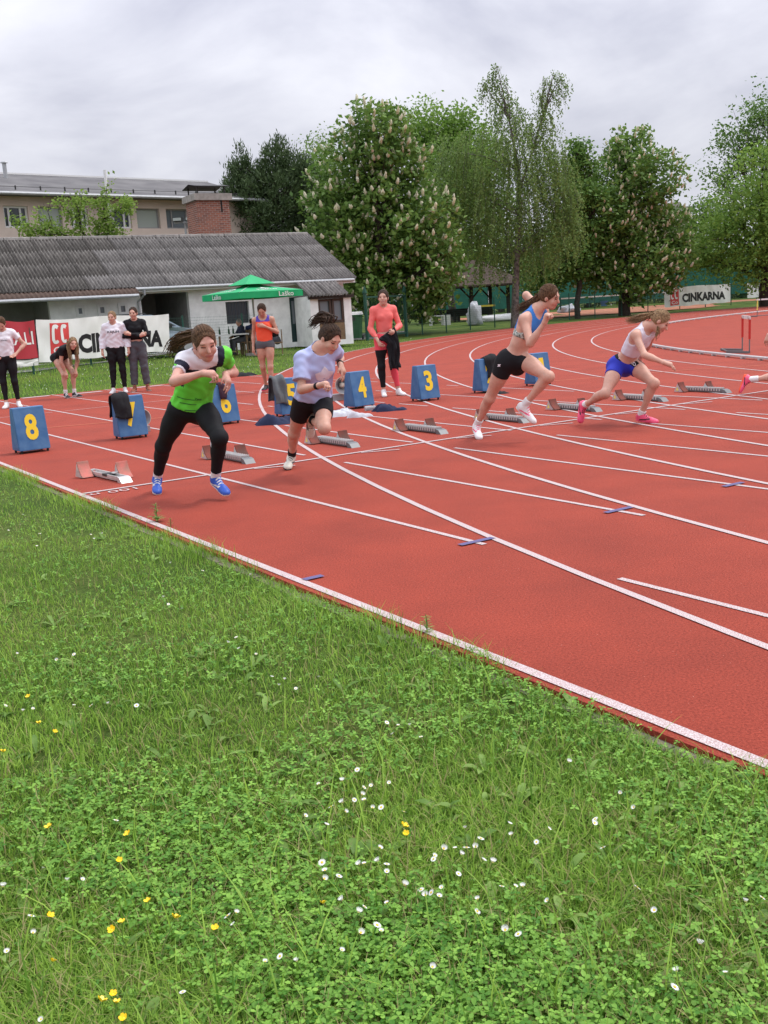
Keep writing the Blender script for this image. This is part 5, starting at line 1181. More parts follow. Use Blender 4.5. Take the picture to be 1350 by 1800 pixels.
def surface(prims, h, g=0.0, kmul=1.0, cuts=(), subs=(), wrinkle=0.0, wf=30.0, seed=0):
    """isosurface (surface nets) of a smooth union; cuts = (point, outward normal), subs = prims removed. returns verts, quads"""
    lo = np.min([p.box(g)[0] for p in prims], 0) - 3 * h; hi = np.max([p.box(g)[1] for p in prims], 0) + 3 * h
    n = np.ceil((hi - lo) / h).astype(int) + 1; D = np.full(n, 1.0, dtype=np.float32)
    ax = [lo[i] + h * np.arange(n[i]) for i in range(3)]
    for p in prims:
        k = max(1e-4, p.k * kmul); b0, b1 = p.box(g); m = k + 2.5 * h; i0 = np.maximum(0, np.floor((b0 - m - lo) / h).astype(int)); i1 = np.minimum(n, np.ceil((b1 + m - lo) / h).astype(int) + 1)
        sl = tuple(slice(a, b) for a, b in zip(i0, i1)); G = np.stack(np.meshgrid(*[ax[i][i0[i]:i1[i]] for i in range(3)], indexing='ij'), -1).astype(np.float32)
        d = p.d(G, g); a = D[sl]; hh = np.clip(.5 + .5 * (a - d) / k, 0, 1); D[sl] = a * (1 - hh) + d * hh - k * hh * (1 - hh)
    if wrinkle or cuts or subs:
        G = np.stack(np.meshgrid(*ax, indexing='ij'), -1).astype(np.float32)
        if wrinkle:
            q = G * (wf * 2.3); s1 = np.sin(q[..., 0] * .8 + 1.7 * np.sin(q[..., 2] * .45 + seed) + seed) * np.sin(q[..., 2] * .7 + .9 * np.sin(q[..., 1] * .6 + seed * 2)); s2 = np.sin(q[..., 1] * 1.1 + q[..., 2] * .9 + 1.3 * np.sin(q[..., 0] * .5 + seed)); D += wrinkle * (.6 * s1 + .4 * s2)
        for pt, nn in cuts: D = np.maximum(D, (G - vec(pt).astype(np.float32)) @ nrm(nn).astype(np.float32))
        for p in subs: D = np.maximum(D, -p.d(G, 0.0))
    S = D < 0
    c = [S[i:n[0] - 1 + i, j:n[1] - 1 + j, k:n[2] - 1 + k] for i in (0, 1) for j in (0, 1) for k in (0, 1)]; cnt = sum(x.astype(np.int8) for x in c); act = (cnt > 0) & (cnt < 8)
    idx = np.full(act.shape, -1, dtype=np.int64); I = np.argwhere(act); idx[act] = np.arange(len(I))
    acc = np.zeros((len(I), 3)); num = np.zeros(len(I)); offs = [(i, j, k) for i in (0, 1) for j in (0, 1) for k in (0, 1)]
    for a in range(8):
        for ax_ in range(3):
            if offs[a][ax_] == 0:
                o2 = list(offs[a]); o2[ax_] = 1; ia = I + offs[a]; ib = I + o2; da = D[ia[:, 0], ia[:, 1], ia[:, 2]]; db = D[ib[:, 0], ib[:, 1], ib[:, 2]]; m = (da < 0) != (db < 0); t = np.where(m, da / np.where(m, da - db, 1), 0)
                pos = ia.astype(float); pos[:, ax_] += t; acc += pos * m[:, None]; num += m
    V = lo + h * acc / num[:, None]; Q = []
    for ax_ in range(3):
        u_, v_ = [i for i in range(3) if i != ax_]; sA = [slice(1, -1)] * 3; sA[ax_] = slice(0, n[ax_] - 1); sB = list(sA); sB[ax_] = slice(1, n[ax_]); A = S[tuple(sA)]; B = S[tuple(sB)]; E = np.argwhere(A != B)
        if len(E) == 0: continue
        base = E.copy(); base[:, u_] += 1; base[:, v_] += 1; ins = A[E[:, 0], E[:, 1], E[:, 2]]
        def cell(du, dv): q = base.copy(); q[:, u_] -= du; q[:, v_] -= dv; return idx[q[:, 0], q[:, 1], q[:, 2]]
        quad = np.stack([cell(1, 1), cell(0, 1), cell(0, 0), cell(1, 0)], 1); flip = ins if ax_ != 1 else ~ins; quad[~flip] = quad[~flip][:, ::-1]; Q.append(quad)
    Q = np.vstack(Q); Q = Q[(Q >= 0).all(1)]
    return V, Q
def relax(V, Q, it=2, f=.5):
    for _ in range(it):
        A = np.zeros_like(V); N = np.zeros(len(V))
        for a, b in ((0, 1), (1, 2), (2, 3), (3, 0)):
            np.add.at(A, Q[:, a], V[Q[:, b]]); np.add.at(N, Q[:, a], 1); np.add.at(A, Q[:, b], V[Q[:, a]]); np.add.at(N, Q[:, b], 1)
        V = V * (1 - f) + f * A / N[:, None]
    return V
SKIN = {}
def skin(name, c):
    m = mat('skin_' + name, c, .48, var=.10, vscale=14, spec=.35, bump=.12, bscale=260, detail=7); b = m.node_tree.nodes['Principled BSDF']; b.inputs['Subsurface Weight'].default_value = .12; b.inputs['Subsurface Radius'].default_value = (.012, .005, .003); return m
skin('fair', (.56, .32, .24)); skin('tan', (.47, .25, .175)); skin('rosy', (.58, .31, .245))
mat('lip', (.42, .17, .15), .45); mat('eye_dark', (.07, .045, .035), .3); mat('brow', (.22, .125, .085), .8)
mat('hair_brown', (.045, .024, .013), .55, col2=(.155, .085, .045), vscale=70, spec=.15, bump=.5, bscale=140); mat('hair_dark', (.020, .012, .008), .55, col2=(.075, .042, .026), vscale=70, spec=.15, bump=.5, bscale=140); mat('hair_light', (.12, .07, .036), .55, col2=(.36, .235, .125), vscale=70, spec=.15, bump=.5, bscale=140); mat('hair_grey', (.22, .2, .19), .6)
mat('shoe_white', (.72, .72, .72), .5); mat('shoe_blue', (.03, .09, .42), .45); mat('shoe_pink', (.80, .10, .20), .45); mat('shoe_black', (.02, .02, .022), .5); mat('shoe_cream', (.60, .58, .50), .55); mat('shoe_rust', (.28, .09, .05), .6); mat('sole_white', (.62, .61, .58), .6); mat('sole_black', (.03, .03, .03), .7); mat('sock_white', (.7, .7, .7), .85)
mat('k_black', (.010, .010, .012), .75, spec=.2); mat('k_green', (.13, .62, .05), .65); mat('k_white', (.70, .68, .73), .75); mat('k_navy', (.012, .015, .032), .75); mat('k_lilac', (.40, .44, .68), .85); mat('k_blue', (.03, .17, .50), .6); mat('k_royal', (.018, .03, .40), .65); mat('k_top_white', (.64, .61, .68), .7); mat('k_grey', (.075, .078, .09), .85); mat('k_orange', (.80, .10, .045), .7); mat('k_shortgrey', (.085, .09, .10), .8); mat('k_coral', (.80, .17, .15), .7); mat('k_coral_dark', (.72, .07, .10), .7); mat('k_purple', (.08, .05, .35), .7); mat('k_red', (.48, .045, .06), .75); mat('k_cream', (.62, .55, .5), .8); mat('k_pattern', (.06, .07, .055), .6, col2=(.55, .6, .55), vscale=55, detail=1); mat('k_bluegrey', (.025, .04, .11), .85)

class Person:
    def __init__(s, name, label, J, H, hfwd, hup, skin_m='skin_fair', h=.0085, hair='hair_brown', hairline=.0, group=None, chest=.72, build=1.0, hs=1.05):
        s.J = {k: vec(v) for k, v in J.items()}; J = s.J; s.h = h; k = H / 1.7; s.k = k; s.label = label; b_ = build
        base = np.array([(J['anL'][0] + J['anR'][0]) / 2, (J['anL'][1] + J['anR'][1]) / 2, 0]); base[2] = ground_z(base[0], base[1])
        if 'base' in J: base = J['base']
        s.B = base; s.root = empty('person', base, 0, label, 'person', group)
        pel = J.get('pelvis', (J['hipL'] + J['hipR']) / 2); neck = J['neck']; upT = nrm(neck - pel)
        FT_ = frame(J['shR'] - J['shL'], upT); FP = frame(J['hipR'] - J['hipL'], nrm(upT * .7 + nrm(pel * 2 - J['knL'] - J['knR']) * .3)); s.FT, s.FP, s.pel = FT_, FP, pel
        rT, fT, uT = FT_; rP, fP, uP = FP; L = np.linalg.norm(neck - pel); s.L = L; P = []
        P.append(Ell(pel + uP * .02 * k, np.array([.158, .105, .115]) * k * b_, FP, 'pelvis', .04))
        for q in (-1, 1): P.append(Ell(pel + rP * q * .075 * k - fP * .055 * k - uP * .035 * k, np.array([.085, .082, .088]) * k * b_, FP, 'pelvis', .04))
        P.append(Ell(pel + upT * L * .36, np.array([.122, .088, .14]) * k * b_, FT_, 'torso', .06)); P.append(Ell(pel + upT * L * .68 + fT * .005, np.array([.138, .102, .165]) * k * b_, FT_, 'torso', .06))
        P.append(Cap(J['shL'] * .86 + J['shR'] * .14 - uT * .02, J['shR'] * .86 + J['shL'] * .14 - uT * .02, .058 * k, .058 * k, 'torso', fT, 1.12, .05))
        for q in (-1, 1): P.append(Ell(pel + upT * L * .70 + rT * q * .068 * k + fT * .082 * k * chest, np.array([.058, .05, .056]) * k, FT_, 'torso', .035))
        hf = nrm(hfwd); hu = nrm(vec(hup) - hf * np.dot(hup, hf)); hr = np.cross(hf, hu); FH = np.array([hr, hf, hu]); s.FH = FH; hc = J['head']; s.hc = hc; kk = k * hs; s.hk = kk
        hb = hc - hu * .05 * kk - hf * .022 * kk
        P.append(Cap(neck - uT * .02, hb, .054 * k, .05 * k, 'neck', None, 1, .03))
        for q in ('L', 'R'): P.append(Cap(neck + uT * .045 * k, J['sh' + q] + uT * .005, .034 * k, .036 * k, 'torso', None, 1, .05))
        def hp(x, y, z): return hc + (hr * x + hf * y + hu * z) * kk
        s.hp = hp
        P.append(Ell(hp(0, -.012, .026), np.array([.072, .092, .088]) * kk, FH, 'head', .02)); P.append(Ell(hp(0, .022, -.025), np.array([.055, .068, .085]) * kk, FH, 'head', .03)); P.append(Ell(hp(0, .05, -.086), np.array([.030, .034, .028]) * kk, FH, 'head', .03))
        P.append(Cap(hp(0, .088, .008), hp(0, .106, -.026), .008 * kk, .0125 * kk, 'head', None, 1, .014)); P.append(Ell(hp(0, .082, -.058), np.array([.024, .014, .013]) * kk, FH, 'head', .012))
        P.append(Cap(hp(-.035, .074, .027), hp(.035, .074, .027), .012 * kk, .012 * kk, 'head', None, 1, .02))
        for q in (-1, 1): P.append(Ell(hp(q * .036, .062, -.032), np.array([.024, .022, .026]) * kk, FH, 'head', .02)); P.append(Ell(hp(q * .072, -.004, -.008), np.array([.011, .02, .03]) * kk, FH, 'head', .008))
        for q in ('L', 'R'):
            hip, kn, an = J['hip' + q], J['kn' + q], J['an' + q]; th = kn - hip; sh_ = an - kn
            fwd_ = fP if np.dot(fP, nrm(th)) < .8 else uP; bk = nrm(nrm(-sh_ + th * 0) * 0 + np.cross(np.cross(nrm(sh_), fP if abs(np.dot(nrm(sh_), fP)) < .92 else uP), nrm(sh_)))
            if np.dot(bk, nrm(th)) < -.1 or np.linalg.norm(th) < .05: bk = -bk if np.dot(bk, nrm(th)) < -.3 else bk
            P.append(Cap(hip, kn, .084 * k * b_, .052 * k, 'thigh' + q, None, 1, .04)); P.append(Ell(hip + th * .36 + fwd_ * .012, np.array([.076, .08, .15]) * k * b_, frame(rP, -nrm(th)), 'thigh' + q, .04))
            P.append(Ell(kn + nrm(th) * .005, np.array([.05, .054, .055]) * k, frame(rP, -nrm(th)), 'calf' + q, .03)); P.append(Cap(kn, an, .047 * k, .031 * k, 'calf' + q, None, 1, .03)); P.append(Ell(kn + sh_ * .30 - bk * .02 * k, np.array([.05, .05, .115]) * k * b_, frame(rP, -nrm(sh_)), 'calf' + q, .03))
            P.append(Cap(an, an - nrm(np.cross(np.cross(J['toe' + q], -nrm(sh_)), J['toe' + q]) if False else -sh_) * -.05 * k, .034 * k, .03 * k, 'foot' + q, None, 1, .02))
            S_, E_, W_ = J['sh' + q], J['el' + q], J['wr' + q]
            P.append(Ell(S_, np.array([.052, .052, .054]) * k, FT_, 'uparm' + q, .035)); P.append(Cap(S_, E_, .046 * k, .036 * k, 'uparm' + q, None, 1, .03)); P.append(Cap(E_, W_, .037 * k, .025 * k, 'forearm' + q, None, 1, .02)); P.append(Ell(E_ + (W_ - E_) * .28, np.array([.04, .037, .08]) * k, frame(rT if abs(np.dot(rT, nrm(W_ - E_))) < .9 else fT, nrm(W_ - E_)), 'forearm' + q, .02))
        s.P = P; s.parts = {}
    def hand(s, q, d, palm, curl=.5, spread=.12, thumb=.6, size=1.0):
        """palm, four fingers of different length and a thumb from the side; d = pointing, palm = palm normal"""
        k = s.k * size; d = nrm(d); pn = nrm(vec(palm) - d * np.dot(palm, d)); w = np.cross(d, pn); W_ = s.J['wr' + q]; side = 1 if q == 'R' else -1
        w = w * side   # towards the thumb
        fr = max(.0082, s.h * .95)
        s.P.append(Cap(W_ + d * .012 * k, W_ + d * .075 * k, .026 * k, .030 * k, 'hand' + q, w, 1.28, .015)); s.P[-1].wide = w
        for i, (off, ln) in enumerate(((.030, .068), (.010, .076), (-.011, .071), (-.030, .056))):
            p = W_ + d * (.085 - .006 * abs(i - 1)) * k + w * off * k; a = 0.0; dd = nrm(d + w * (off * spread * 9)); seg = (ln * .46, ln * .32, ln * .26)
            for j in range(3):
                a += curl * (.95, 1.15, .8)[j]; v_ = dd * math.cos(a) + pn * math.sin(a); e_ = p + v_ * seg[j] * 1.12 * k; s.P.append(Cap(p, e_, fr * (1 - .06 * j), fr * (.95 - .08 * j), 'hand' + q, None, 1, .005)); p = e_
        p = W_ + d * .03 * k + w * .026 * k; v_ = nrm(d * .65 + w * .7 * thumb + pn * .35); e_ = p + v_ * .042 * k; s.P.append(Cap(p, e_, .0125 * k, .010 * k, 'hand' + q, None, 1, .01)); v2 = nrm(d * .85 + w * .15 * thumb + pn * (.3 + .5 * curl)); s.P.append(Cap(e_, e_ + v2 * .034 * k, max(fr, .0098 * k), fr * .95, 'hand' + q, None, 1, .006))
    def body(s, m):
        V, Q = surface(s.P, s.h); V = relax(V, Q, 1, .35); c = V[Q].mean(1); q = (c - s.hc) @ s.FH.T / s.hk; mi = np.zeros(len(Q), int); x, y, z = np.abs(q[:, 0]), q[:, 1], q[:, 2]; hd = np.linalg.norm(q, axis=1) < .16
        mi[hd & (x < .026) & (np.abs(z + .059) < .0085) & (y > .06)] = 1; mi[hd & (np.abs(x - .031) < .013) & (np.abs(z - .004) < .0055) & (y > .05)] = 2; mi[hd & (np.abs(x - .032) < .017) & (np.abs(z - .027 + .06 * (x - .031)) < .0035) & (y > .05)] = 3 if s.h < .01 else 0
        return np_mesh('body', V - s.B, Q, [m, 'lip', 'eye_dark', 'brow'], s.root, True, mi)
    def sel(s, *tags): return [p for p in s.P if any(p.tag.startswith(t) for t in tags)]
    def wear(s, name, prims, m, g=.008, cuts=(), subs=(), wrinkle=.0025, wf=32, mi=None, kmul=1.0, parent=None, h=None):
        V, Q = surface(prims, h or s.h, g, kmul, cuts, subs, wrinkle, wf, seed=len(s.label)); V = relax(V, Q, 1, .3)
        idx = mi(V[Q].mean(1)) if mi is not None else None
        o = np_mesh(name, V - s.B, Q, m, parent or s.root, True, idx); s.parts[name] = o; return o
    def along(s, a, b, t): return s.J[a] + (s.J[b] - s.J[a]) * t
    def hair(s, m, line=.035, tilt=.55, vol=.010, low=-.05, extra=(), wr=.0018):
        """cap of hair: behind a tilted plane over the forehead and above the nape"""
        hp = s.hp; prims = [Ell(hp(0, -.014, .028), np.array([.074, .094, .089]) * s.hk, s.FH, 'hair', .02), Ell(hp(0, -.045, -.01), np.array([.064, .06, .07]) * s.hk, s.FH, 'hair', .03)] + list(extra)
        r_, f_, u_ = s.FH
        cuts = [(hp(0, .026, -.02), f_ * 1.0 - u_ * .85)] + ([(hp(0, -.03, low), -u_ - f_ * .25)] if not extra else [])
        V, Q = surface(prims, s.h, vol, 1, cuts, [Ell(hp(0, .088, -.028), np.array([.060, .075, .108]) * s.hk, s.FH)], wr, 150, 1); V = relax(V, Q, 1, .3); o = np_mesh('hair', V - s.B, Q, m, s.root, True)
        # combed locks lying on the cap, from the hairline to the back of the head
        R_ = np.random.default_rng(5); mb = MB(); rad = np.array([.074, .094, .089]) + vol; tail = np.array([0, -.97, .22 if not extra else -.2])
        for j in range(70 if s.h < .01 else 24):
            a = R_.uniform(-1.75, 1.75); z0 = math.cos(a * .82) * .62 + .18; st_ = np.array([math.sin(a) * 1.0, (line - .01) / .1 + .62 * (z0 - .45), z0]); st_ /= np.linalg.norm(st_); pts = []
            for i in range(9):
                t = i / 8; d = st_ * (1 - t) + (tail + R_.normal(size=3) * .03) * t; d /= np.linalg.norm(d); q = d * rad * (1.0 + .012 * R_.random()) + np.array([0, -.014, .028]); pts.append(Vector(hp(*q) - s.B))
            mb.tube(pts, [.0016, .0036, .0042, .0044, .0044, .0042, .004, .004, .003], 5, cap=False)
        mb.build('combed_locks', m, o, True); return o
    def strands(s, name, m, root, path, n, r0, spread0, spread1, rad=.006, seed=0, taper=True):
        """bundle of thin tapering locks along a path"""
        R_ = np.random.default_rng(seed); mb = MB(); path = [vec(root)] + [vec(p) for p in path]; N = 9
        cum = np.cumsum([0] + [np.linalg.norm(b - a) for a, b in zip(path, path[1:])]); 
        def at(t): d = t * cum[-1]; i = min(len(path) - 2, int(np.searchsorted(cum, d, side='right') - 1)); f = (d - cum[i]) / max(1e-9, cum[i + 1] - cum[i]); return path[i] * (1 - f) + path[i + 1] * f
        for j in range(n):
            o0 = R_.normal(size=3) * spread0; o1 = R_.normal(size=3) * spread1; wv = R_.normal(size=3) * .012; L_ = R_.uniform(.72, 1.05); pts = []; rr = []
            for i in range(N):
                t = i / (N - 1); ts = min(1, t * L_); mid = at(ts); bulge = math.sin(math.pi * min(1, t * 1.15)) * .4 + t; pts.append(Vector(mid + o0 * (1 - t) + o1 * bulge + wv * math.sin(t * 5 + j) - s.B)); rr.append(max(.0010, rad * .8 * (1.15 - t * .95) * (1.3 if i in (2, 3, 4) else 1)))
            mb.tube(pts, rr, 5, cap=False)
        return mb.build(name, m, s.root, True)
    def shoe(s, q, m, up=None, sole='sole_white', acc=None, size=1.0):
        an = s.J['an' + q]; f = nrm(s.J['toe' + q]); up = nrm(s.J['kn' + q] - an) if up is None else vec(up); u_ = nrm(up - f * np.dot(up, f)); r_ = np.cross(f, u_); k = s.k * size; o = an - u_ * .085 * k - f * .055 * k
        F_ = np.array([f, r_, u_]); pt = lambda a, b, c=0: o + (f * a + u_ * b + r_ * c) * k
        top = [Ell(pt(.045, .045), np.array([.052, .035, .048]) * k, F_, '', .02), Cap(pt(.07, .044), pt(.165, .034), .036 * k, .031 * k, '', r_, 1.08, .03), Ell(pt(.205, .028), np.array([.058, .042, .028]) * k, F_, '', .03), Cap(pt(.05, .07), pt(.06, .092), .04 * k, .038 * k, '', None, 1, .02), Cap(pt(.11, .062), pt(.07, .082), .025 * k, .03 * k, '', None, 1, .02),
               Cap(pt(.03, .012), pt(.22, .014), .034 * k, .040 * k, '', u_, .42, .012)]
        def cls(c):
            z = (c - o) @ u_ / k; x = (c - o) @ f / k; y = np.abs((c - o) @ r_ / k); mi = np.zeros(len(c), int); mi[z < .022 + .02 * np.clip((.06 - x) / .06, 0, 1)] = 1
            if acc: mi[(np.abs(z - (.03 + (x - .06) * .22)) < .007) & (x > .05) & (x < .17) & (y > .022)] = 2; mi[(z > .06) & (x > .085) & (x < .15) & (np.mod(x * 100, 2) < .8) & (y < .025)] = 2
            return mi
        return s.wear('shoe', top, [m, sole, acc or m], 0.0, [(pt(0, .0), -u_)], (), 0, mi=cls)
    def sock(s, q, m, top=.10):
        an = s.J['an' + q]; d = nrm(s.J['kn' + q] - an); return s.wear('sock', [Cap(an - d * .02, an + d * (top + .05) * s.k, .036 * s.k, .041 * s.k, '', None, 1, .02)], m, .004, [(an + d * top * s.k, d)], (), .001)
    def decal(s, target, vf, center, right, up, m, name='print', lift=.004, cuts=2):
        v, f = vf; right, up = nrm(right), nrm(up); dn = nrm(np.cross(up, right)); bm = bmesh.new(); bv = [bm.verts.new((a, b, 0)) for a, b in v]
        for q in f:
            try: bm.faces.new([bv[i] for i in q])
            except ValueError: pass
        bmesh.ops.triangulate(bm, faces=bm.faces); bmesh.ops.subdivide_edges(bm, edges=[e for e in bm.edges if e.calc_length() > .02], cuts=cuts); bmesh.ops.triangulate(bm, faces=bm.faces)
        T = BVHTree.FromPolygons([tuple(x.co) for x in target.data.vertices], [tuple(p.vertices) for p in target.data.polygons]); bm.verts.index_update(); V = []; ok = []
        for p in bm.verts:
            o_ = vec(center) - s.B + right * p.co.x + up * p.co.y - dn * .35; hit = T.ray_cast(Vector(o_), Vector(dn), .8)
            ok.append(hit[0] is not None); V.append((hit[0] - Vector(dn) * lift) if hit[0] is not None else Vector(o_))
        Fc = [tuple(x.index for x in q.verts) for q in bm.faces if all(ok[x.index] for x in q.verts)]; bm.free()
        if Fc: return mesh_obj(name, V, Fc, m, target)
def chain(parent, px, py, L_, sign):
    """point on the pixel's ray at distance L_ from parent; sign +1 = nearer the camera than parent"""
    d = vec(ray(px, py)); d /= np.linalg.norm(d); q = vec(parent) - vec(CAMP); b = d @ q; disc = b * b - q @ q + L_ * L_
    return vec(CAMP) + d * (b if disc <= 0 else b - sign * math.sqrt(disc))
RIGHT_U = np.array([NX, NY, 0.0]); U3 = np.array([UX, UY, 0.0]); UPZ = np.array([0, 0, 1.0])

# ---- runner in the neon green and white shirt
def runner_green():
    k = 1.0; J = {}
    J['anR'] = vec(at_y(277, 838, 8.62)); J['toeR'] = nrm((.18, -.92, -.30)); J['knR'] = chain(J['anR'], 287, 784, .40, 1); J['hipR'] = chain(J['knR'], 314, 722, .41, 1); J['hipL'] = chain(J['hipR'], 357, 719, .185, -1)
    pel = (J['hipL'] + J['hipR']) / 2; J['neck'] = chain(pel, 353, 626, .48, 1); J['shR'] = chain(J['neck'], 323, 633, .155, 1); J['shL'] = chain(J['neck'], 393, 624, .165, -1); J['head'] = chain(J['neck'], 360, 603, .155, 1)
    J['elR'] = chain(J['shR'], 306, 671, .27, 1); J['wrR'] = chain(J['elR'], 357, 656, .235, 1); J['elL'] = chain(J['shL'], 411, 655, .27, -1); J['wrL'] = chain(J['elL'], 396, 657, .235, 1)
    J['knL'] = chain(J['hipL'], 386, 769, .41, 1); J['anL'] = chain(J['knL'], 379, 838, .40, -1); J['toeL'] = nrm((.55, -.72, -.35))
    p = Person('person', 'woman in a neon green and white shirt and black leggings sprinting', J, 1.70, (.36, -.82, -.36), (.0, -.3, .95), h=.0075, hs=1.14); s = p
    p.hand('R', (.9, -.35, -.1), (0, .3, -1), .75, .1); p.hand('L', (.25, -.5, -.85), (-.7, .3, -.1), .3, .2)
    p.body('skin_rosy'); rT, fT, uT = p.FT; pel = p.pel; L = p.L
    def cls(c):
        q = (c - pel) @ p.FT.T; x, z = q[:, 0], q[:, 2] / L; mi = np.ones(len(c), int); top = z > .70 - .10 * np.clip(x, -1, .06) / .2 * .0
        side = x   # her right is positive
        mi[z > .80 + .3 * np.clip(-x - .03, 0, 1)] = 0; mi[np.abs(z - (.80 + 1.0 * np.clip(-x - .01, 0, .3))) < .06] = 2
        mi[(x < -.135)] = 1
        dl = np.linalg.norm(c - J['shR'], axis=1); arm = (c - J['shR']) @ nrm(J['elR'] - J['shR']); far = (x > .13) | (dl < .02)
        onR = (np.abs(arm - .12) < .2) & (dl < .22) & (x > .12); mi[onR & (arm > .065)] = 2; mi[onR & (arm > .128)] = 0
        dl2 = (c - J['shL']) @ nrm(J['elL'] - J['shL']); onL = (x < -.10) & (z > .82); mi[onL & (x > -.15)] = 2
        return mi
    cut = p.along('shR', 'elR', .54); cut2 = p.along('shL', 'elL', .5)
    pr = p.sel('torso', 'uparm', 'pelvis') + [Cap(pel + uT * .06, pel + uT * .24, .094, .092, 'x', rT, 1.42, .05)]
    sh = p.wear('shirt', pr, ['k_white', 'k_green', 'k_navy'], .011, [(pel + uT * .035, -uT)], [Ell(J['neck'] + uT * .045 + fT * .035, (.085, .075, .07), p.FT), Cyl(cut, J['elR'] + (J['elR'] - J['shR']) * .2, .09, .09), Cyl(cut2, J['elL'] + (J['elL'] - J['shL']) * .2, .09, .09)], .0055, 30, cls, 1.0)
    p.wear('collar', [Ell(J['neck'] + uT * .02 + fT * .02, (.085, .078, .03), p.FT)], 'k_navy', .002, (), [Ell(J['neck'] + uT * .045 + fT * .03, (.076, .068, .09), p.FT)], 0)
    p.wear('leggings', p.sel('pelvis', 'thigh', 'calf'), 'k_black', .010, [(pel + uT * .13, uT)], [Cyl(p.along('knR', 'anR', .87), p.along('knR', 'anR', 1.3), .06, .06), Cyl(p.along('knL', 'anL', .87), p.along('knL', 'anL', 1.3), .06, .06)], .001, 30)
    lg = p.parts['leggings']; th = nrm(J['knL'] - J['hipL']); out = nrm(np.cross(th, np.cross((.85, -.5, .1), th)))
    for t, w_, h_ in ((.30, .035, .10), (.56, .03, .06), (.78, .035, .09)): p.decal(lg, rect(w_, h_), p.along('hipL', 'knL', t) + nrm((.8, -.55, .1)) * .055, np.cross(th, nrm((.8, -.55, .1))), -th, 'k_white', 'leg_lettering')
    p.decal(sh, text_fit('Zeus', .075, .024, .01), pel + uT * L * .80 + rT * .05 + fT * .12, -rT, uT, 'k_navy', 'brand_lettering'); p.decal(sh, text_fit('2', .045, .07, .03), pel + uT * L * .72 - rT * .085 + fT * .12, -rT, uT, 'k_white', 'shirt_number'); p.decal(sh, text_fit('Zeus', .06, .02, .01), pel + uT * L * .33 + fT * .12, -rT, uT, 'k_navy', 'brand_lettering')
    for z_, x_ in ((.2, .06), (.1, .02), (.28, .08), (.05, -.05)): p.decal(sh, ([(-.07, 0), (.05, .012), (.06, .017), (-.068, .006)], [(0, 1, 2, 3)]), pel + uT * L * z_ + rT * x_ + fT * .12, -rT, uT, 'k_navy', 'shirt_stripe')
    ad = nrm(J['elR'] - J['shR']); p.decal(sh, ([(-.02, .03), (.02, .012), (.004, .008), (.022, -.026), (-.018, -.006), (-.002, 0)], [(0, 1, 2), (0, 2, 5), (5, 2, 3), (5, 3, 4)]), p.along('shR', 'elR', .36) + nrm((-.4, -.9, .1)) * .06, nrm((.9, -.4, 0)), -ad, 'k_green', 'sleeve_flash')
    p.hair('hair_brown', .052, .75, .007)
    hp = p.hp; p.strands('ponytail', 'hair_brown', hp(0, -.10, .02), [at_y(322, 592, J['head'][1] + .25), at_y(306, 604, J['head'][1] + .32), at_y(297, 622, J['head'][1] + .36)], 130, .01, .016, .024, .0075, 3)
    for q in 'RL': p.shoe(q, 'shoe_blue', None, 'sole_white', 'sole_white'); p.sock(q, 'sock_white', .07)
runner_green()
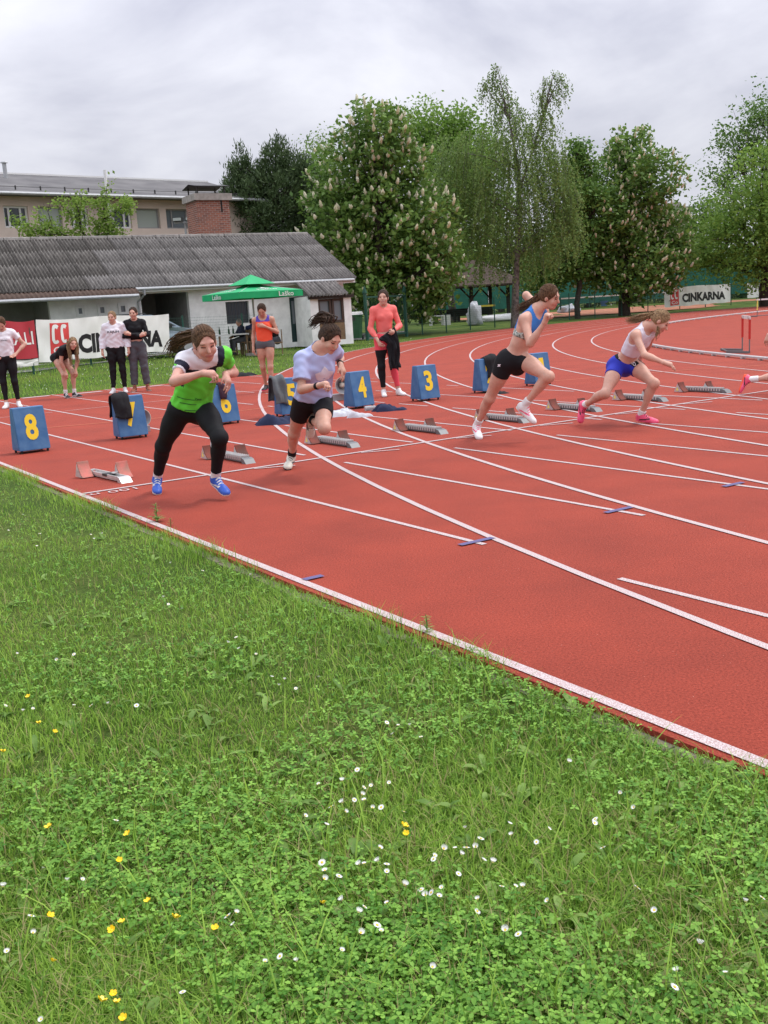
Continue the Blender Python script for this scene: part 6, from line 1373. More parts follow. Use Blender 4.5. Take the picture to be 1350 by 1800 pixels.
# ---- runner in the lilac T-shirt
def runner_lilac():
    J = {}
    J['anR'] = vec(at_y(513, 800, 9.55)); J['toeR'] = nrm((-.12, -.94, -.22)); J['knR'] = chain(J['anR'], 517, 762, .40, 1); J['hipR'] = chain(J['knR'], 533, 706, .42, 1); J['hipL'] = chain(J['hipR'], 567, 704, .18, -1)
    pel = (J['hipL'] + J['hipR']) / 2; J['neck'] = chain(pel, 560, 617, .49, 1); J['shR'] = chain(J['neck'], 531, 632, .165, 1); J['shL'] = chain(J['neck'], 586, 616, .15, -1); J['head'] = chain(J['neck'], 580, 595, .14, 1)
    J['elR'] = chain(J['shR'], 530, 685, .27, 1); J['wrR'] = chain(J['elR'], 560, 678, .235, 1); J['elL'] = chain(J['shL'], 597, 628, .27, -1); J['wrL'] = chain(J['elL'], 598, 640, .235, 1)
    J['knL'] = chain(J['hipL'], 570, 752, .42, 1); J['anL'] = chain(J['knL'], 549, 738, .40, -1); J['toeL'] = nrm((-.1, .25, -.95))
    p = Person('person', 'woman in a lilac T-shirt and black cycling shorts looking down', J, 1.68, (.55, -.62, -.58), (.42, -.3, .85), h=.0075)
    p.hand('R', (.8, -.5, .15), (-.2, -.1, -1), .95, .05); p.hand('L', (.25, -.4, -.88), (-.8, .3, 0), .25, .3)
    p.body('skin_fair'); rT, fT, uT = p.FT; pel = p.pel; L = p.L; cut = p.along('shR', 'elR', .70); cut2 = p.along('shL', 'elL', .5)
    ex = [Cap(pel + uT * .05, pel + uT * .3, .102, .10, 'x', rT, 1.45, .05), Cap(J['shR'], cut, .055, .068, 'uparmR', None, 1, .03), Cap(J['shL'], cut2, .046, .055, 'uparmL', None, 1, .03)]
    sh = p.wear('tshirt', p.sel('torso', 'uparm', 'pelvis') + ex, ['k_lilac', 'k_black'], .012, [(pel + uT * .04, -uT)], [Ell(J['neck'] + uT * .05 + fT * .03, (.082, .075, .075), p.FT), Cyl(cut, J['elR'] + (J['elR'] - J['shR']) * .3, .1, .1), Cyl(cut2, J['elL'] + (J['elL'] - J['shL']) * .4, .1, .1)], .0065, 26)
    p.wear('collar', [Ell(J['neck'] + uT * .025 + fT * .015, (.084, .078, .026), p.FT)], 'k_black', .001, (), [Ell(J['neck'] + uT * .045 + fT * .025, (.076, .07, .09), p.FT)], 0)
    # three leaf emblem and lettering
    ce = pel + uT * L * .60 + fT * .1 - rT * .01
    def leaf(a, ln, w_): 
        pts = []; ca, sa = math.cos(a), math.sin(a)
        for t in range(9): x = ln * t / 8; y = w_ * math.sin(math.pi * (t / 8) ** .8); pts.append((x, y))
        pts += [(x, -y) for x, y in reversed(pts[1:-1])]; return [(x * ca - y * sa, x * sa + y * ca) for x, y in pts], [tuple(range(len(pts)))]
    for a in (R(152), R(90), R(28)): p.decal(sh, leaf(a, .105, .042), ce, -rT, uT, 'k_top_white', 'emblem_leaf')
    p.decal(sh, ([(-.07, -.012), (.07, -.012), (.05, -.022), (-.05, -.022)], [(3, 2, 1, 0)]), ce, -rT, uT, 'k_top_white', 'emblem_base'); p.decal(sh, text_fit('adidas', .16, .045, .01), ce - uT * .065, -rT, uT, 'k_top_white', 'brand_lettering')
    p.wear('shorts', p.sel('pelvis', 'thigh'), 'k_black', .007, [(pel + uT * .12, uT)], [Cyl(p.along('hipR', 'knR', .46), p.along('hipR', 'knR', 1.3), .11, .1), Cyl(p.along('hipL', 'knL', .58), p.along('hipL', 'knL', 1.35), .11, .1)], .001)
    for q in 'RL':
        W_ = J['wr' + q]; d = nrm(W_ - J['el' + q]); p.wear('wristband', [Cap(W_ - d * .025, W_ - d * .012, .028, .028, '', None, 1, .004)], 'k_black', .003, (), (), 0)
    p.hair('hair_dark', .052, .75, .008); hp = p.hp
    p.strands('ponytail', 'hair_dark', hp(0, -.075, .085), [hp(0, -.085, .13), at_y(569, 557, J['head'][1] + .08), at_y(556, 562, J['head'][1] + .11), at_y(547, 572, J['head'][1] + .12)], 150, .01, .016, .015, .0085, 5)
    p.shoe('R', 'shoe_cream', None, 'sole_black', 'k_grey'); p.shoe('L', 'shoe_cream', None, 'sole_black', 'k_grey')
    for q in 'RL': p.sock(q, 'k_black', .09)
runner_lilac()
# ---- runner in the blue top
def runner_blue():
    J = {}
    J['anR'] = vec(at_y(839, 746, 10.9)); J['toeR'] = nrm((.10, -.90, -.38)); J['knR'] = chain(J['anR'], 861, 700, .41, 1); J['hipR'] = chain(J['knR'], 887, 640, .43, 1); J['hipL'] = chain(J['hipR'], 915, 632, .175, -1)
    pel = (J['hipL'] + J['hipR']) / 2; J['neck'] = chain(pel, 938, 549, .50, 1); J['shR'] = chain(J['neck'], 922, 562, .16, 1); J['shL'] = chain(J['neck'], 955, 548, .165, -1); J['head'] = chain(J['neck'], 966, 522, .165, 1)
    J['elR'] = chain(J['shR'], 932, 604, .285, 1); J['wrR'] = chain(J['elR'], 957, 568, .25, 1); J['elL'] = chain(J['shL'], 925, 519, .28, -1); J['wrL'] = chain(J['elL'], 940, 540, .24, -1)
    J['knL'] = chain(J['hipL'], 964, 662, .43, 1); J['anL'] = chain(J['knL'], 922, 712, .41, -1); J['toeL'] = nrm((.62, -.4, -.66))
    p = Person('person', 'tall woman in a blue crop top and black shorts sprinting, fist at chin', J, 1.76, (.82, -.46, -.32), (.2, -.25, .95), h=.0075, hs=.98, skin_m='skin_tan')
    p.hand('R', (.35, -.2, .9), (.8, -.5, -.2), 1.15, .02); p.hand('L', (.1, .3, -.9), (.5, -.5, 0), .6)
    p.body('skin_fair'); rT, fT, uT = p.FT; pel = p.pel; L = p.L
    def cls(c):
        q = (c - pel) @ p.FT.T; z = q[:, 2] / L; mi = np.zeros(len(c), int); mi[(z < .60) & (np.abs(q[:, 0]) > .07)] = 1; return mi
    ct = p.wear('crop_top', p.sel('torso'), ['k_blue', 'k_pattern'], .007, [(pel + uT * L * .47, -uT)], [Ell(J['neck'] + uT * .06 + fT * .045, (.075, .085, .13), p.FT), Ell(J['shR'] + rT * .035, (.07, .12, .15), p.FT), Ell(J['shL'] - rT * .035, (.07, .12, .15), p.FT)], .0008, 30, cls)
    p.wear('top_hem', [Ell(pel + uT * L * .49, (.128, .096, .014), p.FT)], 'k_top_white', .006, (), (), 0)
    st_ = p.wear('shorts', p.sel('pelvis', 'thigh'), 'k_black', .007, [(pel + uT * .105, uT)], [Cyl(p.along('hipR', 'knR', .30), p.along('hipR', 'knR', 1.2), .11, .1), Cyl(p.along('hipL', 'knL', .27), p.along('hipL', 'knL', 1.2), .115, .1)], .001)
    p.decal(st_, ([(-.02, .012), (0, .004), (.02, .012), (.012, 0), (.02, -.012), (0, -.004), (-.02, -.012), (-.012, 0)], [tuple(reversed(range(8)))]), J['hipR'] + rT * .1 - uT * .03, nrm((.7, -.7, 0)), uT, 'k_white', 'shorts_logo')
    hp = p.hp; p.hair('hair_brown', .048, .62, .008)
    p.strands('ponytail', 'hair_brown', hp(0, -.10, -.01), [at_y(938, 531, J['head'][1] + .05), at_y(922, 538, J['head'][1] + .08), at_y(909, 546, J['head'][1] + .1)], 110, .01, .014, .020, .0065, 7); p.strands('loose_lock', 'hair_brown', hp(.03, .06, .085), [hp(.05, .085, .03), hp(.055, .08, -.03)], 4, .01, .003, .006, .003, 9)
    p.shoe('R', 'shoe_white', None, 'sole_white', 'shoe_pink'); p.shoe('L', 'shoe_white', None, 'sole_white', 'shoe_pink')
    for q in 'RL': p.sock(q, 'sock_white', .08)
runner_blue()
# ---- runner in the white top and royal blue shorts
def runner_white():
    J = {}
    J['anL'] = vec(at_y(1127, 728, 11.25)); J['toeL'] = nrm((.80, -.55, -.14)); J['knL'] = chain(J['anL'], 1150, 674, .40, 1); J['hipL'] = chain(J['knL'], 1108, 640, .42, -1); J['hipR'] = chain(J['hipL'], 1083, 645, .18, 1)
    pel = (J['hipL'] + J['hipR']) / 2; J['neck'] = chain(pel, 1131, 578, .48, 1); J['shR'] = chain(J['neck'], 1117, 590, .155, 1); J['shL'] = chain(J['neck'], 1148, 582, .16, -1); J['head'] = chain(J['neck'], 1160, 565, .165, 1)
    J['elR'] = chain(J['shR'], 1133, 624, .27, 1); J['wrR'] = chain(J['elR'], 1166, 637, .235, 1); J['elL'] = chain(J['shL'], 1140, 606, .27, -1); J['wrL'] = chain(J['elL'], 1125, 628, .235, -1)
    J['knR'] = chain(J['hipR'], 1064, 692, .42, 1); J['anR'] = chain(J['knR'], 1028, 712, .40, -1); J['toeR'] = nrm((-.15, -.25, -.95))
    p = Person('person', 'woman in a white crop top and royal blue shorts, head down', J, 1.68, (.72, -.3, -.62), (.62, -.1, .78), h=.0075)
    p.hand('R', (.85, -.3, -.35), (-.2, .2, -1), .35, .25); p.hand('L', (-.3, .4, -.8), (.3, -.8, 0), .5)
    p.body('skin_fair'); rT, fT, uT = p.FT; pel = p.pel; L = p.L
    ct = p.wear('crop_top', p.sel('torso'), 'k_top_white', .008, [(pel + uT * L * .33, -uT)], [Ell(J['neck'] + uT * .055 + fT * .04, (.072, .08, .12), p.FT), Ell(J['shR'] + rT * .04, (.07, .12, .15), p.FT), Ell(J['shL'] - rT * .04, (.07, .12, .15), p.FT)], .003, 34)
    rP, fP, uP = p.FP
    def cls(c): return (((c - pel) @ uT) > .075).astype(int)
    sh = p.wear('shorts', p.sel('pelvis', 'thigh'), ['k_royal', 'k_black'], .009, [(pel + uT * .125, uT)], [Cyl(p.along('hipR', 'knR', .34), p.along('hipR', 'knR', 1.25), .12, .1), Cyl(p.along('hipL', 'knL', .33), p.along('hipL', 'knL', 1.25), .12, .1)], .001, 30, cls)
    dirw = nrm(rT * .75 + fT * .66); p.decal(sh, text_fit('NIKE PRO', .20, .028, .02), pel + uT * .10 + dirw * .12, np.cross(uT, dirw), uT, 'k_white', 'waist_lettering')
    p.decal(ct, ([(-.02, 0), (-.008, -.009), (.024, .01), (-.008, -.003)], [(0, 1, 2, 3)]), pel + uT * L * .76 + fT * .12 + rT * .03, nrm(fT * .6 - rT), uT, 'k_grey', 'shirt_logo')
    hp = p.hp; p.hair('hair_light', .05, .7, .008); p.strands('ponytail', 'hair_light', hp(0, -.10, .02), [at_y(1136, 556, J['head'][1] + .06), at_y(1118, 561, J['head'][1] + .09), at_y(1101, 563, J['head'][1] + .12)], 110, .01, .012, .017, .006, 11); p.strands('fallen_lock', 'hair_light', hp(.05, .03, -.06), [hp(.05, .06, -.11), hp(.05, .08, -.18)], 14, .01, .008, .014, .006, 12)
    p.shoe('L', 'shoe_pink', None, 'shoe_pink', 'k_maroon' if 'k_maroon' in MATS else 'shoe_black'); p.shoe('R', 'shoe_pink', None, 'shoe_pink', 'shoe_black')
    for q in 'RL': p.sock(q, 'sock_white', .055)
runner_white()
# ---- runner leaving the picture: trailing leg and hand
def runner_edge():
    J = {}
    an = vec(at_y(1317, 667, 13.6)); J['anR'] = an; J['toeR'] = nrm((-.35, -.1, -.93)); J['knR'] = an + vec((.36, -.16, .02)); J['hipR'] = J['knR'] + vec((.20, -.16, .33)); J['hipL'] = J['hipR'] - RIGHT_U * .175
    J['pelvis'] = (J['hipL'] + J['hipR']) / 2; J['neck'] = J['pelvis'] + vec((.26, -.22, .36)); J['shR'] = J['neck'] + RIGHT_U * .16 - vec((0, 0, .03)); J['shL'] = J['neck'] - RIGHT_U * .16 - vec((0, 0, .03)); J['head'] = J['neck'] + vec((.09, -.07, .13))
    J['wrR'] = vec(at_y(1352, 588, 13.45)); J['elR'] = (J['wrR'] + J['shR']) / 2 + vec((-.02, .1, .09)); J['elL'] = J['shL'] + vec((.05, -.1, -.24)); J['wrL'] = J['elL'] + vec((.15, -.12, .12)); J['knL'] = J['hipL'] + vec((.3, -.27, -.1)); J['anL'] = J['knL'] + vec((-.05, .02, -.40)); J['toeL'] = nrm((.55, -.8, -.2))
    p = Person('person', 'sprinter with a pink shoe and white sock, leaving beside the red hurdle', J, 1.70, U3, UPZ, h=.009)
    p.hand('R', (-.25, .1, -.95), (.5, .6, 0), .22, .3); p.hand('L', U3, -UPZ, .8); p.body('skin_fair'); pel = p.pel; uT = p.FT[2]
    p.wear('top', p.sel('torso'), 'k_navy', .008, [(pel + uT * .2, -uT)], [Ell(J['neck'] + uT * .06, (.07, .08, .1), p.FT)], .001); p.wear('shorts', p.sel('pelvis', 'thigh'), 'k_black', .008, [(pel + uT * .11, uT)], [Cyl(p.along('hipR', 'knR', .32), p.along('hipR', 'knR', 1.2), .12, .1), Cyl(p.along('hipL', 'knL', .32), p.along('hipL', 'knL', 1.2), .12, .1)], 0); p.hair('hair_brown')
    for q in 'RL': p.shoe(q, 'shoe_pink', None, 'k_orange', 'shoe_black'); p.sock(q, 'sock_white', .12)
runner_edge()
# ---- people standing behind the chute: poses in a local frame (x right, y forward, z up)
def standing(pose, px, py, face, H, hf=(0, 1, -.1), hu=(0, 0, 1), lift=0.0, p0=None):
    b = vec(gp(px, py)) if p0 is None else vec(p0); f = nrm((face[0], face[1], 0)); r_ = np.cross(f, UPZ); M = np.array([r_, f, UPZ]); k = H / 1.70
    D = dict(anL=(-.10, 0, .09), anR=(.10, 0, .09), knL=(-.10, .03, .49), knR=(.10, .03, .49), hipL=(-.09, 0, .91), hipR=(.09, 0, .91), neck=(0, -.01, 1.42), head=(0, .03, 1.575), shL=(-.165, -.01, 1.385), shR=(.165, -.01, 1.385), elL=(-.215, -.04, 1.11), elR=(.215, -.04, 1.11), wrL=(-.225, .06, .89), wrR=(.225, .06, .89)); D.update(pose)
    J = {q: b + (vec(v) * k) @ M for q, v in D.items() if not q.startswith('toe')}
    for q in 'LR': J['toe' + q] = nrm(vec(D.get('toe' + q, (-.25 if q == 'L' else .25, 1, -.05))) @ M)
    J['base'] = b
    return J, nrm(vec(hf) @ M), nrm(vec(hu) @ M), M
def shoes(p, m, sole='sole_white', up=True, acc=None):
    for q in 'LR': p.shoe(q, m, UPZ if up else None, sole, acc)
def legs_cut(p, t): return [Cyl(p.along('kn' + q, 'an' + q, t), p.along('kn' + q, 'an' + q, 1.5), .075, .075) for q in 'LR']
def thigh_cut(p, t): return [Cyl(p.along('hip' + q, 'kn' + q, t), p.along('hip' + q, 'kn' + q, 1.3), .105, .1) for q in 'LR']
def arm_cut(p, t): return [Cyl(p.along('sh' + q, 'el' + q, t), p.along('sh' + q, 'el' + q, 1.6), .09, .09) for q in 'LR']
def neck_hole(p, r=.078): return [Ell(p.J['neck'] + p.FT[2] * .05 + p.FT[1] * .025, (r, r * .9, .075), p.FT)]
def person_left():
    J, hf, hu, M = standing(dict(elL=(-.36, -.06, 1.16), wrL=(-.20, .07, 1.0), elR=(.34, -.06, 1.16), wrR=(.19, .09, .98), head=(0, .07, 1.56), anL=(-.12, 0, .09), anR=(.09, .05, .09)), 22, 716.5, (.25, -.95), 1.74, (0, 1, -.75), (0, .6, 1))
    p = Person('person', 'woman in a white T-shirt and black leggings, hands on hips', J, 1.74, hf, hu, h=.0105)
    p.hand('L', vec((.7, .3, -.5)) @ M, vec((.3, .3, 0)) @ M, .4); p.hand('R', vec((-.7, .3, -.5)) @ M, vec((-.3, .3, 0)) @ M, .4); p.body('skin_fair'); u_ = p.FT[2]; pel = p.pel
    t = p.wear('tshirt', p.sel('torso', 'uparm') + [Cap(pel + u_ * .06, pel + u_ * .3, .098, .10, '', p.FT[0], 1.45, .05)], 'k_white', .014, [(pel + u_ * .04, -u_)], neck_hole(p) + arm_cut(p, .5), .006, 24); p.decal(t, text_fit('o atletika', .16, .03, .0), pel + u_ * p.L * .68 + p.FT[1] * .12, -p.FT[0], u_, 'k_grey', 'shirt_lettering')
    p.wear('leggings', p.sel('pelvis', 'thigh', 'calf'), 'k_black', .006, [(pel + u_ * .13, u_)], legs_cut(p, .85), 0); p.hair('hair_brown', .05, .7, .009); p.strands('ponytail', 'hair_brown', p.hp(0.02, -.09, 0), [p.hp(.08, -.02, -.1), p.hp(.1, .04, -.2)], 20, .01, .012, .014, .008, 2); shoes(p, 'shoe_white')
person_left()
def person_bent():
    J, hf, hu, M = standing(dict(anL=(-.09, .02, .09), anR=(.10, .0, .09), knL=(-.10, .05, .49), knR=(.11, .04, .49), hipL=(-.085, -.24, .83), hipR=(.085, -.24, .83), neck=(0, .19, 1.06), head=(0, .33, 1.11), shL=(-.16, .16, 1.0), shR=(.16, .16, 1.0), elL=(-.19, .12, .74), elR=(.19, .12, .74), wrL=(-.11, .13, .56), wrR=(.12, .13, .55)), 124, 699, (.74, -.67), 1.72, (.25, .95, -.15), (-.1, .3, 1))
    p = Person('person', 'woman in black bending with hands on knees, long fair hair hanging', J, 1.72, hf, hu, h=.0105)
    for q in 'LR': p.hand(q, vec((0, .15, -1)) @ M, vec((0, -1, -.1)) @ M, .25, .2)
    p.body('skin_fair'); u_ = p.FT[2]; pel = p.pel
    p.wear('tshirt', p.sel('torso', 'uparm') + [Cap(pel + u_ * .05, pel + u_ * .3, .10, .10, '', p.FT[0], 1.4, .05)], 'k_black', .012, [(pel + u_ * .02, -u_)], neck_hole(p) + arm_cut(p, .48), .004, 24); p.wear('shorts', p.sel('pelvis', 'thigh'), 'k_black', .010, [(pel + u_ * .12, u_)], thigh_cut(p, .2), .002)
    p.hair('hair_light', .05, .6, .011); 
    for sd, sx_ in ((3, .075), (4, -.075), (5, .06)): p.strands('long_hair', 'hair_light', p.hp(sx_, -.03, .03), [p.hp(sx_ * 1.25, .0, -.08), J['head'] + vec((.0, -.05, -.26)) + p.FH[0] * sx_, J['head'] + vec((.0, -.04, -.48)) + p.FH[0] * sx_ * .9], 22, .01, .014, .018, .0085, sd)
    shoes(p, 'shoe_black', 'sole_white', acc='shoe_white')
    for q in 'LR': p.sock(q, 'sock_white', .09)
person_bent()
def person_hoodie():
    J, hf, hu, M = standing(dict(elL=(-.25, -.05, 1.13), elR=(.25, -.05, 1.13), wrL=(-.27, .07, .90), wrR=(.27, .05, .90), anL=(-.10, 0, .09), anR=(.13, .05, .09)), 212, 690.5, (.12, -1), 1.74, (.2, 1, -.08))
    p = Person('person', 'fair haired woman in a white hooded sweatshirt with lettering and black trousers', J, 1.74, hf, hu, h=.0105)
    p.hand('L', vec((0, .1, -1)) @ M, vec((1, 0, 0)) @ M, .35); p.hand('R', vec((0, .1, -1)) @ M, vec((-1, 0, 0)) @ M, .35); p.body('skin_fair'); u_ = p.FT[2]; f_ = p.FT[1]; pel = p.pel
    t = p.wear('hoodie', p.sel('torso', 'uparm', 'forearm') + [Cap(pel + u_ * .06, pel + u_ * .36, .112, .11, '', p.FT[0], 1.5, .05), Ell(J['neck'] - f_ * .05 + u_ * .03, (.12, .075, .06), p.FT, '', .03), Cap(J['shL'], J['elL'], .06, .062, '', None, 1, .03), Cap(J['shR'], J['elR'], .06, .062, '', None, 1, .03), Cap(J['elL'], J['wrL'], .06, .048, '', None, 1, .03), Cap(J['elR'], J['wrR'], .06, .048, '', None, 1, .03)], 'k_white', .012, [(pel + u_ * .03, -u_)], [Ell(J['neck'] + u_ * .06 + f_ * .035, (.07, .065, .07), p.FT), Cyl(J['wrL'], J['wrL'] + (J['wrL'] - J['elL']), .07, .07), Cyl(J['wrR'], J['wrR'] + (J['wrR'] - J['elR']), .07, .07)], .007, 24)
    p.decal(t, text_fit('KAJUH', .24, .06, .015), pel + u_ * p.L * .70 + f_ * .15, -p.FT[0], u_, 'k_navy', 'hoodie_lettering')
    p.wear('trousers', p.sel('pelvis', 'thigh', 'calf'), 'k_black', .014, [(pel + u_ * .12, u_)], legs_cut(p, .92), .006, 22); p.hair('hair_light', .052, .8, .006); shoes(p, 'shoe_white')
person_hoodie()
def person_sweater():
    J, hf, hu, M = standing(dict(elL=(-.24, .06, 1.13), elR=(.24, .06, 1.13), wrL=(.09, .20, 1.16), wrR=(-.09, .19, 1.12), anL=(-.13, 0, .09), anR=(.13, .02, .09)), 249, 687.5, (.2, -1), 1.80, (.25, 1, -.05))
    p = Person('person', 'woman in a black sweater and dark grey joggers standing with folded arms', J, 1.80, hf, hu, h=.0105); p.hand('L', vec((.9, 0, .3)) @ M, vec((0, -1, 0)) @ M, .4); p.hand('R', vec((-.9, 0, .3)) @ M, vec((0, -1, 0)) @ M, .4); p.body('skin_fair'); u_ = p.FT[2]; pel = p.pel
    p.wear('sweater', p.sel('torso', 'uparm', 'forearm'), 'k_black', .010, [(pel + u_ * .14, -u_)], neck_hole(p, .066) + [Cyl(J['wrL'], J['wrL'] + (J['wrL'] - J['elL']) * .5, .05, .05), Cyl(J['wrR'], J['wrR'] + (J['wrR'] - J['elR']) * .5, .05, .05)], .004, 26)
    p.wear('joggers', p.sel('pelvis', 'thigh', 'calf') + [Cap(p.along('hipL', 'knL', .2), p.along('knL', 'anL', .85), .075, .06, '', None, 1, .04), Cap(p.along('hipR', 'knR', .2), p.along('knR', 'anR', .85), .075, .06, '', None, 1, .04)], 'k_grey', .014, [(pel + u_ * .17, u_)], legs_cut(p, .87), .006, 22); p.hair('hair_dark', .052, .8, .006); shoes(p, 'shoe_rust')
person_sweater()
def person_walker():
    J, hf, hu, M = standing(dict(anR=(.07, -.16, .12), knR=(.08, .0, .49), anL=(-.07, .12, .09), knL=(-.08, .10, .49), elL=(-.25, -.02, 1.14), wrL=(-.05, .17, 1.26), elR=(.22, -.07, 1.11), wrR=(.23, .02, .87), head=(0, .06, 1.565)), 473, 689.5, (-.05, -1), 1.68, (.0, 1, -.65), (0, .5, 1))
    p = Person('person', 'woman in an orange tank top and grey shorts walking with a hand on her chest', J, 1.68, hf, hu, h=.0105); p.hand('L', vec((.8, .1, .2)) @ M, vec((0, -1, 0)) @ M, .2); p.hand('R', vec((0, .1, -1)) @ M, vec((-1, 0, 0)) @ M, .4); p.body('skin_tan'); u_ = p.FT[2]; pel = p.pel; rT, fT = p.FT[0], p.FT[1]
    def cls(c): z = (c - pel) @ u_ / p.L; return (z > .86).astype(int)
    p.wear('tank_top', p.sel('torso') + [Cap(pel + u_ * .06, pel + u_ * .3, .092, .092, '', rT, 1.42, .05)], ['k_orange', 'k_purple'], .009, [(pel + u_ * .05, -u_)], [Ell(J['neck'] + u_ * .05 + fT * .04, (.085, .09, .12), p.FT), Ell(J['shR'] + rT * .03, (.075, .12, .13), p.FT), Ell(J['shL'] - rT * .03, (.075, .12, .13), p.FT)], .003, 28, cls)
    p.wear('shorts', p.sel('pelvis', 'thigh'), 'k_shortgrey', .009, [(pel + u_ * .12, u_)], thigh_cut(p, .15), .001); p.hair('hair_dark', .05, .8, .007); p.strands('ponytail', 'hair_dark', p.hp(.03, -.09, 0), [p.hp(.07, -.06, -.1), p.hp(.08, -.03, -.17)], 12, .01, .01, .01, .007, 2); shoes(p, 'shoe_black', 'shoe_pink')
person_walker()
def person_pink():
    J, hf, hu, M = standing(dict(anL=(-.16, .05, .09), anR=(.08, .0, .09), elR=(.24, .0, 1.10), wrR=(.17, .16, .90), elL=(-.25, .03, 1.12), wrL=(-.10, .21, 1.06), neck=(0, -.01, 1.43)), 683, 696, (.3, -.95), 1.74, (.5, 1, .02))
    p = Person('person', 'woman in a coral long sleeved top and leggings holding a black jacket', J, 1.74, hf, hu, h=.0095); p.hand('L', vec((.5, .4, -.3)) @ M, vec((.3, -.8, 0)) @ M, .7); p.hand('R', vec((-.3, .3, -.9)) @ M, vec((-1, 0, 0)) @ M, .7); p.body('skin_fair'); u_ = p.FT[2]; pel = p.pel; rT, fT = p.FT[0], p.FT[1]
    p.wear('long_sleeve_top', p.sel('torso', 'uparm', 'forearm'), 'k_coral', .008, [(pel + u_ * .06, -u_)], neck_hole(p, .066) + [Cyl(J['wrL'], J['wrL'] + (J['wrL'] - J['elL']) * .5, .05, .05), Cyl(J['wrR'], J['wrR'] + (J['wrR'] - J['elR']) * .5, .05, .05)], .002, 30)
    def cls(c): q = (c - pel) @ p.FT.T; return ((q[:, 0] > .0) & (q[:, 2] < -.16)).astype(int)
    p.wear('leggings', p.sel('pelvis', 'thigh', 'calf'), ['k_coral_dark', 'k_black'], .008, [(pel + u_ * .12, u_)], legs_cut(p, .85), .001, 30, cls)
    # jacket hanging from both hands
    a = J['wrL'] * .85 + J['wrR'] * .15 + vec((0, 0, -.03)); f_ = M[1]; r_ = M[0]; V = []; N, Mm = 22, 26
    for j in range(Mm + 1):
        t = j / Mm
        for i in range(N + 1):
            u0 = i / N - .5; w_ = .11 + .05 * math.sin(t * 2.6) - .05 * t; top = (J['wrL'] * (.5 - u0) + J['wrR'] * (.5 + u0)) if True else a
            q = top * (1 - min(1, t * 3)) + (a + r_ * (u0 * 2 * w_ * .8)) * min(1, t * 3) + f_ * (.05 + .05 * mnoise.noise(Vector((u0 * 7, t * 3, 2))) + .03 * mnoise.noise(Vector((u0 * 17, t * 5, 4)))); q = q + vec((0, 0, .05 - t * .62 - .06 * mnoise.noise(Vector((u0 * 5, 3, 1))) * t)); V.append(q)
    o = mesh_obj('held_jacket', V, [(j * (N + 1) + i, j * (N + 1) + i + 1, (j + 1) * (N + 1) + i + 1, (j + 1) * (N + 1) + i) for j in range(Mm) for i in range(N)], 'cloth_black', None, True); so = o.modifiers.new('t', 'SOLIDIFY'); so.thickness = .03; tag(o, 'black jacket hanging from the hands of the woman in coral', 'jacket')
    p.hair('hair_dark', .05, .7, .009); p.strands('ponytail', 'hair_dark', p.hp(0, -.09, .02), [p.hp(.03, -.12, -.06), p.hp(.04, -.1, -.16)], 18, .01, .014, .016, .009, 2); shoes(p, 'shoe_white')
person_pink()
# ---- sitters under the parasol and the man on the tennis court
def sitter(px, Y, face, top, label, hairm, H=1.72):
    c = at_y(px, 600, Y); b = (c.x, c.y, ground_z(c.x, c.y))
    J, hf, hu, M = standing(dict(hipL=(-.09, 0, .52), hipR=(.09, 0, .52), knL=(-.12, .42, .50), knR=(.12, .42, .50), anL=(-.12, .40, .09), anR=(.12, .44, .09), neck=(0, .06, 1.0), head=(0, .12, 1.15), shL=(-.19, .05, .96), shR=(.19, .05, .96), elL=(-.24, .18, .74), elR=(.24, .18, .74), wrL=(-.12, .38, .66), wrR=(.12, .38, .66)), 0, 0, face, H, (0, 1, -.2), (0, .2, 1), p0=b)
    p = Person('person', label, J, H, hf, hu, h=.016, build=1.12)
    for q in 'LR': p.hand(q, vec((0, 1, -.3)) @ M, vec((0, 0, -1)) @ M, .3)
    p.body('skin_tan'); u_ = p.FT[2]; pel = p.pel; p.wear('jacket', p.sel('torso', 'uparm', 'forearm'), top, .016, (), neck_hole(p, .07) + [Cyl(J['wr' + q], J['wr' + q] + (J['wr' + q] - J['el' + q]) * .5, .06, .06) for q in 'LR'], .004, 20); p.wear('trousers', p.sel('pelvis', 'thigh', 'calf'), 'k_grey', .014, (), legs_cut(p, .87), .003)
    if hairm: p.hair(hairm, .045, .7, .006)
    shoes(p, 'shoe_black', 'sole_black')
sitter(428, 37.9, (-.9, -.4), 'k_navy', 'grey haired person in a dark jacket sitting at the table under the parasol', 'hair_grey')
sitter(446, 38.2, (-.3, .95), 'k_bluegrey', 'person in a blue jacket sitting with their back turned under the parasol', 'hair_dark')
sitter(486, 37.2, (-.95, .2), 'k_black', 'bald person in black sitting sideways on a chair by the door', None)
def tennis_man():
    c = at_y(1072, 536, 88); J, hf, hu, M = standing({}, 0, 0, (.2, 1), 1.74, p0=(c.x, c.y, at_y(1072, 537, 88).z))
    p = Person('person', 'person in a red shirt and dark shorts seen from behind on the tennis court', J, 1.74, hf, hu, h=.018, build=1.1); p.hand('L', vec((0, 0, -1)) @ M, vec((1, 0, 0)) @ M); p.hand('R', vec((0, 0, -1)) @ M, vec((-1, 0, 0)) @ M); p.body('skin_tan'); u_ = p.FT[2]; p.wear('shirt', p.sel('torso', 'uparm'), 'k_red', .018, [(p.pel, -u_)], neck_hole(p) + arm_cut(p, .6), 0); p.wear('shorts', p.sel('pelvis', 'thigh'), 'k_navy', .02, [(p.pel + u_ * .12, u_)], thigh_cut(p, .7), 0); p.hair('hair_dark'); shoes(p, 'shoe_white')
    b = at_y(1062, 538, 87); o = MB().tube([(0, 0, 0), (0, 0, .42)], [.26, .32], 14).build('ball_basket', mat('tub_blue', (.05, .12, .25), .5)); o.location = (b.x, b.y, J['base'][2]); tag(o, 'blue tub on the ground beside the person in red', 'tub')
tennis_man()

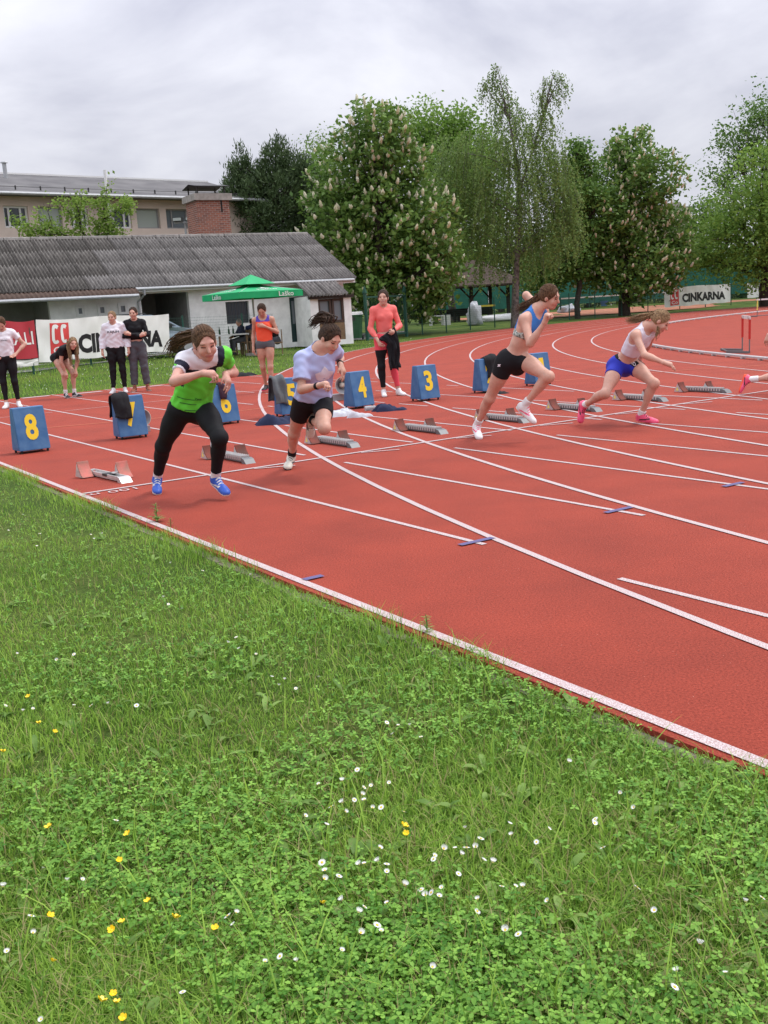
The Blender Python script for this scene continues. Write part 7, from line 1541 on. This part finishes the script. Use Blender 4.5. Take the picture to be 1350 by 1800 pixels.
# ================================================================== MEADOW IN FRONT: blades, clover, broad leaves, flowers
leaf_mat('blade', (.095, .225, .024), (.38, .57, .09), .5, .45); leaf_mat('clover', (.075, .215, .024), (.28, .51, .08), .5, .35); leaf_mat('dry_blade', (.22, .20, .07), (.40, .36, .16), .7, .3); leaf_mat('broad_leaf', (.12, .23, .04), (.27, .41, .10), .45, .4)
mat('daisy_white', (.76, .76, .74), .6); mat('daisy_yellow', (.72, .47, .03), .6); mat('buttercup', (.85, .58, .01), .35, spec=.5); mat('stem_green', (.09, .16, .03), .6)
def meadow_points(n, x0=-260, x1=1610, y0=830, y1=1980, tmin=9.815, even=.35):
    """ground points in the foreground meadow: part even on the ground, part thinning with distance as the eye sees them"""
    out = []
    while sum(len(o) for o in out) < n:
        m = n * 2; px = rng.uniform(x0, x1, m); py = rng.uniform(y0, y1, m)
        a, b = (px - 675) / F_PX, -(py - 900) / F_PX; M_ = np.array(CAM_ROT); d = np.stack([a, b, -np.ones(m)], 1) @ M_.T; k = -CAM_H / d[:, 2]; P = d * k[:, None]
        e_ = int(m * even * .3); Pe = np.stack([rng.uniform(-9, 6, e_), rng.uniform(.8, 13, e_), np.zeros(e_)], 1); P = np.vstack([P, Pe]); rng.shuffle(P)
        s_ = P[:, 0] * UX + P[:, 1] * UY + CS; t_ = P[:, 0] * NX + P[:, 1] * NY + CT; ok = (t_ > tmin + .03 * np.sin(s_ * 3.1) + .025 * np.sin(s_ * 7.7)) & (P[:, 1] > .5) & (P[:, 1] < 16) & (s_ > CHUTE_END); out.append(P[ok])
    P = np.vstack(out)[:n]; P[:, 2] = -.03; return P
def patch(P, f, s=0): return np.array([mnoise.noise(Vector((p[0] * f + s, p[1] * f, s))) for p in P])
def blades(P, hmin, hmax, width, bend, name, m, hmod=None, segs=3):
    n = len(P); az = rng.uniform(0, 2 * np.pi, n); dirn = np.stack([np.cos(az), np.sin(az), np.zeros(n)], 1); side = np.stack([-np.sin(az), np.cos(az), np.zeros(n)], 1)
    h = rng.uniform(hmin, hmax, n) * (1 if hmod is None else hmod); b = rng.uniform(.2, 1, n) * bend; w = width * rng.uniform(.6, 1.3, n)
    V = np.empty((n, (segs + 1) * 2, 3))
    for i in range(segs + 1):
        t = i / segs; c = P + dirn * (h * b * t * t)[:, None] + np.array([0, 0, 1.0]) * (h * (t - .35 * b * t * t))[:, None]; ww = (w * (1 - t ** 1.6 * .93))[:, None] * .5; V[:, 2 * i] = c - side * ww; V[:, 2 * i + 1] = c + side * ww
    k = (segs + 1) * 2; base = (np.arange(n) * k)[:, None]; Fq = np.concatenate([base + np.array([[2 * i, 2 * i + 1, 2 * i + 3, 2 * i + 2]]) for i in range(segs)], 0)
    rv = np.clip(.5 + .33 * rng.normal(size=n) + .4 * patch(P, .9, 3.0), 0, 1)
    return np_mesh(name, V.reshape(-1, 3), Fq, m, None, False, rnd=np.repeat(rv, k))
def build_meadow():
    P = meadow_points(190000); P = P[patch(P, 1.9, 21.0) + .5 * patch(P, 6.0, 2.0) + rng.normal(size=len(P)) * .12 > -.46]; pn = patch(P, 1.1, 5.0); tall = np.clip(.85 + .55 * pn, .45, 1.4); s_, t_ = P[:, 0] * UX + P[:, 1] * UY + CS, P[:, 0] * NX + P[:, 1] * NY + CT; tall *= 1 + .5 * np.exp(-((t_ - 9.95) / .12) ** 2)
    tag(blades(P, .018, .056, .0044, 1.1, 'grass', 'blade', tall), 'short green lawn grass in front of the track', 'grass', kind='stuff')
    P = meadow_points(13000); tag(blades(P, .03, .09, .0036, 1.2, 'dry_grass', 'dry_blade'), 'scattered dry straw coloured blades in the lawn', 'grass', kind='stuff')
    ne = 14000; se = rng.uniform(-13, 14, ne); te = 9.79 + np.abs(rng.normal(size=ne)) * .09 + .03 * np.sin(se * 5.3); E_ = np.array([st(a, b, -.03) for a, b in zip(se, te)]); tag(blades(E_, .03, .11, .0042, .9, 'edge_grass', 'blade', np.clip(.8 + .5 * np.sin(se * 2.7) + .3 * np.sin(se * 9.1), .35, 1.5)), 'ragged fringe of grass overhanging the white outer line', 'grass', kind='stuff')
    P = meadow_points(1600); tag(blades(P, .10, .19, .0055, .9, 'long_grass', 'blade', None, 4), 'taller single grass blades standing out of the lawn', 'grass', kind='stuff')
    # clover: three rounded leaflets on each stalk
    P = meadow_points(40000); pn = patch(P, 1.3, 9.0); P = P[pn + rng.normal(size=len(P)) * .2 > .0]; n = len(P); h = rng.uniform(.018, .06, n); c = P + np.stack([rng.normal(size=n) * .01, rng.normal(size=n) * .01, h], 1); az = rng.uniform(0, 2 * np.pi, n); r = rng.uniform(.0035, .0098, n); tl = rng.normal(size=(n, 2)) * .35; VV = []; 
    for j in range(3):
        a = az + j * 2.0944; d = np.stack([np.cos(a), np.sin(a), tl[:, 0] * np.cos(a) + tl[:, 1] * np.sin(a) - .1], 1); sd = np.stack([-np.sin(a), np.cos(a), np.zeros(n)], 1); V = np.empty((n, 6, 3)); R_ = r[:, None]
        V[:, 0] = c; V[:, 1] = c + d * R_ * .75 - sd * R_ * .62; V[:, 2] = c + d * R_ * 1.45 - sd * R_ * .5; V[:, 3] = c + d * R_ * 1.5; V[:, 4] = c + d * R_ * 1.45 + sd * R_ * .5; V[:, 5] = c + d * R_ * .75 + sd * R_ * .62; V[:, 3, 2] -= r * .18; V[:, 0, 2] -= r * .1; VV.append(V)
    V = np.concatenate(VV, 1).reshape(-1, 3); b = (np.arange(n * 3) * 6)[:, None]; Fq = np.concatenate([b + np.array([[0, 1, 2, 3]]), b + np.array([[0, 3, 4, 5]])], 0); rv = np.clip(.5 + .33 * rng.normal(size=n), 0, 1)
    tag(np_mesh('clover', V, Fq, 'clover', None, False, rnd=np.repeat(rv, 18)), 'low clover leaves covering the lawn', 'clover', kind='stuff')
    # rosettes of broad leaves (plantain, dandelion)
    P = meadow_points(380, even=.6); VV = []; FF = []; RR = []
    for p in P:
        k = random.randint(2, 6); q = random.random()
        for j in range(k):
            a = random.uniform(0, 6.28); L_ = random.uniform(.04, .10); w_ = L_ * random.uniform(.16, .32); up = random.uniform(.25, 1.1); d = Vector((math.cos(a), math.sin(a), 0)); sd = Vector((-d.y, d.x, 0)); o = len(VV)
            for i in range(5): 
                t = i / 4; c = Vector(p) + d * (L_ * t * (1 - .2 * up * t)) + Vector((0, 0, L_ * up * (t - .6 * t * t))); ww = w_ * math.sin(math.pi * (.1 + .86 * t)) * .5; VV += [c - sd * ww + Vector((0, 0, ww * .4)), c, c + sd * ww + Vector((0, 0, ww * .4))]; RR += [min(1, max(0, q + random.uniform(-.2, .2)))] * 3
            for i in range(4): FF += [(o + 3 * i, o + 3 * i + 1, o + 3 * i + 4, o + 3 * i + 3), (o + 3 * i + 1, o + 3 * i + 2, o + 3 * i + 5, o + 3 * i + 4)]
    tag(np_mesh('weed_leaves', np.array([tuple(v) for v in VV]), np.array(FF), 'broad_leaf', None, True, rnd=RR), 'broad dandelion and plantain leaves among the grass', 'weeds', kind='stuff')
    # grass beyond the track
    m = 60000; px = rng.uniform(-80, 760, m); py = rng.uniform(596, 712, m); pts = []
    for a, b in zip(px[:26000], py[:26000]):
        p = gp(a, b)
        if .15 < out_dist(p.x, p.y) < 30 and p.y < 60: pts.append((p.x, p.y, p.z - .03))
    P = np.array(pts); tag(blades(P, .05, .12, .016, .8, 'grass', 'blade', None, 2), 'grass strip between the chute and the mesh fence', 'grass', kind='stuff')
    sel = P[rng.choice(len(P), min(len(P), 260), replace=False)]; V = []; Fq = []
    for p in sel:
        o = len(V); c = Vector(p) + Vector((0, 0, random.uniform(.08, .13))); r = random.uniform(.008, .016); V += [c + Vector((r, 0, 0)), c + Vector((0, r, .004)), c + Vector((-r, 0, 0)), c + Vector((0, -r, .004)), c + Vector((0, 0, r)), c + Vector((0, 0, -r))]; Fq += [(o, o + 1, o + 4), (o + 1, o + 2, o + 4), (o + 2, o + 3, o + 4), (o + 3, o, o + 4), (o + 1, o, o + 5), (o + 2, o + 1, o + 5), (o + 3, o + 2, o + 5), (o, o + 3, o + 5)]
    tag(mesh_obj('clover_blossoms', V, Fq, 'daisy_white'), 'tiny white flowers dotted over the far grass strip', 'flowers', kind='stuff')
build_meadow()
def flower_mesh(name, petals, r, m1, m2, cup=.0, stem=.07):
    mb = MB(); mb.tube([(0, 0, -stem), (.006, .002, -stem * .5), (0, 0, -.002)], .0011, 5, 2)
    for i in range(petals):
        a = 2 * math.pi * i / petals; d = Vector((math.cos(a), math.sin(a), 0)); sd = Vector((-d.y, d.x, 0)); w_ = r * (1.9 / petals if petals > 8 else .52); z = cup * r
        mb.add([d * r * .2, d * r * .62 - sd * w_ + Vector((0, 0, z * .5)), d * r * 1.0 - sd * w_ * .55 + Vector((0, 0, z)), d * r * 1.0 + sd * w_ * .55 + Vector((0, 0, z)), d * r * .62 + sd * w_ + Vector((0, 0, z * .5))], [(0, 1, 2, 3, 4)], 0)
    n = 8; mb.add([(math.cos(2 * math.pi * k / n) * r * .36, math.sin(2 * math.pi * k / n) * r * .36, .0012) for k in range(n)] + [(math.cos(2 * math.pi * k / n) * r * .2, math.sin(2 * math.pi * k / n) * r * .2, r * .2) for k in range(n)], [tuple(range(n, 2 * n))] + [(k, (k + 1) % n, n + (k + 1) % n, n + k) for k in range(n)], 1)
    me = bpy.data.meshes.new(name); me.from_pydata([tuple(v) for v in mb.v], [], mb.f)
    for q in (m1, m2, 'stem_green'): me.materials.append(MATS[q])
    me.polygons.foreach_set('material_index', np.array(mb.mi, dtype=np.int32)); me.update(); return me
DAISY = [flower_mesh('daisy', 15, r, 'daisy_white', 'daisy_yellow', c, .08) for r, c in ((.0105, .1), (.0085, .5), (.009, 1.1))]; CUP = flower_mesh('buttercup', 5, .0115, 'buttercup', 'buttercup', .8, .12)
def plant_flower(name, me, px, py, z, label, cat, group):
    p = CAMP + ray(px, py) * ((z - CAM_H) / ray(px, py).z); s_, t_ = to_st(p.x, p.y)
    if t_ < 9.9: return
    o = link(bpy.data.objects.new(name, me)); o.location = p; k = random.uniform(.66, .98); o.scale = (k, k, k); o.rotation_euler = (random.uniform(-.5, .7), random.uniform(-.5, .5), random.uniform(0, 6.3)); tag(o, label, cat, group)
# white daisies: (pixel) clusters as they grow in the photograph
dz = [(628, 1353), (560, 1378), (601, 1373), (640, 1384), (652, 1381), (636, 1397), (623, 1406), (640, 1406), (655, 1420), (670, 1419), (684, 1376), (602, 1411), (582, 1418), (574, 1450), (607, 1427), (710, 1427), (537, 1434), (817, 1456), (845, 1474), (896, 1448), (899, 1468), (943, 1480), (965, 1457), (836, 1489), (820, 1490), (764, 1504), (780, 1492), (762, 1510), (800, 1491), (810, 1502), (818, 1514), (850, 1512), (866, 1516), (806, 1536), (668, 1490), (665, 1514), (680, 1519), (640, 1518), (632, 1520), (566, 1516), (571, 1530), (570, 1545), (596, 1540), (680, 1532), (711, 1556), (740, 1564), (776, 1560), (748, 1574), (758, 1569), (772, 1575), (840, 1581), (839, 1602), (906, 1558), (919, 1559), (882, 1558), (962, 1583), (888, 1635), (911, 1642), (601, 1670), (630, 1604), (641, 1594), (680, 1587), (602, 1582), (663, 1626), (670, 1636), (634, 1640), (492, 1681), (466, 1690), (522, 1690), (321, 1744), (76, 1526), (5, 1559), (168, 1527), (145, 1546), (118, 1548), (204, 1442), (12, 1672), (58, 1640), (55, 1610), (72, 1792), (1190, 1708), (1186, 1735), (1275, 1710), (1310, 1585), (1340, 1578), (1114, 1419), (1090, 1394), (1046, 1440), (1045, 1447), (40, 1250), (10, 1240), (58, 1246), (190, 1237), (160, 1240), (130, 1240), (100, 1160), (130, 1150), (478, 1190), (500, 1195), (520, 1210), (560, 1190), (490, 1205), (680, 1270), (700, 1275), (720, 1275), (740, 1295), (690, 1290), (30, 1150), (296, 1062), (320, 1070), (287, 1050), (356, 1003), (440, 1010), (300, 990), (70, 938), (160, 940), (165, 948), (15, 932), (35, 922), (180, 938), (20, 880), (5, 879), (40, 905), (50, 953), (65, 960), (1000, 1340), (1060, 1490), (1150, 1600), (760, 1700), (400, 1610), (410, 1625), (415, 1605), (240, 1240), (420, 1140), (400, 1130), (415, 1120), (450, 1150), (1230, 1660), (1120, 1560)]
for i, (a, b) in enumerate(dz): plant_flower('daisy', DAISY[i % 3], a, b, .055, 'small white daisy with a yellow centre in the lawn', 'daisy', 'daisies in the lawn')
bc = [(225, 1467), (86, 1455), (210, 1513), (88, 1611), (178, 1760), (199, 1748), (205, 1763), (217, 1790), (92, 1690), (308, 1614), (214, 1622), (197, 1635), (378, 1633), (710, 1453), (714, 1466), (568, 1588), (5, 1322), (68, 1272), (50, 1225), (96, 1287), (260, 1585)]
for a, b in bc: plant_flower('buttercup', CUP, a, b, .08, 'yellow buttercup standing in the lawn', 'buttercup', 'buttercups in the lawn')
# single weeds at the track edge
def weed(px, py, h, n, label, seed):
    r0 = random.Random(seed); p = gp(px, py); VV = []; FF = []; RR = []
    for j in range(n):
        z0 = h * r0.uniform(.05, .95); a = r0.uniform(0, 6.28); L_ = h * r0.uniform(.25, .5) * (1.2 - z0 / h * .6); d = Vector((math.cos(a), math.sin(a), 0)); sd = Vector((-d.y, d.x, 0)); o = len(VV)
        for i in range(4): t = i / 3; c = Vector((0, 0, z0)) + d * L_ * t + Vector((0, 0, L_ * (.7 * t - .5 * t * t))); ww = L_ * .13 * math.sin(math.pi * (.12 + .84 * t)); VV += [c - sd * ww, c + sd * ww]; RR += [r0.random()] * 2
        FF += [(o + 2 * i, o + 2 * i + 1, o + 2 * i + 3, o + 2 * i + 2) for i in range(3)]
    root = empty('weed', p, 0, label, 'weed'); np_mesh('leaves', np.array([tuple(v) for v in VV]), np.array(FF), 'broad_leaf', root, True, rnd=RR); MB().tube([(0, 0, -.03), (.004, 0, h * .5), (0, .003, h)], [.003, .0025, .0015], 5).build('stem', 'stem_green', root)
weed(276, 917, .135, 46, 'leafy green weed growing at the track edge below the green runner', 1); weed(300, 925, .06, 22, 'low weed beside the taller leafy weed at the track edge', 2); weed(750, 1112, .085, 30, 'small leafy weed at the edge of the outer white line', 3)
